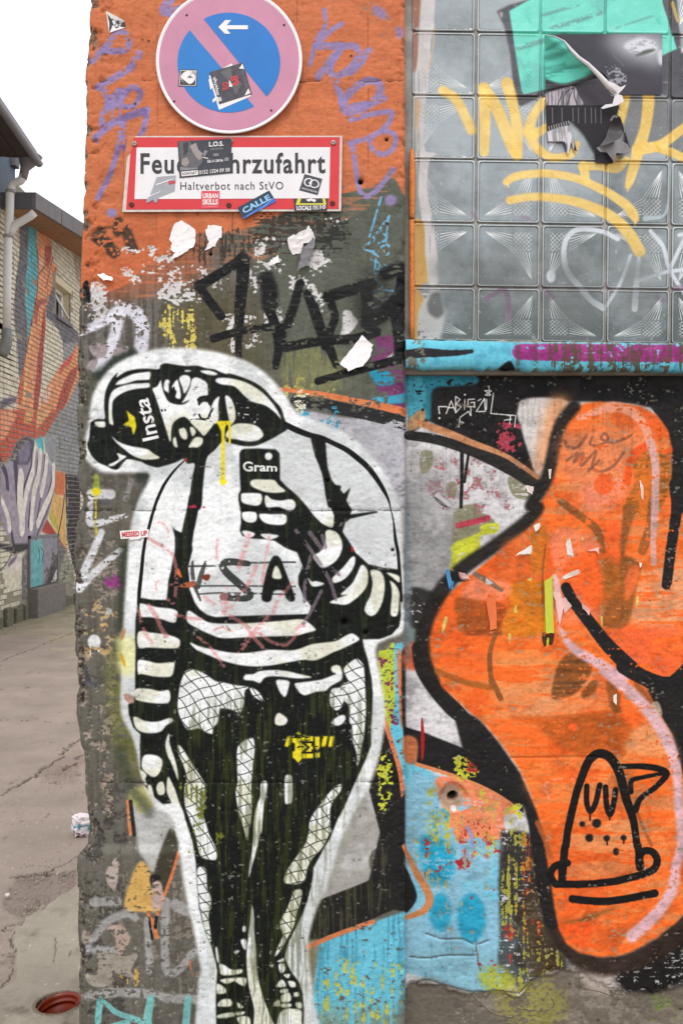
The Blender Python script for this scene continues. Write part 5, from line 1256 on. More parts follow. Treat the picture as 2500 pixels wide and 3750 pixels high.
# ================================================================== glass block window
window = empty('glass_block_window', (P(2100, 0).x, .1, EYE + (1875 - 1246) * PX), 'window of patterned glass blocks splashed with turquoise, yellow and white paint', 'window')
BW = 237 * PX * (D + GY) / D
def build_window():
    kx = (D + GY) / D
    half = 114.2 * PX * kx
    # one block: rounded lip, recessed pane
    def block_mesh():
        bm = bmesh.new()
        rings = [(half, .05), (half, .002), (half - .0018, 0), (half - .0048, 0), (half - .0075, .002), (half - .03, .0035), (half - .055, .003)]
        loops = []
        for h, y in rings:
            rad = min(.007, h * .4); ps = []
            for cx, cz, a0 in ((1, 1, 0), (-1, 1, 90), (-1, -1, 180), (1, -1, 270)):
                for a in (0, 45, 90):
                    t = math.radians(a0 + a)
                    ps.append(bm.verts.new((cx * (h - rad) + rad * math.cos(t), y, cz * (h - rad) + rad * math.sin(t))))
            loops.append(ps)
        for a, b in zip(loops, loops[1:]):
            for k in range(12):
                f = bm.faces.new((a[k], a[(k+1) % 12], b[(k+1) % 12], b[k])); f.smooth = True
        bm.faces.new(loops[-1])
        for f in bm.faces:
            if all(v.co.y < .0041 and v.co.y > .0019 for v in f.verts): f.smooth = False
        bm.faces.ensure_lookup_table()
        for i in range(12): bm.faces[i].material_index = 1
        for i in range(24, 36): bm.faces[i].material_index = 2
        for i in range(36, 48): bm.faces[i].material_index = 1
        bmesh.ops.recalc_face_normals(bm, faces=bm.faces)
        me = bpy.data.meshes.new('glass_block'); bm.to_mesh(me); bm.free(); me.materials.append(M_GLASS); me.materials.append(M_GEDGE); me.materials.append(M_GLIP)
        return me
    bme = block_mesh()
    # moulded star: ridges fanned from two tips, cross-hatched towards the shared corner
    def star_mesh(sx, sz):
        mb = MB(); bm = mb.bm
        L = half - .009
        def ridge(p, q, w=.0012, h=.0008):
            p, q = np.array(p), np.array(q); d = (q - p); n = np.linalg.norm(d)
            if n < .004: return
            nrm = np.array([-d[1], d[0]]) / n * w
            tr = lambda v: ((L - 2 * L * v[0]) * sx, (L - 2 * L * v[1]) * sz)
            a = [tr(p + nrm / (2*L)), tr(p - nrm / (2*L)), tr(q - nrm / (2*L)), tr(q + nrm / (2*L))]; m0, m1 = tr(p), tr(q)
            v = [bm.verts.new((x, .0036, z)) for x, z in a] + [bm.verts.new((m0[0], .0036 - h, m0[1])), bm.verts.new((m1[0], .0036 - h, m1[1]))]
            for f in ((0, 4, 5, 3), (4, 1, 2, 5), (0, 1, 4), (3, 5, 2)):
                try: bm.faces.new([v[k] for k in f])
                except ValueError: pass
        tip = .97; ins = .40
        N = 8
        for k in range(N):
            f = k / (N - 1)
            # from the tip on each edge towards the middle of the star
            ridge((tip - .03 * f, .02 + .045 * f), (.44 - .02 * f, .02 + (ins - .01) * f))
            ridge((.02 + .045 * f, tip - .03 * f), (.02 + (ins - .01) * f, .44 - .02 * f))
        S0, S1 = .02, .41
        for k in range(10):
            c_ = .09 + k * .075                       # one diagonal family
            u0, u1 = max(S0, c_ - S1), min(S1, c_ - S0)
            if u1 > u0: ridge((u0, c_ - u0), (u1, c_ - u1), .0008)
            c_ = -.34 + k * .0755                     # the other
            u0, u1 = max(S0, S0 + c_), min(S1, S1 + c_)
            if u1 > u0: ridge((u0, u0 - c_), (u1, u1 - c_), .0008)
        me = bpy.data.meshes.new('star_relief'); bmesh.ops.recalc_face_normals(bm, faces=bm.faces); bm.to_mesh(me); bm.free()
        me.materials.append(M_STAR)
        return me
    stars = {(sx, sz): star_mesh(sx, sz) for sx in (-1, 1) for sz in (-1, 1)}
    cols = [(1505 + 237 * k) for k in range(0, 6)]      # left joints
    rows = [-350, -117, 117, 350, 583, 817, 1052]       # top joints
    for r, y in enumerate(rows):
        for c_, x in enumerate(cols):
            cx = x + 118.5
            cy = y + 117 + tilt(cx)
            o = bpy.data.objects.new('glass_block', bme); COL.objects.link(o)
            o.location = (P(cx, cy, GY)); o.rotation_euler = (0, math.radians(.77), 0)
            sc = 1.0
            if y == 1052:                                # bottom row is cut off by the ledge
                o.location = P(cx, 1052 + 99 + tilt(cx), GY); o.scale = (1, 1, 196/233)
            if c_ == 0: pass
            o.parent = window; o.matrix_parent_inverse = parent_inv(window)
            # star centres: every second joint
            sx = -1 if c_ % 2 == 0 else 1
            sz = -1 if (r % 2 == 0) else 1
            s_ = bpy.data.objects.new('star_relief', stars[(sx, sz)]); COL.objects.link(s_)
            s_.parent = o
    # joints: continuous mortar set back a little, with raised tooled ridge
    mb = MB()
    a, b_ = P(1462, -360, GY + .006), P(2890, 1262, GY + .004)
    mb.box((a.x, GY + .006, b_.z), (b_.x, GY + .09, a.z))
    mb.build('mortar_grid', M_MORTAR, window)
    mb = MB()
    mb.tube([P(1508, y, GY - .006) for y in (548, 600, 660, 720, 790, 800)], [.006, .010, .011, .010, .009, .007], 8)
    mb.tube([P(1506 + (1 if y % 200 else -1), y, GY - .006) for y in (806, 860, 960, 1030, 1100, 1180, 1244)], [.007, .008, .008, .009, .008, .008, .008], 8)
    mb.build('sealant_strip', mat('orange_sealant', (214, 124, 54), .55, .25, 60, bump=.004), window)
build_window()
# ================================================================== signs
def disc_pts(cx, cy, r, n=72): return [(cx + r*math.cos(2*math.pi*k/n), cy + r*math.sin(2*math.pi*k/n)) for k in range(n)]
def flat(poly, Y, th=.0006):
    """photo-scale polygon -> prism standing at depth Y"""
    w = [P(x, y, Y) for x, y in poly]
    return [(p.x, p.z) for p in w], Y, Y + th
M_WHITE = mat('sign_white', (232, 230, 232), .38, .05, 25)
M_PINK = mat('faded_red', (192, 130, 156), .42, .1, 12)
M_BLUE = mat('sign_blue', (10, 112, 192), .4, .1, 14)
M_BLUE2 = mat('sign_blue_faded', (16, 118, 194), .4, .1, 14)
M_HOLE = mat('drill_hole', (46, 14, 20), .9)
M_SCREW = mat('screw_metal', (150, 140, 130), .45, .3, 200, metallic=.5)
M_RUST = mat('rusty_screw', (88, 46, 36), .8, .35, 200)
M_BLACK = mat('print_black', (44, 42, 44), .5, .1, 60)
M_DARK = mat('print_dark', (52, 52, 58), .45, .2, 90)

SY = -.016
sg = empty('no_parking_sign', P(839, 223, SY), 'round blue no parking sign with faded pink ring and white arrow', 'traffic sign')
C0 = (839, 222)
MB().prism(*[flat(disc_pts(*C0, 267), SY + .0012, .0025)[i] for i in (0, 1, 2)]).build('sign_plate', M_WHITE, sg)
mb = MB()
def ring(mb, c, r0, r1, Y, n=96, c1=None):
    c1 = c1 or c
    a = [mb.bm.verts.new(P(c[0]+r0*math.cos(2*math.pi*k/n), c[1]+r0*math.sin(2*math.pi*k/n), Y)) for k in range(n)]
    b = [mb.bm.verts.new(P(c1[0]+r1*math.cos(2*math.pi*k/n), c1[1]+r1*math.sin(2*math.pi*k/n), Y)) for k in range(n)]
    for k in range(n): mb.bm.faces.new((a[k], a[(k+1) % n], b[(k+1) % n], b[k]))
# rolled edge
n = 96; mb = MB(); prof = [(267, SY + .004), (268, SY + .001), (266, SY - .0012), (262, SY - .0015), (257, SY + .0004), (254, SY + .0006)]
rg = [[mb.bm.verts.new(P(C0[0]+r*math.cos(2*math.pi*k/n), C0[1]+r*math.sin(2*math.pi*k/n), y)) for k in range(n)] for r, y in prof]
for a, b in zip(rg, rg[1:]):
    for k in range(n):
        f = mb.bm.faces.new((a[k], a[(k+1) % n], b[(k+1) % n], b[k])); f.smooth = True
mb.build('sign_rim', M_WHITE, sg)
MB().prism(*flat(disc_pts(*C0, 256), SY + .0002)).build('red_ring', M_PINK, sg)
BC, BR_ = (838, 229), 188
def seg(p, q, side):
    """blue field on one side of the chord p-q"""
    d = Vector((q[0]-p[0], q[1]-p[1])).normalized(); nrm = Vector((-d.y, d.x)) * side
    o = [(BC[0]+BR_*math.cos(t), BC[1]+(BR_-5)*math.sin(t)) for t in np.linspace(0, 2*math.pi, 160, endpoint=False)]
    keep = [i for i, c in enumerate(o) if (c[0]-p[0])*nrm.x + (c[1]-p[1])*nrm.y > 0]
    st = next(i for i in keep if (i-1) % 160 not in keep)
    out = []; i = st
    while i % 160 in keep and len(out) < 160: out.append(o[i % 160]); i += 1
    return out
MB().prism(*flat(seg((745, 78), (972, 350), -1), SY - .0006)).build('blue_field', M_BLUE, sg)
MB().prism(*flat(seg((702, 112), (930, 382), 1), SY - .0006)).build('blue_field', M_BLUE2, sg)
TS = T(280, 0, 2)
MB().prism(*flat(TS("1040,198 1090,147 1133,147 1101,185 1255,185 1255,214 1101,214 1128,247 1088,247"), SY - .0014)).build('arrow', M_WHITE, sg)
for x, y in ((684, 55), (1040, 91), (638, 371), (993, 404)): MB().prism(*flat(disc_pts(x, y, 4, 10), SY - .0009)).build('rivet_hole', M_HOLE, sg)
MB().box((P(800, 0).x, SY + .004, P(0, 300).z), (P(880, 0).x, .012, P(0, 150).z)).build('sign_bracket', M_SCREW, sg)

fs = empty('fire_access_sign', P(850, 636, -.008), 'white fire access sign with thick red border and black German lettering', 'street sign')
M_RED = mat('enamel_red', (205, 44, 50), .35, .1, 18)
FY = -.010
MB().prism(*flat(pts("472,498 1253,497 1249,773 448,776"), FY + .001, .003)).build('sign_plate', mat('enamel_edge', (206, 196, 188), .5, .2, 60), fs)
MB().prism(*flat(pts("483,503 1244,502 1240,765 462,767"), FY)).build('red_border', M_RED, fs)
MB().prism(*flat(pts("501,540 1209,539 1205,726 493,729"), FY - .0008)).build('white_panel', mat('enamel_white', (226, 224, 226), .33, .05, 20), fs)
# patches of wall paint brushed over the left and right edges
mb = MB()
mb.prism(*flat(pts("470,499 496,499 486,520 484,548 466,572 455,640 458,560"), FY - .0006, .0004))
mb.build('paint_overlap', mat('orange_overlap', ORG, .7, .15, 50), fs)

def text_obj(name, body, quad, Y, m, parent, bold=0.0, fn=None, space=1.0):
    uv, fs_ = text_mesh(body, bold, space)
    if fn is None:
        p = quad_map(quad, uv); vs = [P(x, y, Y) for x, y in p]
    else: vs = [fn(u, v) for u, v in uv]
    me = mesh(name, vs, fs_)
    # face the street
    if len(me.polygons) and me.polygons[0].normal.y > 0: me.flip_normals()
    return link(name, me, m, parent)
text_obj('lettering', 'Feuerwehrzufahrt', pts("515,560 1191,558 1191,635 515,637"), FY - .0016, M_BLACK, fs, .021, space=1.13)
text_obj('lettering', 'Haltverbot nach StVO', pts("661,666 1037,665 1037,694 661,695"), FY - .0016, M_BLACK, fs, .0, space=1.12)
for k, (x, y, m) in enumerate(((493, 526, M_SCREW), (844, 515, M_SCREW), (1220, 522, M_SCREW), (482, 749, M_RUST), (838, 751, M_RUST), (1217, 744, M_RUST))):
    mb = MB(); nn = 14
    pr = [(10, FY), (9.5, FY - .0025), (6, FY - .0035), (3, FY - .0036), (2.6, FY - .002)]
    rg = [[mb.bm.verts.new(P(x+r*math.cos(2*math.pi*j/nn), y+r*math.sin(2*math.pi*j/nn), yy)) for j in range(nn)] for r, yy in pr]
    for a, b in zip(rg, rg[1:]):
        for j in range(nn):
            f = mb.bm.faces.new((a[j], a[(j+1) % nn], b[(j+1) % nn], b[j])); f.smooth = True
    mb.bm.faces.new(rg[-1])
    o = mb.build('screw', m, fs)
    if m is M_RUST: o['label'] = 'rusty screw'

# ================================================================== stickers
def sticker(name, label, quad, Y, base, items, lift=None, cat='sticker'):
    """quad TL TR BR BL in photo-scale pixels; items are (kind, data, material)"""
    q = np.array(pts(quad) if isinstance(quad, str) else quad, float)
    ctr = q.mean(0)
    root = empty(name, P(*ctr, Y), label, cat)
    lift = lift or (lambda u, v: 0.0)
    def fn(d):
        def f(u, v):
            p = quad_map(q, np.array([[u, v]]))[0]
            return P(p[0], p[1], Y - d - lift(u, v))
        return f
    def sheet(nm, m, d, u0=0, v0=0, u1=1, v1=1, nu=12, nv=12):
        f = fn(d)
        vs = [f(u0 + (u1-u0)*i/nu, v0 + (v1-v0)*j/nv) for j in range(nv+1) for i in range(nu+1)]
        qs = [(j*(nu+1)+i, j*(nu+1)+i+1, (j+1)*(nu+1)+i+1, (j+1)*(nu+1)+i) for j in range(nv) for i in range(nu)]
        return link(nm, mesh(nm, vs, qs), m, root)
    sheet('sticker_sheet', base, 0)
    for k, (kind, data, m) in enumerate(items):
        f = fn(.0004 + .00012 * k)
        if kind == 'text':
            body, u0, v0, u1, v1 = data[:5]; bold = data[5] if len(data) > 5 else .01
            text_obj('lettering', body, None, 0, m, root, bold, fn=lambda u, v: f(u0 + (u1-u0)*u, v0 + (v1-v0)*v))
        elif kind == 'poly':
            n_ = len(data)
            me = mesh('print', [f(u, v) for u, v in data], [tuple(range(n_))])
            if me.polygons[0].normal.y > 0: me.flip_normals()
            link('print', me, m, root)
        elif kind == 'rect': sheet('print', m, .0004 + .00012 * k, *data, 4, 4)
        elif kind == 'oval':
            u, v, a, b_ = data
            me = mesh('print', [f(u + a*math.cos(t), v + b_*math.sin(t)) for t in np.linspace(0, 2*math.pi, 20, endpoint=False)], [tuple(range(20))])
            if me.polygons[0].normal.y > 0: me.flip_normals()
            link('print', me, m, root)
    return root
pW = mat('paper_white', (232, 228, 228), .55, .05, 60); pK = mat('sticker_black', (46, 46, 50), .4, .15, 60); pG = mat('print_grey', (130, 130, 134), .5, .15, 60); pR = mat('print_red', (196, 58, 66), .45, .1, 60)
pV = mat('print_violet_grey', (108, 100, 124), .5, .1, 60); pD = mat('flyer_dark', (52, 54, 62), .35, .25, 30); pS = mat('flyer_skin', (150, 140, 136), .45, .25, 120); pM = mat('flyer_mid', (92, 90, 94), .45, .3, 90)
U = lambda t: [tuple(float(v) for v in q.split(',')) for q in t.split()]

sticker('cartoon_eye_sticker', 'small curled black and white sticker with two round eyes near the pillar edge', [(389, 40), (455, 74), (461, 100), (400, 120)], -.002, pW,
        [('poly', U("0,0 .1,.5 .05,.9 .3,.62 .2,.2"), pK), ('poly', U("1,0 .7,.2 .85,.6 1,.8"), pK), ('oval', (.33, .52, .17, .2), pK), ('oval', (.34, .52, .13, .16), pW), ('oval', (.30, .58, .08, .1), pV), ('oval', (.68, .52, .17, .2), pK), ('oval', (.68, .52, .13, .16), pW), ('oval', (.62, .62, .09, .09), pK), ('oval', (.5, .26, .12, .09), pK), ('oval', (.5, .29, .08, .05), pW)],
        lift=lambda u, v: .010 * max(0, v - .55) + .008 * max(0, .2 - u))
sticker('leaf_sticker', 'small black and white sticker with leaves and stripes on the blue sign field', [(658, 254), (724, 255), (720, 317), (653, 316)], SY - .0008, pK,
        [('rect', (.05, .05, .95, .95), pW), ('rect', (.08, .08, .92, .92), pK), ('oval', (.5, .52, .40, .40), pW)] +
        [('poly', [(.12 + k*.09, .56 - k*.10), (.20 + k*.09, .56 - k*.10), (.62, .13 - k*.0), (.55, .10)], pK) for k in range(0)] +
        [('poly', U("%.2f,%.2f %.2f,%.2f %.2f,%.2f %.2f,%.2f" % (.10, .52 - k*.1, .10, .47 - k*.1, .56 + .05*k, .09, .62 + .05*k, .11)), pK) for k in range(4)] +
        [('poly', U("%.2f,%.2f %.2f,%.2f %.2f,%.2f" % (.62 - .02, .52, .62 + .22*math.cos(a), .52 + .22*math.sin(a), .62 + .04, .56)), pK) for a in (0.1, .8, 1.6, 2.4, 3.0)] + [('text', ('KMD', .56, .76, .94, .9, .02), pW)], )
sticker('torn_sticker_backing', 'torn white sticker remains behind the dark band sticker on the round sign', [(765, 278), (848, 232), (920, 352), (802, 402)], SY - .0009, pW, [('poly', U("-.08,.62 .04,.66 .02,.9 -.05,.92"), pW), ('poly', U("-.12,.25 .05,.3 .05,.38 -.1,.34"), pW)], cat='paper')
sticker('band_sticker', 'dark grey square band sticker stuck across the diagonal bar of the round sign', [(767, 264), (890, 229), (922, 344), (803, 382)], SY - .0016, mat('band_dark', (66, 64, 72), .35, .5, 70),
        [('poly', U("0.3,.9 .62,.98 .6,.7 .45,.6"), pM), ('poly', U(".55,.1 .8,.4 .7,.55 .5,.4"), pM), ('poly', U(".84,.86 .98,.97 .98,.8"), pW), ('poly', U(".78,.02 .95,.2 .97,.04"), pW), ('poly', U(".42,.42 .48,.62 .52,.46 .56,.5 .5,.38"), pW), ('poly', U(".0,.08 .0,.22 .04,.22 .04,.08"), pW), ('poly', U(".06,.08 .06,.2 .1,.2 .1,.08"), pW)])
def band_txt():
    r = [o for o in bpy.data.objects if o.name == 'band_sticker'][0]
    Y = SY - .0026
    text_obj('lettering', 'stepphigh', pts("790,350 778,284 792,280 806,346"), Y, pW, r, .015)
    text_obj('lettering', '50', pts("817,334 812,304 834,298 838,326"), Y, pR, r, .03)
    text_obj('lettering', '68', pts("848,318 842,282 870,274 877,308"), Y, pR, r, .03)
    text_obj('lettering', 'DER DICKE HASE', pts("900,322 884,260 892,256 909,320"), Y, pG, r, .0)
band_txt()
sticker('flyer_sticker', 'dark event flyer with a smoking man and phone number stuck over the sign lettering', [(651, 518), (848, 507), (847, 634), (658, 652)], FY - .0022, pD,
        [('poly', U(".02,.98 .22,.99 .3,.8 .36,.66 .46,.60 .44,.5 .46,.44 .40,.3 .30,.2 .05,.2"), pM), ('poly', U(".22,.86 .34,.94 .38,.74 .46,.62 .43,.56 .45,.5 .40,.44 .34,.52 .28,.66"), pS), ('poly', U(".06,.5 .16,.56 .20,.40 .14,.3 .06,.36"), pS), ('poly', U(".02,.3 .16,.26 .38,.24 .34,.2 .02,.2"), pG), ('poly', U(".10,.95 .2,.97 .18,.7 .1,.6"), pK),
         ('poly', U(".45,.515 .56,.46 .565,.48 .45,.535"), pW), ('poly', U(".46,.6 .5,.72 .56,.68 .52,.6 .50,.52"), pG), ('text', ('L.O.S.', .58, .80, .85, .94, .03), pW), ('text', ('CRACKAVELI', .60, .70, .84, .76, .02), pG), ('text', ('25.11.2016', .54, .355, .84, .43, .03), pW), ('rect', (.87, .36, .95, .46), pG), ('rect', (.66, .52, .76, .6), pG),
         ('rect', (.04, .04, .36, .17), pW), ('text', ('KONTAKT', .06, .065, .34, .145, .03), pK), ('text', ('0152 1324 09 58', .38, .05, .97, .16, .01), pW)],
        lift=lambda u, v: .012 * max(0, (u + v) - 1.72) ** 1.0 + .0006 * math.sin(9*u) * v)
sticker('grey_robot_sticker', 'torn grey cut-out sticker at the lower left of the fire access sign', [(575, 648), (645, 642), (640, 700), (540, 740)], FY - .0014, mat('sticker_grey', (158, 160, 168), .5, .12, 70),
        [('poly', U("-.06,.20 .42,.25 .40,-.24 .30,-.15 .2,.0 .05,-.04 -.05,.0"), mat('sticker_grey', (158, 160, 168))), ('poly', U(".66,.72 1.0,.66 1.0,.5 .72,.52"), pR), ('poly', U(".1,.70 .9,.84 .9,.79 .1,.64"), pW), ('poly', U("0,.26 .42,.3 .42,.26 0,.22"), pW)])
sticker('urban_sticker', 'small square red sticker with white block lettering on the lower sign border', [(738, 699), (805, 699), (803, 763), (736, 764)], FY - .0012, mat('sticker_coral', (214, 70, 82), .45, .08, 60), [('text', ('URBAN', .08, .58, .92, .86, .03), pW), ('text', ('SKILLS', .08, .22, .92, .53, .03), pW), ('text', ('www.urbanskills.de', .14, .08, .86, .14, .0), mat('print_pale_pink', (236, 168, 172), .5))])
pL = mat('print_light_blue', (142, 196, 236), .4, .15, 80); pB = mat('sticker_navy', (28, 52, 74), .35, .3, 40)
sticker('blue_name_sticker', 'slanted dark blue sticker with glowing pale letters at the lower sign edge', [(870, 760), (986, 697), (1011, 738), (891, 802)], FY - .0016, pB,
        [('poly', U("0,.0 1,.0 1,.3 .0,.12"), mat('print_blue', (44, 96, 186), .4, .2, 60)), ('poly', U(".1,.02 .6,.2 .62,.22 .12,.05"), pL), ('poly', U(".5,.02 .98,.34 .99,.31 .52,.0"), pL), ('text', ('CALLE', .08, .32, .92, .78, .035), pL)])
sticker('groove_sticker', 'tilted dark square sticker with white double ring emblem on the sign', [(1115, 637), (1180, 655), (1163, 715), (1095, 697)], FY - .0012, mat('sticker_slate', (60, 64, 72), .4, .1, 60), [('oval', (.36, .60, .27, .25), pW), ('oval', (.36, .60, .20, .19), mat('sticker_slate', (60, 64, 72))), ('rect', (.36, .55, .62, .60), pW), ('oval', (.66, .60, .27, .25), pW), ('oval', (.66, .60, .20, .19), mat('sticker_slate', (60, 64, 72))), ('rect', (.47, .40, .52, .80), pW), ('text', ('GROOVELINE', .10, .12, .92, .22, .0), pW)])
sticker('locals_sticker', 'black sticker with yellow warning triangle over the lower right sign corner', [(1075, 727), (1200, 727), (1197, 772), (1078, 774)], FY - .0014, pK, [('poly', U(".05,.50 .12,1.0 .22,1.0 .17,.62 .88,.62 .84,1.0 .92,1.0 .97,.50"), mat('print_yellow', (212, 206, 70), .45)), ('poly', U(".35,.9 .45,.75 .5,.85 .62,.7 .66,.9 .5,1.0"), pW), ('text', ('LOCALS', .07, .08, .52, .44, .04), pW), ('text', ('ONLY', .56, .24, .75, .46, .03), pW), ('rect', (.56, .14, .75, .19), pW), ('text', ('10', .78, .16, .95, .48, .03), pW)])
sticker('messed_sticker', 'white die-cut sticker with red comic lettering on the astronaut mural', [(439, 1944), (546, 1938), (543, 1967), (443, 1974)], -.0022, pW, [('poly', U(".3,.1 .32,-.18 .72,-.16 .74,.1"), pW), ('text', ('MESSED UP', .06, .18, .95, .86, .04), pR), ('text', ('GOLDEN FUNK', .38, -.1, .68, .02, .0), pG)][0:2], lift=lambda u, v: 0)

# ================================================================== torn paper left on the pillar
def scrap(name, label, poly, Y, curl, m=None, step=2.6, group=None, cat='paper', seed=0):
    p = np.vstack([a + (b - a) * t for a, b in zip(poly, np.roll(poly, -1, 0)) for t in (0, .25, .5, .75)])
    rs = np.random.default_rng(seed); p = p + rs.normal(0, 1.6, p.shape)
    lo, hi = p.min(0), p.max(0)
    me_pts = []
    bm = bmesh.new()
    vs = [bm.verts.new((x, y, 0)) for x, y in p]
    f = bm.faces.new(vs)
    for ax, a0, a1 in ((0, lo[0], hi[0]), (1, lo[1], hi[1])):
        for c in np.arange(a0 + step*3, a1, step*4):
            co = (c, 0, 0) if ax == 0 else (0, c, 0); no = (1, 0, 0) if ax == 0 else (0, 1, 0)
            bmesh.ops.bisect_plane(bm, geom=bm.verts[:] + bm.edges[:] + bm.faces[:], plane_co=co, plane_no=no)
    c0 = (lo + hi) / 2; sz = (hi - lo)
    for v in bm.verts:
        u, w = (v.co.x - lo[0]) / sz[0], (v.co.y - lo[1]) / sz[1]
        d = curl(u, w) + .0025 * mnoise.noise(Vector((v.co.x * .06, v.co.y * .06, seed)))
        v.co = P(v.co.x, v.co.y, Y - max(d, 0) - .0006) 
    bmesh.ops.recalc_face_normals(bm, faces=bm.faces)
    me = bpy.data.meshes.new(name); bm.to_mesh(me); bm.free()
    o = link(name, me, m or pW)
    # origin at the scrap itself
    c = P(*c0, Y); me.transform(__import__('mathutils').Matrix.Translation(-c)); o.location = c
    md = o.modifiers.new('thickness', 'SOLIDIFY'); md.thickness = .0007
    return tag(o, label, cat, group)
GP = 'torn poster scraps on the pillar'
M3_ = T(700, 800, 1.96); B_ = T(280, 0, 2); R_ = T(900, 0, 2)
scrap('paper_scrap', 'largest torn white paper scrap, rounded, below the left of the red sign', B_("715,1640 770,1612 830,1650 880,1690 860,1800 800,1850 740,1880 685,1905 725,1850 690,1830 700,1780 678,1750"), -.001, lambda u, w: .012 * max(0, w - .55) + .01 * max(0, u - .7), group=GP, seed=1)
scrap('paper_scrap', 'jagged white paper scrap right of the largest rounded one', B_("960,1655 1000,1648 1062,1660 1065,1740 1030,1760 1020,1800 945,1830 965,1770 945,1700"), -.001, lambda u, w: .007 * max(0, .4 - u), group=GP, seed=2)
scrap('paper_scrap', 'layered white scrap with a grey hanging strip under the sign corner', R_("305,1745 370,1710 440,1680 455,1650 480,1680 495,1705 505,1760 420,1790 410,1850 340,1870 310,1810"), -.001, lambda u, w: .012 * (1 - w), group=GP, seed=3)
scrap('paper_strip', 'grey hanging strip below the layered white paper scrap', R_("500,1720 512,1770 480,1860 440,1950 370,1985 400,1900 405,1830 450,1790"), -.001, lambda u, w: .006 + .006 * w, m=mat('scrap_grey', (112, 110, 114), .6, .2, 80), group=GP, seed=4)
scrap('paper_scrap', 'small white leaf-shaped scrap left of the layered scrap', R_("155,1932 195,1895 238,1872 252,1918 175,1950"), -.001, lambda u, w: .006 * u, group=GP, seed=5)
scrap('paper_scrap', 'small folded white scrap near the left pillar edge', B_("155,2012 190,2000 240,2020 266,2032 262,2058 200,2048"), -.001, lambda u, w: .012 * w, group=GP, seed=6)
scrap('paper_scrap', 'big white rectangular scrap peeling off the black tag', M3_("1065,1042 1130,960 1228,838 1306,908 1290,985 1232,1060 1128,1092"), -.002, lambda u, w: .014 * max(0, w - .3) + .01 * max(0, .35 - u), group=GP, seed=7)

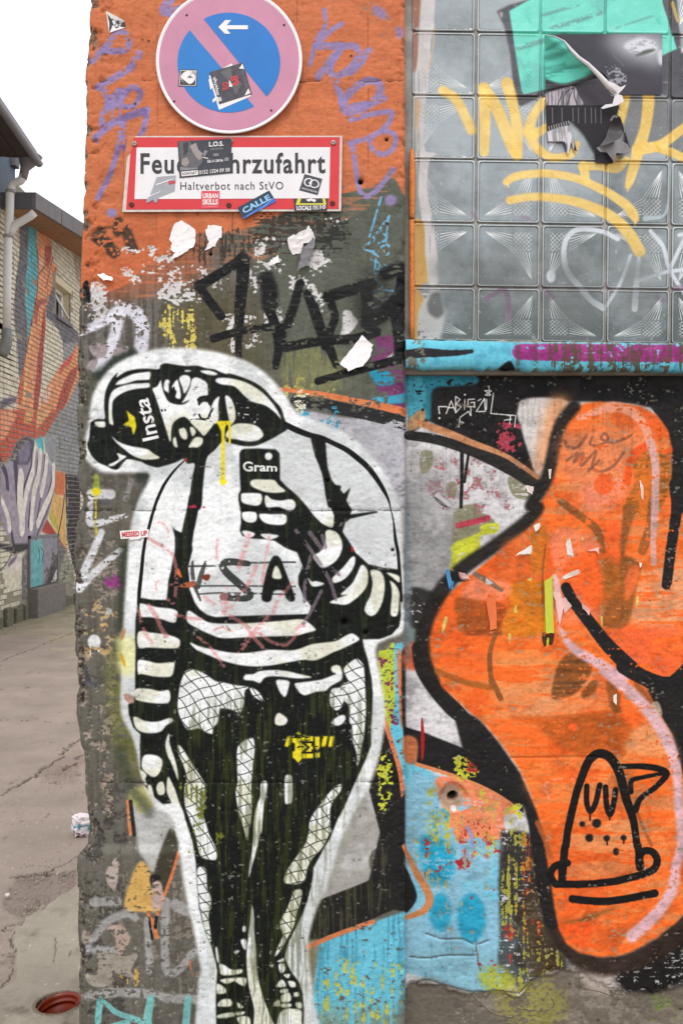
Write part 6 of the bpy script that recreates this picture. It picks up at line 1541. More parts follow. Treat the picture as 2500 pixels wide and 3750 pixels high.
# ================================================================== poster remains on the glass
def poster():
    Q = T(1716, 0, 2)
    root = empty('torn_poster', P(2200, 330, GY - .004), 'torn grey poster with a curled turquoise flap on the glass blocks', 'poster')
    c = CP = Canvas(1960, 100, 520, 520, 0.8, (74, 73, 80), 21)
    c.poly(Q("1010,260 1420,240 1420,480 1280,450 1160,430 1030,330"), (178, 180, 188), soft=60, alpha=.95)
    c.poly(Q("1130,340 1250,270 1350,300 1380,370 1270,400"), (214, 214, 222), soft=10, alpha=.9, wear=.2)
    c.poly(Q("1215,410 1290,365 1370,362 1300,395"), (96, 104, 98), soft=4)
    c.poly(Q("1380,380 1420,370 1420,470 1390,460"), (206, 206, 212), soft=8, wear=.1)
    c.line(Q("1040,380 1130,480"), 2, (120, 120, 128)); c.specks(2210, 230, 2300, 320, (150, 150, 160), .3, soft=20)
    # lower prints: grey drapery, dark crowd
    c.poly(Q("555,640 1000,630 1000,780 555,780"), (76, 72, 78), sm=False, soft=1); c.poly(Q("560,690 640,660 760,630 800,690 820,775 560,775"), (178, 170, 178), soft=2, tint=((120, 114, 122), 'ver', .4, .8))
    for t in ("760,640 700,690 690,765", "765,640 740,700 720,765", "770,645 770,700 790,765", "690,670 650,765"): c.line(Q(t), 3, (60, 56, 62), soft=2)
    c.poly(Q("560,770 1100,770 1180,1000 1100,1200 900,1200 555,1060"), (50, 48, 52), sm=False, soft=1)
    for x in (610, 680, 760, 800, 850, 895, 925, 965): c.line(Q("%d,790 %d,900" % (x, x + 2)), 3, (150, 144, 150), soft=2, alpha=.7)
    c.poly(Q("570,960 640,920 740,890 760,960 770,1080 720,1130 700,1040 575,1035"), (150, 148, 152), soft=2, tint=((206, 204, 208), 'ver', .4, .7))
    c.line(Q("580,945 660,915 740,900"), 16, (60, 58, 62), soft=1)
    for k in range(9): c.line(Q("%d,%d %d,%d" % (590 + 18*k, 958 - 6*k, 584 + 18*k, 925 - 5*k)), 2.4, (190, 188, 190), soft=1)
    c.line(Q("1040,880 1060,850 1090,860"), 7, (150, 148, 150))
    mP = canvas_mat('poster_print', c, GY - .005, rough=.42, bump=.0004)[0]
    def sheet(nm, poly, d, m, curl=None, sd=1, step=3):
        p = np.asarray(poly) + np.random.default_rng(sd).normal(0, .8, np.shape(poly))
        bm = bmesh.new(); bm.faces.new([bm.verts.new((x, y, 0)) for x, y in p])
        lo, hi = p.min(0), p.max(0)
        for ax in (0, 1):
            for cc in np.arange(lo[ax] + 9, hi[ax], 10):
                co = (cc, 0, 0) if ax == 0 else (0, cc, 0); no = (1, 0, 0) if ax == 0 else (0, 1, 0)
                bmesh.ops.bisect_plane(bm, geom=bm.verts[:] + bm.edges[:] + bm.faces[:], plane_co=co, plane_no=no)
        for v in bm.verts:
            x, y = v.co.x, v.co.y
            dd = d + (curl(x, y) if curl else 0) + .0012 * mnoise.noise(Vector((x * .03, y * .03, sd)))
            # sag into the joints a little
            v.co = P(x, y, GY - dd)
        bmesh.ops.recalc_face_normals(bm, faces=bm.faces)
        me = bpy.data.meshes.new(nm); bm.to_mesh(me); bm.free()
        for f in me.polygons: f.use_smooth = True
        o = link(nm, me, m, root)
        return o
    sheet('poster_sheet', Q("556,250 1000,250 1412,245 1412,690 1070,694 1010,560 850,440 760,400 690,300"), .004, mP)
    sheet('lower_sheet', Q("560,645 760,620 985,560 1000,640 1040,700 1100,780 1080,840 1110,860 1140,960 1180,1080 1060,1150 1050,1195 1000,1200 925,1195 920,1110 870,1030 850,980 790,920 740,870 735,960 770,1020 790,1110 770,1100 745,1040 725,1130 710,1110 690,1045 575,1035 558,770"), .0045, mP)
    # turquoise flap: the loose corner of the poster, sprayed, bellying off the glass
    CF = Canvas(1960, 90, 360, 300, .8, (104, 212, 192), 33)
    CF.poly(Q("540,560 700,600 1000,540 1100,700 900,640 560,720"), (60, 58, 60), soft=8, tint=((82, 80, 82), 'hor', .5, .8))
    for t, w in (("560,420 760,390 900,430", 20), ("560,540 740,500 980,560", 22), ("560,490 700,470", 10), ("570,360 680,340 800,380", 12)):
        CF.line(Q(t), w, (64, 140, 126), soft=16, alpha=.7, wear=.25, noise='hor')
    mF = canvas_mat('flap_print', CF, GY - .02, rough=.45, bump=.0004)[0]
    def belly(x, y):
        q = (np.array([x, y]) - [1716, 0]) * 2
        # distance from the hinge (left edge / bottom) towards the free diagonal edge
        a, b_ = np.array([550., 250.]), np.array([1110., 690.])
        d = b_ - a; s = ((q - a) @ np.array([d[1], -d[0]])) / np.hypot(*d)
        return .034 * math.exp(-max(0, -s) / 70.) 
    sheet('turquoise_flap', Q("552,252 620,262 700,305 740,370 800,425 850,450 960,530 1010,600 1060,690 1000,640 980,560 760,620 560,655"), .007, mF, belly, 5)
    mB = mat('poster_back', (216, 212, 214), .6, .08, 60)
    def roll(name, path, r, sd):
        mb = MB(); mb.tube([P(x, y, GY - .045 + .004 * math.sin(i)) for i, (x, y) in enumerate(path)], r, 10); return mb.build(name, mB, root)
    roll('curled_edge', Q("560,254 630,266 700,303 745,362 800,420 870,470 960,560 1020,630 1075,680"), [.0006, .0012, .002, .0045, .005, .0055, .007, .009, .004], 1)
    sheet('torn_curl', Q("1005,590 1060,610 1110,640 1150,618 1130,650 1090,690 1120,700 1135,740 1090,770 980,800 970,790 1000,765 1050,760 1070,700 1030,670"), .04, mB, None, 7)
    sheet('torn_curl', Q("935,1085 980,1060 1030,1050 1110,1010 1140,960 1120,900 1130,900 1135,960 1120,1030 1165,1060 1178,1100 1150,1125 1080,1120 1065,1190 1040,1150 1010,1120 960,1110"), .03, mat('poster_back_dark', (128, 126, 128), .5, .25, 60), lambda x, y: .012 * math.sin(x * .07) , 8)
    sheet('torn_curl', Q("1000,1010 1040,890 1100,850 1110,880 1105,940 1140,980 1135,1040 1060,1040 960,1070 940,1090"), .022, mat('poster_back_black', (58, 56, 58), .45, .3, 60), lambda x, y: .014 * math.sin(y * .05), 9)
poster()
# ================================================================== alley ground
def gpt(px, py):
    """photo pixel -> point of the ground plane"""
    dep = EYE * D / ((py - 1875) * PX)
    return (px - 1250) * PX * dep / D, dep - D
def ground():
    m, n, l, b = new_mat('alley_paving')
    at = n.new('ShaderNodeVertexColor'); at.layer_name = 'tone'
    geo = n.new('ShaderNodeNewGeometry')
    nz = nd(n, 'ShaderNodeTexNoise', Scale=190.0, Detail=5.0, Roughness=.8); l.new(geo.outputs['Position'], nz.inputs['Vector'])
    nb = nd(n, 'ShaderNodeTexNoise', Scale=2.4, Detail=9.0, Roughness=.6); l.new(geo.outputs['Position'], nb.inputs['Vector'])
    vo = nd(n, 'ShaderNodeTexVoronoi', Scale=230.0); l.new(geo.outputs['Position'], vo.inputs['Vector'])
    st = nd(n, 'ShaderNodeMapRange'); st.inputs[1].default_value = .0; st.inputs[2].default_value = .3; st.inputs[3].default_value = 1.22; st.inputs[4].default_value = 1.0
    l.new(vo.outputs['Distance'], st.inputs[0])
    r1 = nd(n, 'ShaderNodeMapRange'); r1.inputs[1].default_value = .3; r1.inputs[2].default_value = .7; r1.inputs[3].default_value = .78; r1.inputs[4].default_value = 1.16; l.new(nz.outputs[0], r1.inputs[0])
    r2 = nd(n, 'ShaderNodeMapRange'); r2.inputs[1].default_value = .3; r2.inputs[2].default_value = .7; r2.inputs[3].default_value = .8; r2.inputs[4].default_value = 1.12; l.new(nb.outputs[0], r2.inputs[0])
    m1 = n.new('ShaderNodeMath'); m1.operation = 'MULTIPLY'; l.new(r1.outputs[0], m1.inputs[0]); l.new(r2.outputs[0], m1.inputs[1])
    m2 = n.new('ShaderNodeMath'); m2.operation = 'MULTIPLY'; l.new(m1.outputs[0], m2.inputs[0]); l.new(st.outputs[0], m2.inputs[1])
    mx = n.new('ShaderNodeVectorMath'); mx.operation = 'MULTIPLY'; l.new(at.outputs[0], mx.inputs[0]); l.new(m2.outputs[0], mx.inputs[1])
    l.new(mx.outputs[0], b.inputs['Base Color']); b.inputs['Roughness'].default_value = .9; b.inputs['Specular IOR Level'].default_value = .3
    bp = nd(n, 'ShaderNodeBump', Strength=.8, Distance=.006); l.new(nz.outputs[0], bp.inputs['Height']); l.new(bp.outputs[0], b.inputs['Normal'])
    g1 = T(0, 2200, 2.94); g2 = T(0, 2950, 2.94)
    pys = np.concatenate([np.arange(2215, 2420, 2.5), np.arange(2420, 3900, 3.6), [4000, 4200, 4700, 5600, 7500]])
    pxs = np.concatenate([np.arange(-2600, -60, 60), np.arange(-60, 430, 3.6), np.arange(430, 1300, 60)])
    X, Yp = np.meshgrid(pxs, pys)
    GX, GYY = gpt(X, Yp)
    rs = np.random.default_rng(5)
    # noise evaluated on the ground itself
    def n2(s, seed, oct=4):
        out = np.zeros(GX.shape); a = 1; tot = 0
        for o in range(oct):
            g = np.random.default_rng(seed + o).standard_normal((256, 256))
            xx, yy = GX / s + 100, GYY / s + 100
            ix, iy = np.floor(xx).astype(int), np.floor(yy).astype(int); fx, fy = xx - ix, yy - iy
            fx = fx*fx*(3-2*fx); fy = fy*fy*(3-2*fy)
            v = lambda i, j: g[(iy + j) % 256, (ix + i) % 256]
            out += a * ((v(0,0)*(1-fx)+v(1,0)*fx)*(1-fy) + (v(0,1)*(1-fx)+v(1,1)*fx)*fy); tot += a*a; a *= .6; s /= 2
        return out / math.sqrt(tot)
    big, md, fn = n2(.9, 1), n2(.22, 20), n2(.05, 40, 3)
    tone = np.empty(GX.shape + (3,)); tone[:] = lin((154, 139, 128))
    z = .004 * big + .003 * md
    def mixto(k, col): tone[:] = tone * (1 - k[..., None]) + lin(col) * k[..., None]
    inside = lambda p: pip(X + 6 * md, Yp + 6 * md, p)
    far = sstep((2400 - Yp + .30 * (X - 265) + 30 * md) / 60); mixto(far * .85, (160, 148, 124))
    mixto(sstep((2330 - .32 * X - Yp + 12 * md) / 26 + .5) * .6, (128, 126, 92))
    lower = sd_soft(inside(g2("830,890 690,950 520,1040 480,1100 280,1200 160,1400 165,1620 125,1830 0,1960 -900,2100 -900,4000 1200,4000 1200,880")))
    mixto(lower, (158, 149, 134)); z = z + .016 * lower
    broken = sd_soft(inside(g2("100,900 200,780 480,735 830,695 840,860 690,935 500,1040 440,980 240,1150 130,1150 30,1060")))
    mixto(broken * (.4 + .3 * np.clip(md, 0, 1)), (122, 106, 98)); z = z - .012 * broken + .006 * broken * fn
    worn = sd_soft(inside(g1("845,1510 720,1590 640,1680 560,1750 440,1820 430,1900 600,1960 830,1960 900,1700"))); mixto(worn * .4, (140, 120, 108)); z = z - .006 * worn + .004 * worn * fn
    grime = np.clip(fn * .8 + md * .5 - 1.3, 0, 1); mixto(grime * .75, (88, 77, 70)); grit = np.clip(n2(.018, 70, 2) - 1.5, 0, 1) * sstep((Yp - 2700) / 400); mixto(grit * .8, (196, 186, 172)); z = z + .003 * grit
    hs = sstep((Yp - 3150) / 200); mixto(np.clip(fn * .7 + .4 * md, 0, 1) * .35 * hs, (108, 100, 90))
    # cracks
    for p, w, dp in (("0,1280 200,1288 400,1296 620,1308 830,1316", .012, .006), ("-60,2130 0,2090 100,2020 230,1960 290,1925 370,1890 440,1810 500,1780 560,1750 640,1680 680,1630 720,1590 770,1545 845,1510 1000,1440", .020, .020), ("810,1692 850,1672 890,1664", .02, .015), ("680,1820 720,1790 760,1772 830,1735", .022, .012),
                     ("-80,690 0,655 150,600 300,545 440,480 560,430 680,385 780,345", .022, .012), ("480,1950 600,1945 740,1940", .01, .006), ("0,420 120,425", .02, .01)):
        crack(X, Yp, g1(p), w, dp, z, tone, GX, GYY, md)
    for p, w, dp in (("480,725 560,695 620,660 700,625 760,590 830,530", .012, .012), ("120,780 250,750 400,732 500,720 600,735 700,725 830,690", .012, .012), ("30,1350 70,1310 130,1290 200,1275 255,1240 265,1270 220,1330 120,1350 40,1352", .008, .01), ("-60,2000 0,1955 60,1890 125,1830 140,1720 165,1620 140,1590 30,1605", .008, .016),
                     ("600,1480 605,1580 600,1650 565,1740", .005, .006), ("690,950 560,1030 480,1100 300,1180", .007, .006), ("160,1400 120,1470 150,1560", .006, .008), ("770,1600 740,1670", .005, .004), ("570,790 510,860", .006, .004)):
        crack(X, Yp, g2(p), w, dp, z, tone, GX, GYY, md)
    # hole for the pipe
    d = np.hypot(GX - PIPE[0], GYY - PIPE[1])
    z = np.where(d < .0655, -.5, z); tone[d < .08] = lin((120, 106, 90))
    co = np.stack([GX, GYY, z], -1).reshape(-1, 3)
    ny, nx = X.shape; i = np.arange(ny * nx).reshape(ny, nx)
    q = np.stack([i[1:, :-1], i[1:, 1:], i[:-1, 1:], i[:-1, :-1]], -1).reshape(-1, 4)
    me = np_mesh('alley_paving', co, q)
    ca = me.color_attributes.new('tone', 'FLOAT_COLOR', 'POINT')
    ca.data.foreach_set('color', np.concatenate([tone.reshape(-1, 3), np.ones((ny*nx, 1))], 1).astype(np.float32).ravel())
    tag(link('alley_paving', me, m), kind='structure', label='cracked brownish concrete paving of the alley')
    # the ground beyond, one step lower, open where the pipe goes down
    gm = mat('ground', (148, 134, 122), .95, .15, 6, bump=.004, bscale=120)
    hx0, hx1, hy0, hy1 = -1.4, -.55, .02, .6
    xs, yy = (-150, hx0, hx1, 150), (-150, hy0, hy1, 150)
    vs = [(x, y, -.03) for y in yy for x in xs]; fsx = [(j*4+i, j*4+i+1, j*4+i+5, j*4+i+4) for j in range(3) for i in range(3) if not (i == 1 and j == 1)]
    tag(link('ground', mesh('ground', vs, fsx), gm), kind='structure')
def pip(X, Y, p):
    r = np.zeros(X.shape, bool); a = p; b = np.roll(p, -1, 0)
    for (x0, y0), (x1, y1) in zip(a, b):
        if y0 == y1: continue
        c = ((Y >= y0) != (Y >= y1)) & (X < x0 + (Y - y0) / (y1 - y0) * (x1 - x0)); r ^= c
    return r.astype(float)
def sd_soft(m): return boxblur(m.astype(np.float32), 1)
def crack(X, Yp, p, w, dp, z, tone, GX, GYY, md):
    a = smooth_open(p, np.ones(len(p)), 5)[0]
    g = np.array([gpt(x, y) for x, y in a]); k = np.zeros(X.shape)
    rs = np.random.default_rng(len(p)); g[1:-1] += rs.normal(0, w * .5, g[1:-1].shape)
    for (s0, s1, q0, q1) in zip(g, g[1:], a, a[1:]):
        r = (Yp > min(q0[1], q1[1]) - 40) & (Yp < max(q0[1], q1[1]) + 40) & (X > min(q0[0], q1[0]) - 40) & (X < max(q0[0], q1[0]) + 40)
        d = s1 - s0; gx, gy = GX[r], GYY[r]
        t = np.clip(((gx - s0[0]) * d[0] + (gy - s0[1]) * d[1]) / (d @ d + 1e-9), 0, 1)
        ds = np.hypot(gx - s0[0] - t*d[0], gy - s0[1] - t*d[1])
        k[r] = np.maximum(k[r], sstep(1.25 - ds / (w * .42 * (1 + .5 * np.clip(md[r], -1, 1)))))
    z -= dp * .6 * k
    tone[:] = tone * (1 - (.8 * k)[..., None]) + lin((62, 52, 45)) * (.8 * k)[..., None]
PIPE = gpt(213, 3700)
ground()

def pipe_end():
    r = .0665; th = .0045; cx, cy = PIPE
    mb = MB(); n = 40
    prof = [(r + .004, -.05), (r + .004, .012), (r + .003, .016), (r, .0165), (r - th, .015), (r - th, .004), (r - th, -.004), (r - th - .004, -.006), (r - th - .004, -.011), (r - th - .0015, -.013), (r - th - .0015, -.022), (r - th - .006, -.025), (r - th - .006, -.2)]
    rot = lambda x, y, z: (cx + x, cy + y, z + .16 * x + .05 * y + .003)
    rg = [[mb.bm.verts.new(rot(a*math.cos(2*math.pi*k/n), a*math.sin(2*math.pi*k/n), z)) for k in range(n)] for a, z in prof]
    for a, b in zip(rg, rg[1:]):
        for k in range(n):
            f = mb.bm.faces.new((a[k], a[(k+1) % n], b[(k+1) % n], b[k])); f.smooth = True
    pm = mat('orange_plastic', (110, 36, 13), .33, .2, 24)
    root = empty('drain_pipe_end', (cx, cy, 0), 'open end of an orange plastic drain pipe sunk into the paving', 'pipe')
    mb.build('pipe_wall', pm, root)
    MB().prism([(0, 0)] * 0 or [(cx + .064*math.cos(t), .064*math.sin(t)) for t in np.linspace(0, 6.2, 20)], 0, .001) if False else None
    vs = [(cx + .064*math.cos(t), cy + .064*math.sin(t), -.19) for t in np.linspace(0, 2*math.pi, 28, endpoint=False)]
    link('pipe_floor', mesh('pipe_floor', vs, [tuple(range(28))]), mat('pipe_silt', (52, 24, 14), .8, .3, 60), root)
pipe_end()

def litter():
    x, y = gpt(300, 3058)
    bm = bmesh.new(); bmesh.ops.create_icosphere(bm, subdivisions=4, radius=1)
    for v in bm.verts:
        c = v.co.copy(); c = Vector((np.sign(c.x)*abs(c.x)**.5, np.sign(c.y)*abs(c.y)**.6, np.sign(c.z)*abs(c.z)**.5))
        d = 1 + .26 * mnoise.noise(c * 2.2) + .14 * mnoise.noise(c * 6) - .25 * abs(mnoise.noise(c * 3.1 + Vector((4, 1, 2))))
        v.co = Vector((c.x * .062 * d, c.y * .04 * d, c.z * .052 * d + .048))
    me = bpy.data.meshes.new('crumpled_packet'); bm.to_mesh(me); bm.free()
    m, n, l, b = new_mat('packet_print')
    tc = n.new('ShaderNodeTexCoord'); wv = nd(n, 'ShaderNodeTexNoise', Scale=22.0, Detail=2.0); l.new(tc.outputs['Object'], wv.inputs['Vector'])
    sp = n.new('ShaderNodeSeparateXYZ'); l.new(tc.outputs['Object'], sp.inputs[0])
    ma = n.new('ShaderNodeMath'); ma.operation = 'MULTIPLY_ADD'; ma.inputs[1].default_value = 9.0; l.new(sp.outputs[2], ma.inputs[0])
    l.new(wv.outputs[0], ma.inputs[2])
    cr = n.new('ShaderNodeValToRGB'); cr.color_ramp.interpolation = 'CONSTANT'; e = cr.color_ramp.elements
    e[0].position = 0; e[0].color = (*lin((196, 186, 190)), 1); e[1].position = .5; e[1].color = (*lin((150, 120, 132)), 1)
    for p, c in ((.62, (206, 200, 204)), (.95, (206, 200, 204)), (1.0, (206, 200, 204))): pass
    for p, c in ((.6, (204, 198, 202)), (.86, (84, 150, 164)), (.98, (212, 202, 204))):
        k = e.new(p); k.color = (*lin(c), 1)
    l.new(ma.outputs[0], cr.inputs[0]); l.new(cr.outputs[0], b.inputs['Base Color']); b.inputs['Roughness'].default_value = .4
    o = link('crumpled_packet', me, m); o.location = (x + .01, y, .0); o.rotation_euler = (0, .15, .6)
    tag(o, 'crumpled pink and turquoise packet lying on the paving beside the pillar', 'litter')
    x, y = gpt(29, 3288)
    bm = bmesh.new(); bmesh.ops.create_icosphere(bm, subdivisions=2, radius=1)
    for v in bm.verts:
        d = 1 + .3 * mnoise.noise(v.co * 1.6); v.co = Vector((v.co.x * .011 * d, v.co.y * .009 * d, v.co.z * .009 * d + .008))
    me = bpy.data.meshes.new('pebble'); bm.to_mesh(me); bm.free()
    o = link('pebble', me, mat('pale_stone', (206, 198, 196), .8)); o.location = (x, y, .004); tag(o, 'pale pebble lying in the broken patch of paving', 'pebble')
litter()
def grit():
    rs = random.Random(9); V, F = [], []
    def stone(x, y, r):
        o = len(V); a = rs.uniform(0, 6.28)
        for k in range(4):
            t = a + k * 1.571 + rs.uniform(-.4, .4); V.append((x + math.cos(t) * r * rs.uniform(.7, 1.2), y + math.sin(t) * r * rs.uniform(.7, 1.2), -.004))
        V.append((x + rs.uniform(-.3, .3) * r, y + rs.uniform(-.3, .3) * r, r * rs.uniform(.5, .9)))
        for k in range(4): F.append((o + k, o + (k + 1) % 4, o + 4))
    for k in range(900):
        px, py = rs.uniform(-30, 330), 2500 + 1250 * rs.random() ** .8
        x, y = gpt(px, py)
        if math.hypot(x - PIPE[0], y - PIPE[1]) < .09: continue
        stone(x, y, rs.uniform(.0015, .0045) * (1.5 if rs.random() < .1 else 1))
    for t, w in ((T(0, 2950, 2.94)("150,850 400,760 640,740 820,800"), 60), (T(0, 2950, 2.94)("440,1020 330,1090 250,1180"), 26), (T(0, 2950, 2.94)("60,1420 90,1560 120,1650"), 22), (T(0, 2200, 2.94)("480,1860 640,1880 860,1840"), 40)):
        q = smooth_open(t, np.ones(len(t)), 20)[0]
        for k in range(240):
            p = q[rs.randrange(len(q))]; x, y = gpt(p[0] + rs.gauss(0, w * .5), p[1] + rs.gauss(0, w * .4)); stone(x, y, rs.uniform(.0018, .0055))
    for k in range(300):
        y = rs.uniform(9.0, 13.4); stone(LX_ + abs(rs.gauss(.06, .09)), y, rs.uniform(.006, .016))
    o = link('grit', mesh('grit', V, F), mat('grit', (142, 130, 120), .9, .55, 55)); tag(o, 'loose grit and crumbs scattered over the alley paving', 'grit', kind='stuff')
LX_ = -4.68
grit()

# ================================================================== buildings along the alley
LX = -4.7                      # plane of their street walls
def apt(px, py, x=LX):
    """photo pixel -> (y, z) on the alley wall plane"""
    dep = -x * D / ((1250 - px) * PX)
    return dep - D, EYE + (1875 - py) * PX * dep / D
WY0, WY1, WZ1, WRES = 7.5, 16.5, 7.2, 90.0
CB = Canvas(0, 0, (WY1 - WY0) * WRES, WZ1 * WRES, 1.0, (212, 204, 182), 41)
def W(tile, s):
    p = tile(s)
    o = []
    for x, y in p:
        a, z = apt(min(x, 900), y); o.append(((a - WY0) * WRES, (WZ1 - z) * WRES))
    return np.array(o)
def paint_brick(c):
    m1 = T(0, 900, 3.92); m2 = T(0, 1500, 2.94)
    po = lambda t, s, col, **k: c.poly(W(t, s), col, **{**dict(sm=False, soft=1.5), **k})
    def ln(t, s, w, col, **k):
        c.line(W(t, s), w, col, **{**dict(soft=1.5), **k})
    GRY, TUR, OR_, RED = (104, 102, 112), (88, 172, 182), (226, 152, 106), (168, 70, 56)
    c.poly(pts("0,0 900,0 900,700 0,700"), (198, 188, 162), sm=False, wear=.55, noise='big', alpha=.6)
    po(m1, "260,-420 420,-420 410,0 390,300 360,500 360,800 390,1100 400,1400 340,1700 290,1900 270,1900 255,1700 240,1400 200,1100 200,800 220,500 265,200 285,0", GRY)
    po(m1, "415,-420 560,-420 525,0 545,300 530,600 500,800 470,1100 430,1300 400,1360 390,1100 360,800 360,500 390,300", TUR)
    po(m1, "820,460 800,1000 1050,1180 1120,1250 1120,1700 920,1700 900,1400 830,1200 720,1080 660,1040 660,850 740,650 790,450", GRY)
    po(m1, "915,1400 1200,1380 1200,2400 880,2400 900,1700", (150, 152, 154))
    po(m1, "1040,0 1160,0 1160,600 1090,480", (176, 168, 148))
    po(m1, "525,-200 600,-320 650,-150 700,-260 740,0 740,200 820,330 790,450 740,650 700,770 660,850 650,1100 620,1500 590,1800 570,2150 540,2400 240,2400 250,2150 290,1900 340,1700 390,1450 440,1200 480,950 500,770 540,650 545,300", OR_)
    po(m1, "650,850 645,1200 615,1600 585,2000 530,2400 470,2400 500,2000 540,1600 580,1300 610,1000", RED); po(m1, "500,770 700,770 640,830 560,860 520,1180 490,1050", (176, 84, 72)); po(m1, "640,0 740,0 735,150 690,350 640,240", (176, 80, 70)); po(m1, "560,180 620,210 600,300 560,260", (238, 186, 168)); po(m1, "340,1750 280,2050 245,2250 300,2300 350,1800", (204, 98, 72))
    for s in ("700,420 650,600", "760,160 700,400 660,590", "560,400 640,300"): ln(m1, s, 2.0, (120, 70, 56))
    for s in ("800,310 770,420 740,640 700,770", "525,0 545,300 530,640 480,950 390,1450 340,1700 250,2150"): ln(m1, s, 3, (150, 62, 50))
    ln(m1, "450,1200 420,1500 370,1900 330,2300", 8, (236, 176, 112))
    po(m1, "1105,1400 1160,1500 1130,1900 1000,2200 880,2400 560,2400 600,2150 750,1900 870,1720 990,1600 1080,1470", (226, 150, 100)); po(m1, "1130,1700 1090,1850 950,2250 880,2400 790,2400 850,2150 920,1950 1000,1800", (174, 72, 52)); po(m1, "990,1600 1080,1500 1000,1680 840,1860 870,1720", (214, 84, 72)); po(m1, "600,2150 740,1990 700,2200 620,2300", (220, 182, 168))
    po(m1, "0,2230 60,2190 240,2170 240,2240 120,2290 0,2352", (92, 86, 104))
    # lower part
    po(m2, "640,0 900,0 900,760 690,690 590,640 500,520 460,280", (142, 143, 145))
    po(m2, "-200,0 650,0 560,150 480,280 370,330 280,280 180,350 90,540 0,600 -200,700", (192, 88, 64)); po(m2, "0,20 120,0 180,60 60,300 0,330", (226, 150, 112)); po(m2, "280,0 380,0 320,160 250,140", (222, 160, 100)); po(m2, "400,0 560,0 470,120 390,210", (226, 170, 116))
    po(m2, "370,320 460,290 470,470 430,460 400,400", TUR)
    po(m2, "-200,560 120,560 300,600 360,420 400,450 430,450 470,480 520,560 590,650 592,850 540,1050 480,1250 370,1420 220,1460 130,1460 40,1300 -200,1000", (152, 142, 156))
    po(m2, "90,540 180,350 280,280 370,330 362,420 300,600 180,590", (84, 82, 94)); po(m2, "200,420 300,320 340,400 290,560 200,580", (122, 112, 132))
    for s, w in (("160,600 175,800 190,1000 215,1320", 14), ("0,560 60,700 90,1000 140,1440", 10), ("330,430 330,600 240,900 230,1300", 5), ("420,470 390,640 360,1000 300,1260", 4), ("480,490 470,620 440,900 380,1240", 4), ("560,620 540,800 480,1000 400,1240", 4), ("590,650 580,850 500,1100 360,1420", 3), ("320,1000 300,1260", 5)):
        ln(m2, s, w, (70, 64, 82))
    for s, w in (("220,720 210,950 225,1280", 22), ("370,430 350,620", 9), ("430,470 410,700 360,900 330,1250", 15), ("500,520 480,700 440,900", 14), ("572,620 560,850 470,1060 400,1230", 14), ("350,660 290,860 250,1080 240,1290", 14), ("20,960 80,1150 100,1280", 12)):
        ln(m2, s, w, (222, 214, 204))
    po(m2, "0,900 60,870 140,880 200,1140 210,1440 150,1440 100,1150 30,960", (160, 148, 158))
    po(m2, "600,650 700,690 690,930 580,910", (204, 110, 56)); po(m2, "570,910 700,950 700,1200 720,1520 620,1350 540,1050", (214, 168, 98)); po(m2, "540,1060 620,1200 620,1350 520,1160", (190, 170, 70)); po(m2, "440,1310 500,1180 600,1330 730,1540 590,1385", (170, 62, 44))
    po(m2, "700,690 860,720 860,1900 790,1700 720,1400 700,900", (46, 40, 44)); ln(m2, "690,920 660,1150 610,1390", 4, (36, 34, 38))
    po(m2, "0,1440 130,1450 320,1440 310,1500 150,1560 80,1520 -50,1480", (50, 46, 50)); ln(m2, "120,1560 50,1680 -20,1750", 2, (60, 56, 60))
    po(m2, "200,1555 285,1560 250,1660 130,1760 60,1720 90,1620", (214, 206, 194)); po(m2, "190,1560 150,1640 90,1700 80,1660 130,1600", (110, 98, 116))
    po(m2, "232,1600 310,1500 310,2260 300,2260 225,2080", (108, 104, 104)); po(m2, "600,1390 720,1530 640,1800 600,1900", (112, 108, 106)); po(m2, "640,1750 700,1530 790,1680 800,2100 610,2110 610,1900", (150, 152, 130))
    po(m2, "300,1425 440,1385 445,2090 330,2110 300,1700", (104, 168, 170)); po(m2, "440,1385 610,1360 610,2060 440,2090", (136, 134, 142)); po(m2, "600,1575 610,1800 500,1900 490,1830 520,1700", (52, 50, 56)); po(m2, "600,1690 590,2060 550,2060 520,1900 540,1850", (206, 196, 184)); po(m2, "500,1880 530,1850 545,2060 490,2060", (92, 86, 104))
    ln(m2, "395,1480 410,1560 400,1640", 1.5, (50, 50, 54)); ln(m2, "420,1480 450,1540 430,1640", 1.5, (50, 50, 54))
    po(m2, "-100,1900 230,1900 230,2120 -100,2300", (196, 190, 166), wear=.3, noise='mid')
    c.specks(300, 540, 620, 640, (90, 84, 74), .4, soft=60)
paint_brick(CB)
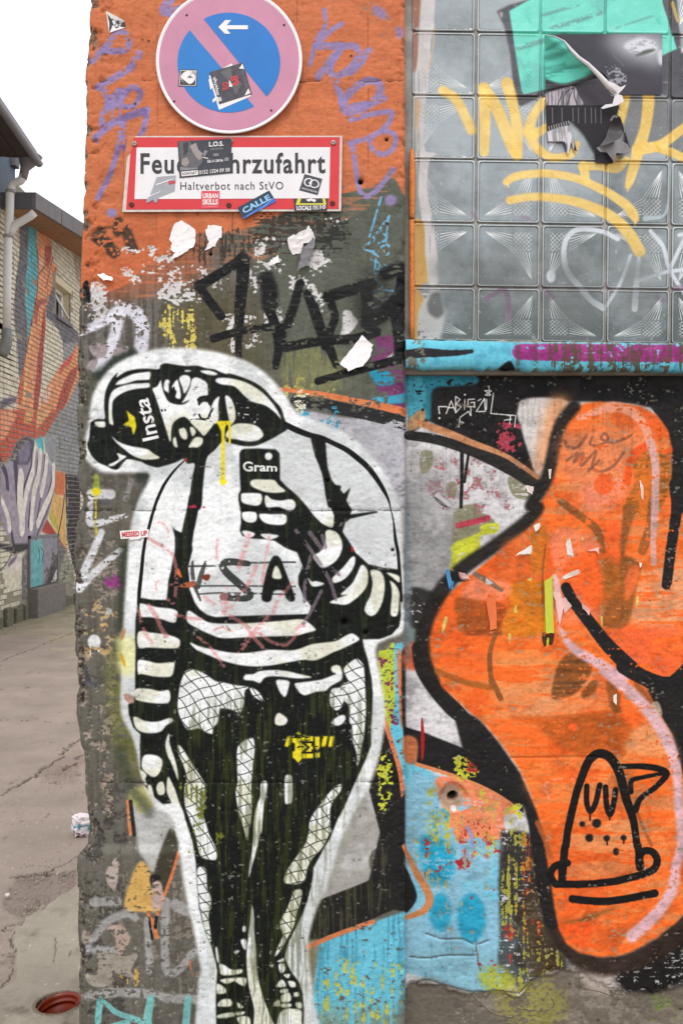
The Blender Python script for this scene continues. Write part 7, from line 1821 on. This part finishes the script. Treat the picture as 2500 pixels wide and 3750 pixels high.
def brick_mat():
    im = CB.image('brick_paint')
    m, n, l, b = new_mat('painted_brick')
    geo = n.new('ShaderNodeNewGeometry'); sp = n.new('ShaderNodeSeparateXYZ'); l.new(geo.outputs['Position'], sp.inputs[0])
    a = nd(n, 'ShaderNodeMapRange'); a.clamp = False; a.inputs[1].default_value = WY0; a.inputs[2].default_value = WY1; l.new(sp.outputs[1], a.inputs[0])
    z = nd(n, 'ShaderNodeMapRange'); z.clamp = False; z.inputs[1].default_value = 0; z.inputs[2].default_value = WZ1; l.new(sp.outputs[2], z.inputs[0])
    cm = n.new('ShaderNodeCombineXYZ'); l.new(a.outputs[0], cm.inputs[0]); l.new(z.outputs[0], cm.inputs[1])
    tx = n.new('ShaderNodeTexImage'); tx.image = im; tx.extension = 'EXTEND'; l.new(cm.outputs[0], tx.inputs[0])
    nz = nd(n, 'ShaderNodeTexNoise', Scale=14.0, Detail=6.0); l.new(geo.outputs['Position'], nz.inputs['Vector'])
    oi = n.new('ShaderNodeObjectInfo')
    mr = nd(n, 'ShaderNodeMapRange'); mr.inputs[1].default_value = .3; mr.inputs[2].default_value = .7; mr.inputs[3].default_value = .8; mr.inputs[4].default_value = 1.1; l.new(nz.outputs[0], mr.inputs[0])
    # each brick took the paint a little differently
    sn = n.new('ShaderNodeVectorMath'); sn.operation = 'MULTIPLY'; sn.inputs[1].default_value = (0, 1 / .1225, 1 / .0735); l.new(geo.outputs['Position'], sn.inputs[0])
    fl = n.new('ShaderNodeVectorMath'); fl.operation = 'FLOOR'; l.new(sn.outputs[0], fl.inputs[0])
    wn_ = n.new('ShaderNodeTexWhiteNoise'); wn_.noise_dimensions = '3D'; l.new(fl.outputs[0], wn_.inputs['Vector'])
    wr = nd(n, 'ShaderNodeMapRange'); wr.inputs[3].default_value = .84; wr.inputs[4].default_value = 1.08; l.new(wn_.outputs['Value'], wr.inputs[0])
    mm = n.new('ShaderNodeMath'); mm.operation = 'MULTIPLY'; l.new(mr.outputs[0], mm.inputs[0]); l.new(wr.outputs[0], mm.inputs[1])
    mx = n.new('ShaderNodeVectorMath'); mx.operation = 'MULTIPLY'; l.new(tx.outputs[0], mx.inputs[0]); l.new(mm.outputs[0], mx.inputs[1])
    l.new(mx.outputs[0], b.inputs['Base Color']); b.inputs['Roughness'].default_value = .8
    return m
M_BRICK = brick_mat()

def brick_building():
    root = empty('brick_building', (LX, 11, 0), 'painted brick building along the alley with a tall mural of orange arms', 'building')
    m2 = T(0, 1500, 2.94)
    plaster = np.array([apt(x, y) for x, y in m2("440,280 600,300 600,640 720,700 710,1500 600,1400 330,1440 250,1560 280,1880 60,1950 20,1750 90,1620 180,1560 130,1440 20,1200 20,600 160,520 300,330")])
    door = np.array([apt(x, y) for x, y in m2("309,1432 602,1368 605,2120 310,2262")])
    dy0, dy1 = door[:, 0].min(), door[:, 0].max(); dz1 = door[:, 1].max()
    win = (apt(206, 1000)[0], apt(256, 1000)[0], 4.86, 5.38)
    YA, YB, ZT = 7.8, 27.0, 6.36
    # wall body as a fine sheet with the window opening left out and the plastered field standing proud
    ys = np.unique(np.concatenate([np.arange(YA, 13.6, .06), np.linspace(13.6, YB, 20), [win[0], win[1]]])); zs = np.unique(np.concatenate([np.arange(-.05, ZT, .06), [ZT, win[2], win[3]]]))
    Yg, Zg = np.meshgrid(ys, zs)
    pl = boxblur(pip(Yg, Zg, plaster).astype(np.float32), 1)
    co = np.stack([LX + .013 * pl, Yg, Zg], -1).reshape(-1, 3)
    i = np.arange(Yg.size).reshape(Yg.shape); q = np.stack([i[:-1, :-1], i[:-1, 1:], i[1:, 1:], i[1:, :-1]], -1).reshape(-1, 4)
    cy = (Yg[:-1, :-1] + Yg[1:, 1:]).ravel() / 2; cz = (Zg[:-1, :-1] + Zg[1:, 1:]).ravel() / 2
    q = q[~((cy > win[0]) & (cy < win[1]) & (cz > win[2]) & (cz < win[3]))]
    mw = np_mesh('wall', co, q); link('wall', mw, mat('mortar_dark', (112, 104, 94), .9, .2, 20), root)
    mw.materials.clear(); mw.materials.append(M_BRICK_JOINT); mw.materials.append(M_BRICK)
    k2 = pip(co[q].mean(1)[:, 1], co[q].mean(1)[:, 2], plaster)
    mw.polygons.foreach_set('material_index', k2.astype(np.int32))
    MB().box((LX - 6, YA, -.05), (LX - .25, YB, ZT)).build('wall_core', mat('wall_core', (90, 84, 76), .9), root)
    # bricks: the ones that show largest are single objects, the rest one mass
    BL, BH, PY, PZ = .232, .060, .245, .0735
    def bmesh_of(L, H, seed):
        bm = bmesh.new(); r = bmesh.ops.create_cube(bm, size=1)
        for v in bm.verts: v.co = Vector((v.co.x * .024, v.co.y * L, v.co.z * H))
        f = [x for x in bm.faces if x.normal.x > .5]
        bmesh.ops.bevel(bm, geom=list({e for x in f for e in x.edges}), offset=.006, segments=1, affect='EDGES')
        rs = random.Random(seed)
        for v in bm.verts: v.co += Vector((rs.uniform(-.002, .002), rs.uniform(-.002, .002), rs.uniform(-.002, .002)))
        me = bpy.data.meshes.new('brick'); bm.to_mesh(me); bm.free(); me.materials.append(M_BRICK); return me
    kinds = [bmesh_of(BL, BH, k) for k in range(4)] + [bmesh_of(.108, BH, k) for k in range(9, 11)]
    rs = random.Random(12); spots = []
    for r in range(int((ZT - .30) / PZ)):
        z = .27 + r * PZ
        y = YA + (r % 2) * PY / 2
        while y < 14.4:
            half = rs.random() < .16
            L = .108 if half else BL
            c = y + L / 2
            inw = win[0] - .02 < c + L/2 and c - L/2 < win[1] + .02 and win[2] - .03 < z < win[3] + .16
            ind = dy0 - .06 < c < dy1 + .04 and z < dz1 + .1
            inp = pip(np.array([c]), np.array([z]), plaster)[0] > 0
            gone = rs.random() < .012 or (z < .5 and rs.random() < .35)
            px = 1250 + LX * D / ((c + D) * PX); py = 1875 - (z - EYE) * D / ((c + D) * PX)
            if not (inw or ind or inp or gone): spots.append((c, z, half, L, px, py))
            y += L + .013
    vis = sorted([s for s in spots if -8 < s[4] < 278 and s[5] > 760 and not (s[5] < 1230 and s[4] < 48)], key=lambda s: s[0])
    big = set(id(s) for s in vis[:296])
    tmpl = [{'v': np.array([v.co for v in k.vertices]), 'f': [tuple(p.vertices) for p in k.polygons]} for k in kinds]
    V, F, nv = [], [], 0
    for s in spots:
        c, z, half, L = s[:4]
        ki = rs.choice((4, 5)) if half else rs.randrange(4)
        off = Vector((LX - .003 + rs.uniform(-.003, .004), c, z + rs.uniform(-.004, .004)))
        if id(s) in big:
            o = bpy.data.objects.new('brick', kinds[ki]); COL.objects.link(o); o.location = off
            o.rotation_euler = (rs.uniform(-.012, .012), 0, 0)
            o.parent = root; o.matrix_parent_inverse = parent_inv(root)
        else:
            t = tmpl[ki]; V.append(t['v'] + np.array(off)); F += [tuple(i + nv for i in f) for f in t['f']]; nv += len(t['v'])
    o = link('brickwork', mesh('brickwork', np.vstack(V), F), M_BRICK, root); o['kind'] = 'stuff'
    # foot of the wall: crumbling plinth
    rr = random.Random(4)
    for k in range(26):
        y = YA + 1 + k * .19; h = rr.uniform(.12, .27)
        if dy0 - .1 < y < dy1 + .1: continue
        MB().box((LX - .05, y, -.03), (LX + rr.uniform(.02, .07), y + rr.uniform(.12, .185), h), .012).build('plinth_stone', mat('mossy_render', (98, 94, 76), .95, .4, 20, bump=.02, bscale=30), root)
    # painted steel door with its concrete foot
    dz0 = .46
    MB().box((LX - .02, dy0, dz0), (LX + .03, dy1, dz1), .004).build('door', M_BRICK, root)
    MB().box((LX - .03, dy0 - .03, -.03), (LX + .16, dy1 + .02, dz0 - .015), .012).build('door_step', mat('step_concrete', (112, 104, 98), .9, .25, 14, bump=.006), root)
    mb = MB()
    for a, b_, z0, z1 in ((dy0 - .05, dy0, 0, dz1 + .05), (dy1, dy1 + .05, 0, dz1 + .05), (dy0 - .05, dy1 + .05, dz1, dz1 + .05)):
        mb.box((LX - .01, a, max(z0, dz0)), (LX + .04, b_, z1), .003)
    mb.build('door_frame', mat('door_frame', (108, 106, 110), .6, .15, 20), root)
    text_y = (dy0 + dy1) / 2
    # window
    wroot = MB().box((LX - .2, win[0] + .01, win[2] + .01), (LX - .19, win[1] - .01, win[3] - .01)).build('window', mat('pane_dark', (70, 76, 74), .12, .2, 6), root)
    mb = MB(); fw = .06
    for a, b_, c, d in ((win[0], win[1], win[2], win[2] + fw), (win[0], win[1], win[3] - fw, win[3]), (win[0], win[0] + fw, win[2] + fw, win[3] - fw), (win[1] - fw, win[1], win[2] + fw, win[3] - fw)):
        mb.box((LX - .18, a, c), (LX - .11, b_, d), .005)
    mb.build('frame', mat('window_white', (222, 220, 214), .4, .05), wroot)
    mb = MB(); y0, y1 = win[0] + .08, win[1] - .14
    for a, b_ in ((y0, win[2] + .07), (y0, win[3] - .1)): pass
    mb.tube([(LX - .09, y0 + .02, win[3] - .10), (LX + .02, y1, win[2] + .06)], .022, 8); mb.tube([(LX - .10, y1, win[3] - .1), (LX - .1, y1, win[2] + .05)], .018, 8)
    mb.build('casement', mat('window_white', (222, 220, 214)), wroot)
    MB().box((LX - .19, win[0] - .06, win[3]), (LX + .02, win[1] + .06, win[3] + .13), .01).build('lintel', mat('cream_lintel', (206, 194, 160), .8, .1), root)
    MB().box((LX - .19, win[0] - .03, win[2] - .07), (LX + .05, win[1] + .03, win[2]), .008).build('window_sill', mat('sill_grey', (108, 108, 114), .8, .1), root)
    mb = MB()
    for a in (win[1], win[0] - .03): MB().box((LX - .2, a, win[2]), (LX - .012, a + .03, win[3])).build('window_reveal', mat('cream_lintel', (206, 194, 160)), root)
    # flat roof edge
    dA = 12.2
    def at3(px, py, dep): k = PX * dep / D; return Vector(((px - 1250) * k, dep - D, EYE + (1875 - py) * k))
    f0b, f0t = at3(132, 764, dA), at3(132, 704, dA)
    f1b, f1t = at3(292, 862, 14.0), at3(292, 808, 14.0)
    def ext(a, b_, s): return a + (b_ - a) * s
    f2b, f2t = ext(f0b, f1b, 3.4), ext(f0t, f1t, 3.4)
    back = Vector((-1.6, 0, 0)); th = Vector((-.05, 0, 0))
    n_ = 6
    for k in range(n_):
        a, b_ = k / n_ * 3.4, ((k + 1) / n_ - .004) * 3.4
        p = [ext(f0b, f1b, a), ext(f0b, f1b, b_), ext(f0t, f1t, b_), ext(f0t, f1t, a)]
        MB().hexa(p + [v + th for v in p]).build('fascia_sheet', mat('fascia_zinc', (98, 92, 92), .6, .25, 5), root)
    MB().hexa([f0b + Vector((-.05, 0, 0)), f0t + Vector((-.05, 0, 0)), f0t + back, f0b + back] + [v + Vector((0, .04, 0)) for v in (f0b + Vector((-.05, 0, 0)), f0t + Vector((-.05, 0, 0)), f0t + back, f0b + back)]).build('fascia_end', mat('fascia_end', (84, 82, 84), .6, .2, 5), root)
    up = Vector((0, 0, .02))
    q = [f0b + Vector((-.06, .05, .015)), f2b + Vector((-.06, 0, .015)), f2b + back + up, f0b + back + Vector((0, .05, .015))]
    MB().hexa(q + [v + Vector((0, 0, .03)) for v in q]).build('soffit', mat('soffit_wood', (150, 110, 74), .8, .2, 8), root)
    q = [f0t + Vector((-.02, .03, -.03)), f2t + Vector((-.02, 0, -.03)), f2t + back * 3 + Vector((0, 0, -.03)), f0t + back * 3 + Vector((0, .03, -.03))]
    MB().hexa(q + [v + Vector((0, 0, .028)) for v in q]).build('roof', mat('roof_felt', (70, 68, 68), .9), root)
    return at3
M_BRICK_JOINT = mat('brick_joint', (138, 129, 114), .95, .25, 18)
at3 = brick_building()

def grey_building():
    root = empty('grey_building', (LX, 8, 4), 'slate grey upper storey with overhanging eaves and a white downpipe', 'building')
    yE = 12.75 - D
    zm = at3(40, 752, 12.6).z
    MB().box((LX - 5, 1, zm), (LX + .02, yE, 6.75)).build('upper_wall', mat('slate_render', (94, 106, 118), .8, .12, 4, bump=.003), root)
    MB().box((LX - 5, 1, 3.5), (LX + .0, yE - .02, zm - .004)).build('lower_wall', mat('pale_green_render', (198, 206, 196), .8, .1, 4), root)
    MB().box((LX + .021, yE - .2, at3(56, 610, 12.6).z), (LX + .10, yE - .05, at3(56, 545, 12.6).z), .004).build('eaves_bracket', mat('bracket_grey', (92, 92, 94), .7), root)
    # eaves: metal edge, dark boarded soffit
    a, b_ = at3(0, 352, 10.66), at3(137, 556, 11.96)
    d = (b_ - a); s = a - d * 4.2
    th = Vector((0, 0, -.10)); bk = Vector((-.06, 0, .015))
    p = [s + th, b_ + th, b_, s]
    MB().hexa(p + [v + bk for v in p]).build('eaves_edge', mat('zinc_edge', (128, 128, 134), .5, .08, 6, metallic=.2), root)
    L0 = Vector((LX - .4, s.y, s.z + .1)); L1 = Vector((LX - .4, b_.y, b_.z - .04))
    n_ = 5
    for k in range(n_):
        q0, q1 = k / n_, (k + 1) / n_ - .012
        f = lambda A, B, t: A + (B - A) * t
        A0, A1 = s + th + Vector((-.07, 0, .01)), b_ + th + Vector((-.07, 0, .01))
        e = [f(A0, L0, q0), f(A1, L1, q0), f(A1, L1, q1), f(A0, L0, q1)]
        MB().hexa(e + [v + Vector((0, 0, .03)) for v in e]).build('soffit_board', mat('soffit_brown', (66, 54, 48), .8, .2, 8), root)
    q = [s + Vector((-.03, 0, -.005)), b_ + Vector((-.03, 0, -.005)), L1 + Vector((-2.5, 0, 1.2)), L0 + Vector((-2.5, 0, 1.2))]
    MB().hexa(q + [v + Vector((0, 0, .03)) for v in q]).build('roof', mat('roof_sheet', (104, 104, 108), .6), root)
    # gutter along the eaves with its open end
    mb = MB(); n = 12; ax = (b_ - s).normalized()
    pr = [(math.cos(t) * .055, math.sin(t) * .055) for t in np.linspace(math.pi, 2 * math.pi, n)]
    A, B = s + Vector((-.02, 0, -.10)), b_ + Vector((-.02, .14, -.10))
    ra = [mb.bm.verts.new(A + Vector((x, 0, z))) for x, z in pr]; rb = [mb.bm.verts.new(B + Vector((x, 0, z))) for x, z in pr]
    for k in range(n - 1):
        f = mb.bm.faces.new((ra[k], ra[k+1], rb[k+1], rb[k])); f.smooth = True
    mb.bm.faces.new(rb)
    o = mb.build('gutter', mat('zinc_gutter', (132, 128, 132), .45, .12, 8, metallic=.3), root)
    md = o.modifiers.new('thickness', 'SOLIDIFY'); md.thickness = .006
    # downpipe
    dp = 12.05
    pm = mat('downpipe_white', (206, 204, 200), .5, .08, 9)
    g = lambda px, py: at3(px, py, dp)
    mb = MB(); mb.tube([g(112, 560), g(104, 585), g(92, 618), g(88, 640), g(84, 655)], [.17, .135, .062, .058, .055], 14); mb.build('rainwater_hopper', mat('hopper_grey', (116, 110, 112), .5, .1, 8), root)
    mb = MB(); mb.tube([g(86, 640), g(84, 652), g(76, 662), g(62, 667), g(50, 672), g(42, 684), g(38, 704), g(37, 760), g(30, 900), g(27, 1050), g(26, 1212)], .056, 14); mb.build('downpipe', pm, root)
    mb = MB(); mb.tube([g(128, 778), g(112, 792), g(60, 822), g(46, 838), g(38, 862)], .052, 12); mb.build('branch_pipe', pm, root)
    mb = MB(); mb.tube([g(26, 1206), g(27, 1240), g(22, 1264), g(12, 1284), g(2, 1296)], [.07, .074, .082, .088, .092], 14); mb.build('pipe_elbow', mat('elbow_grey', (118, 118, 116), .5, .15, 8), root)
    for px, py in ((39, 702), (31, 866)):
        mb = MB(); c = g(px, py); mb.tube([c + Vector((0, 0, .02)), c - Vector((0, 0, .02))], .068, 14); mb.build('pipe_clip', mat('clip_grey', (140, 136, 134), .5), root)
grey_building()
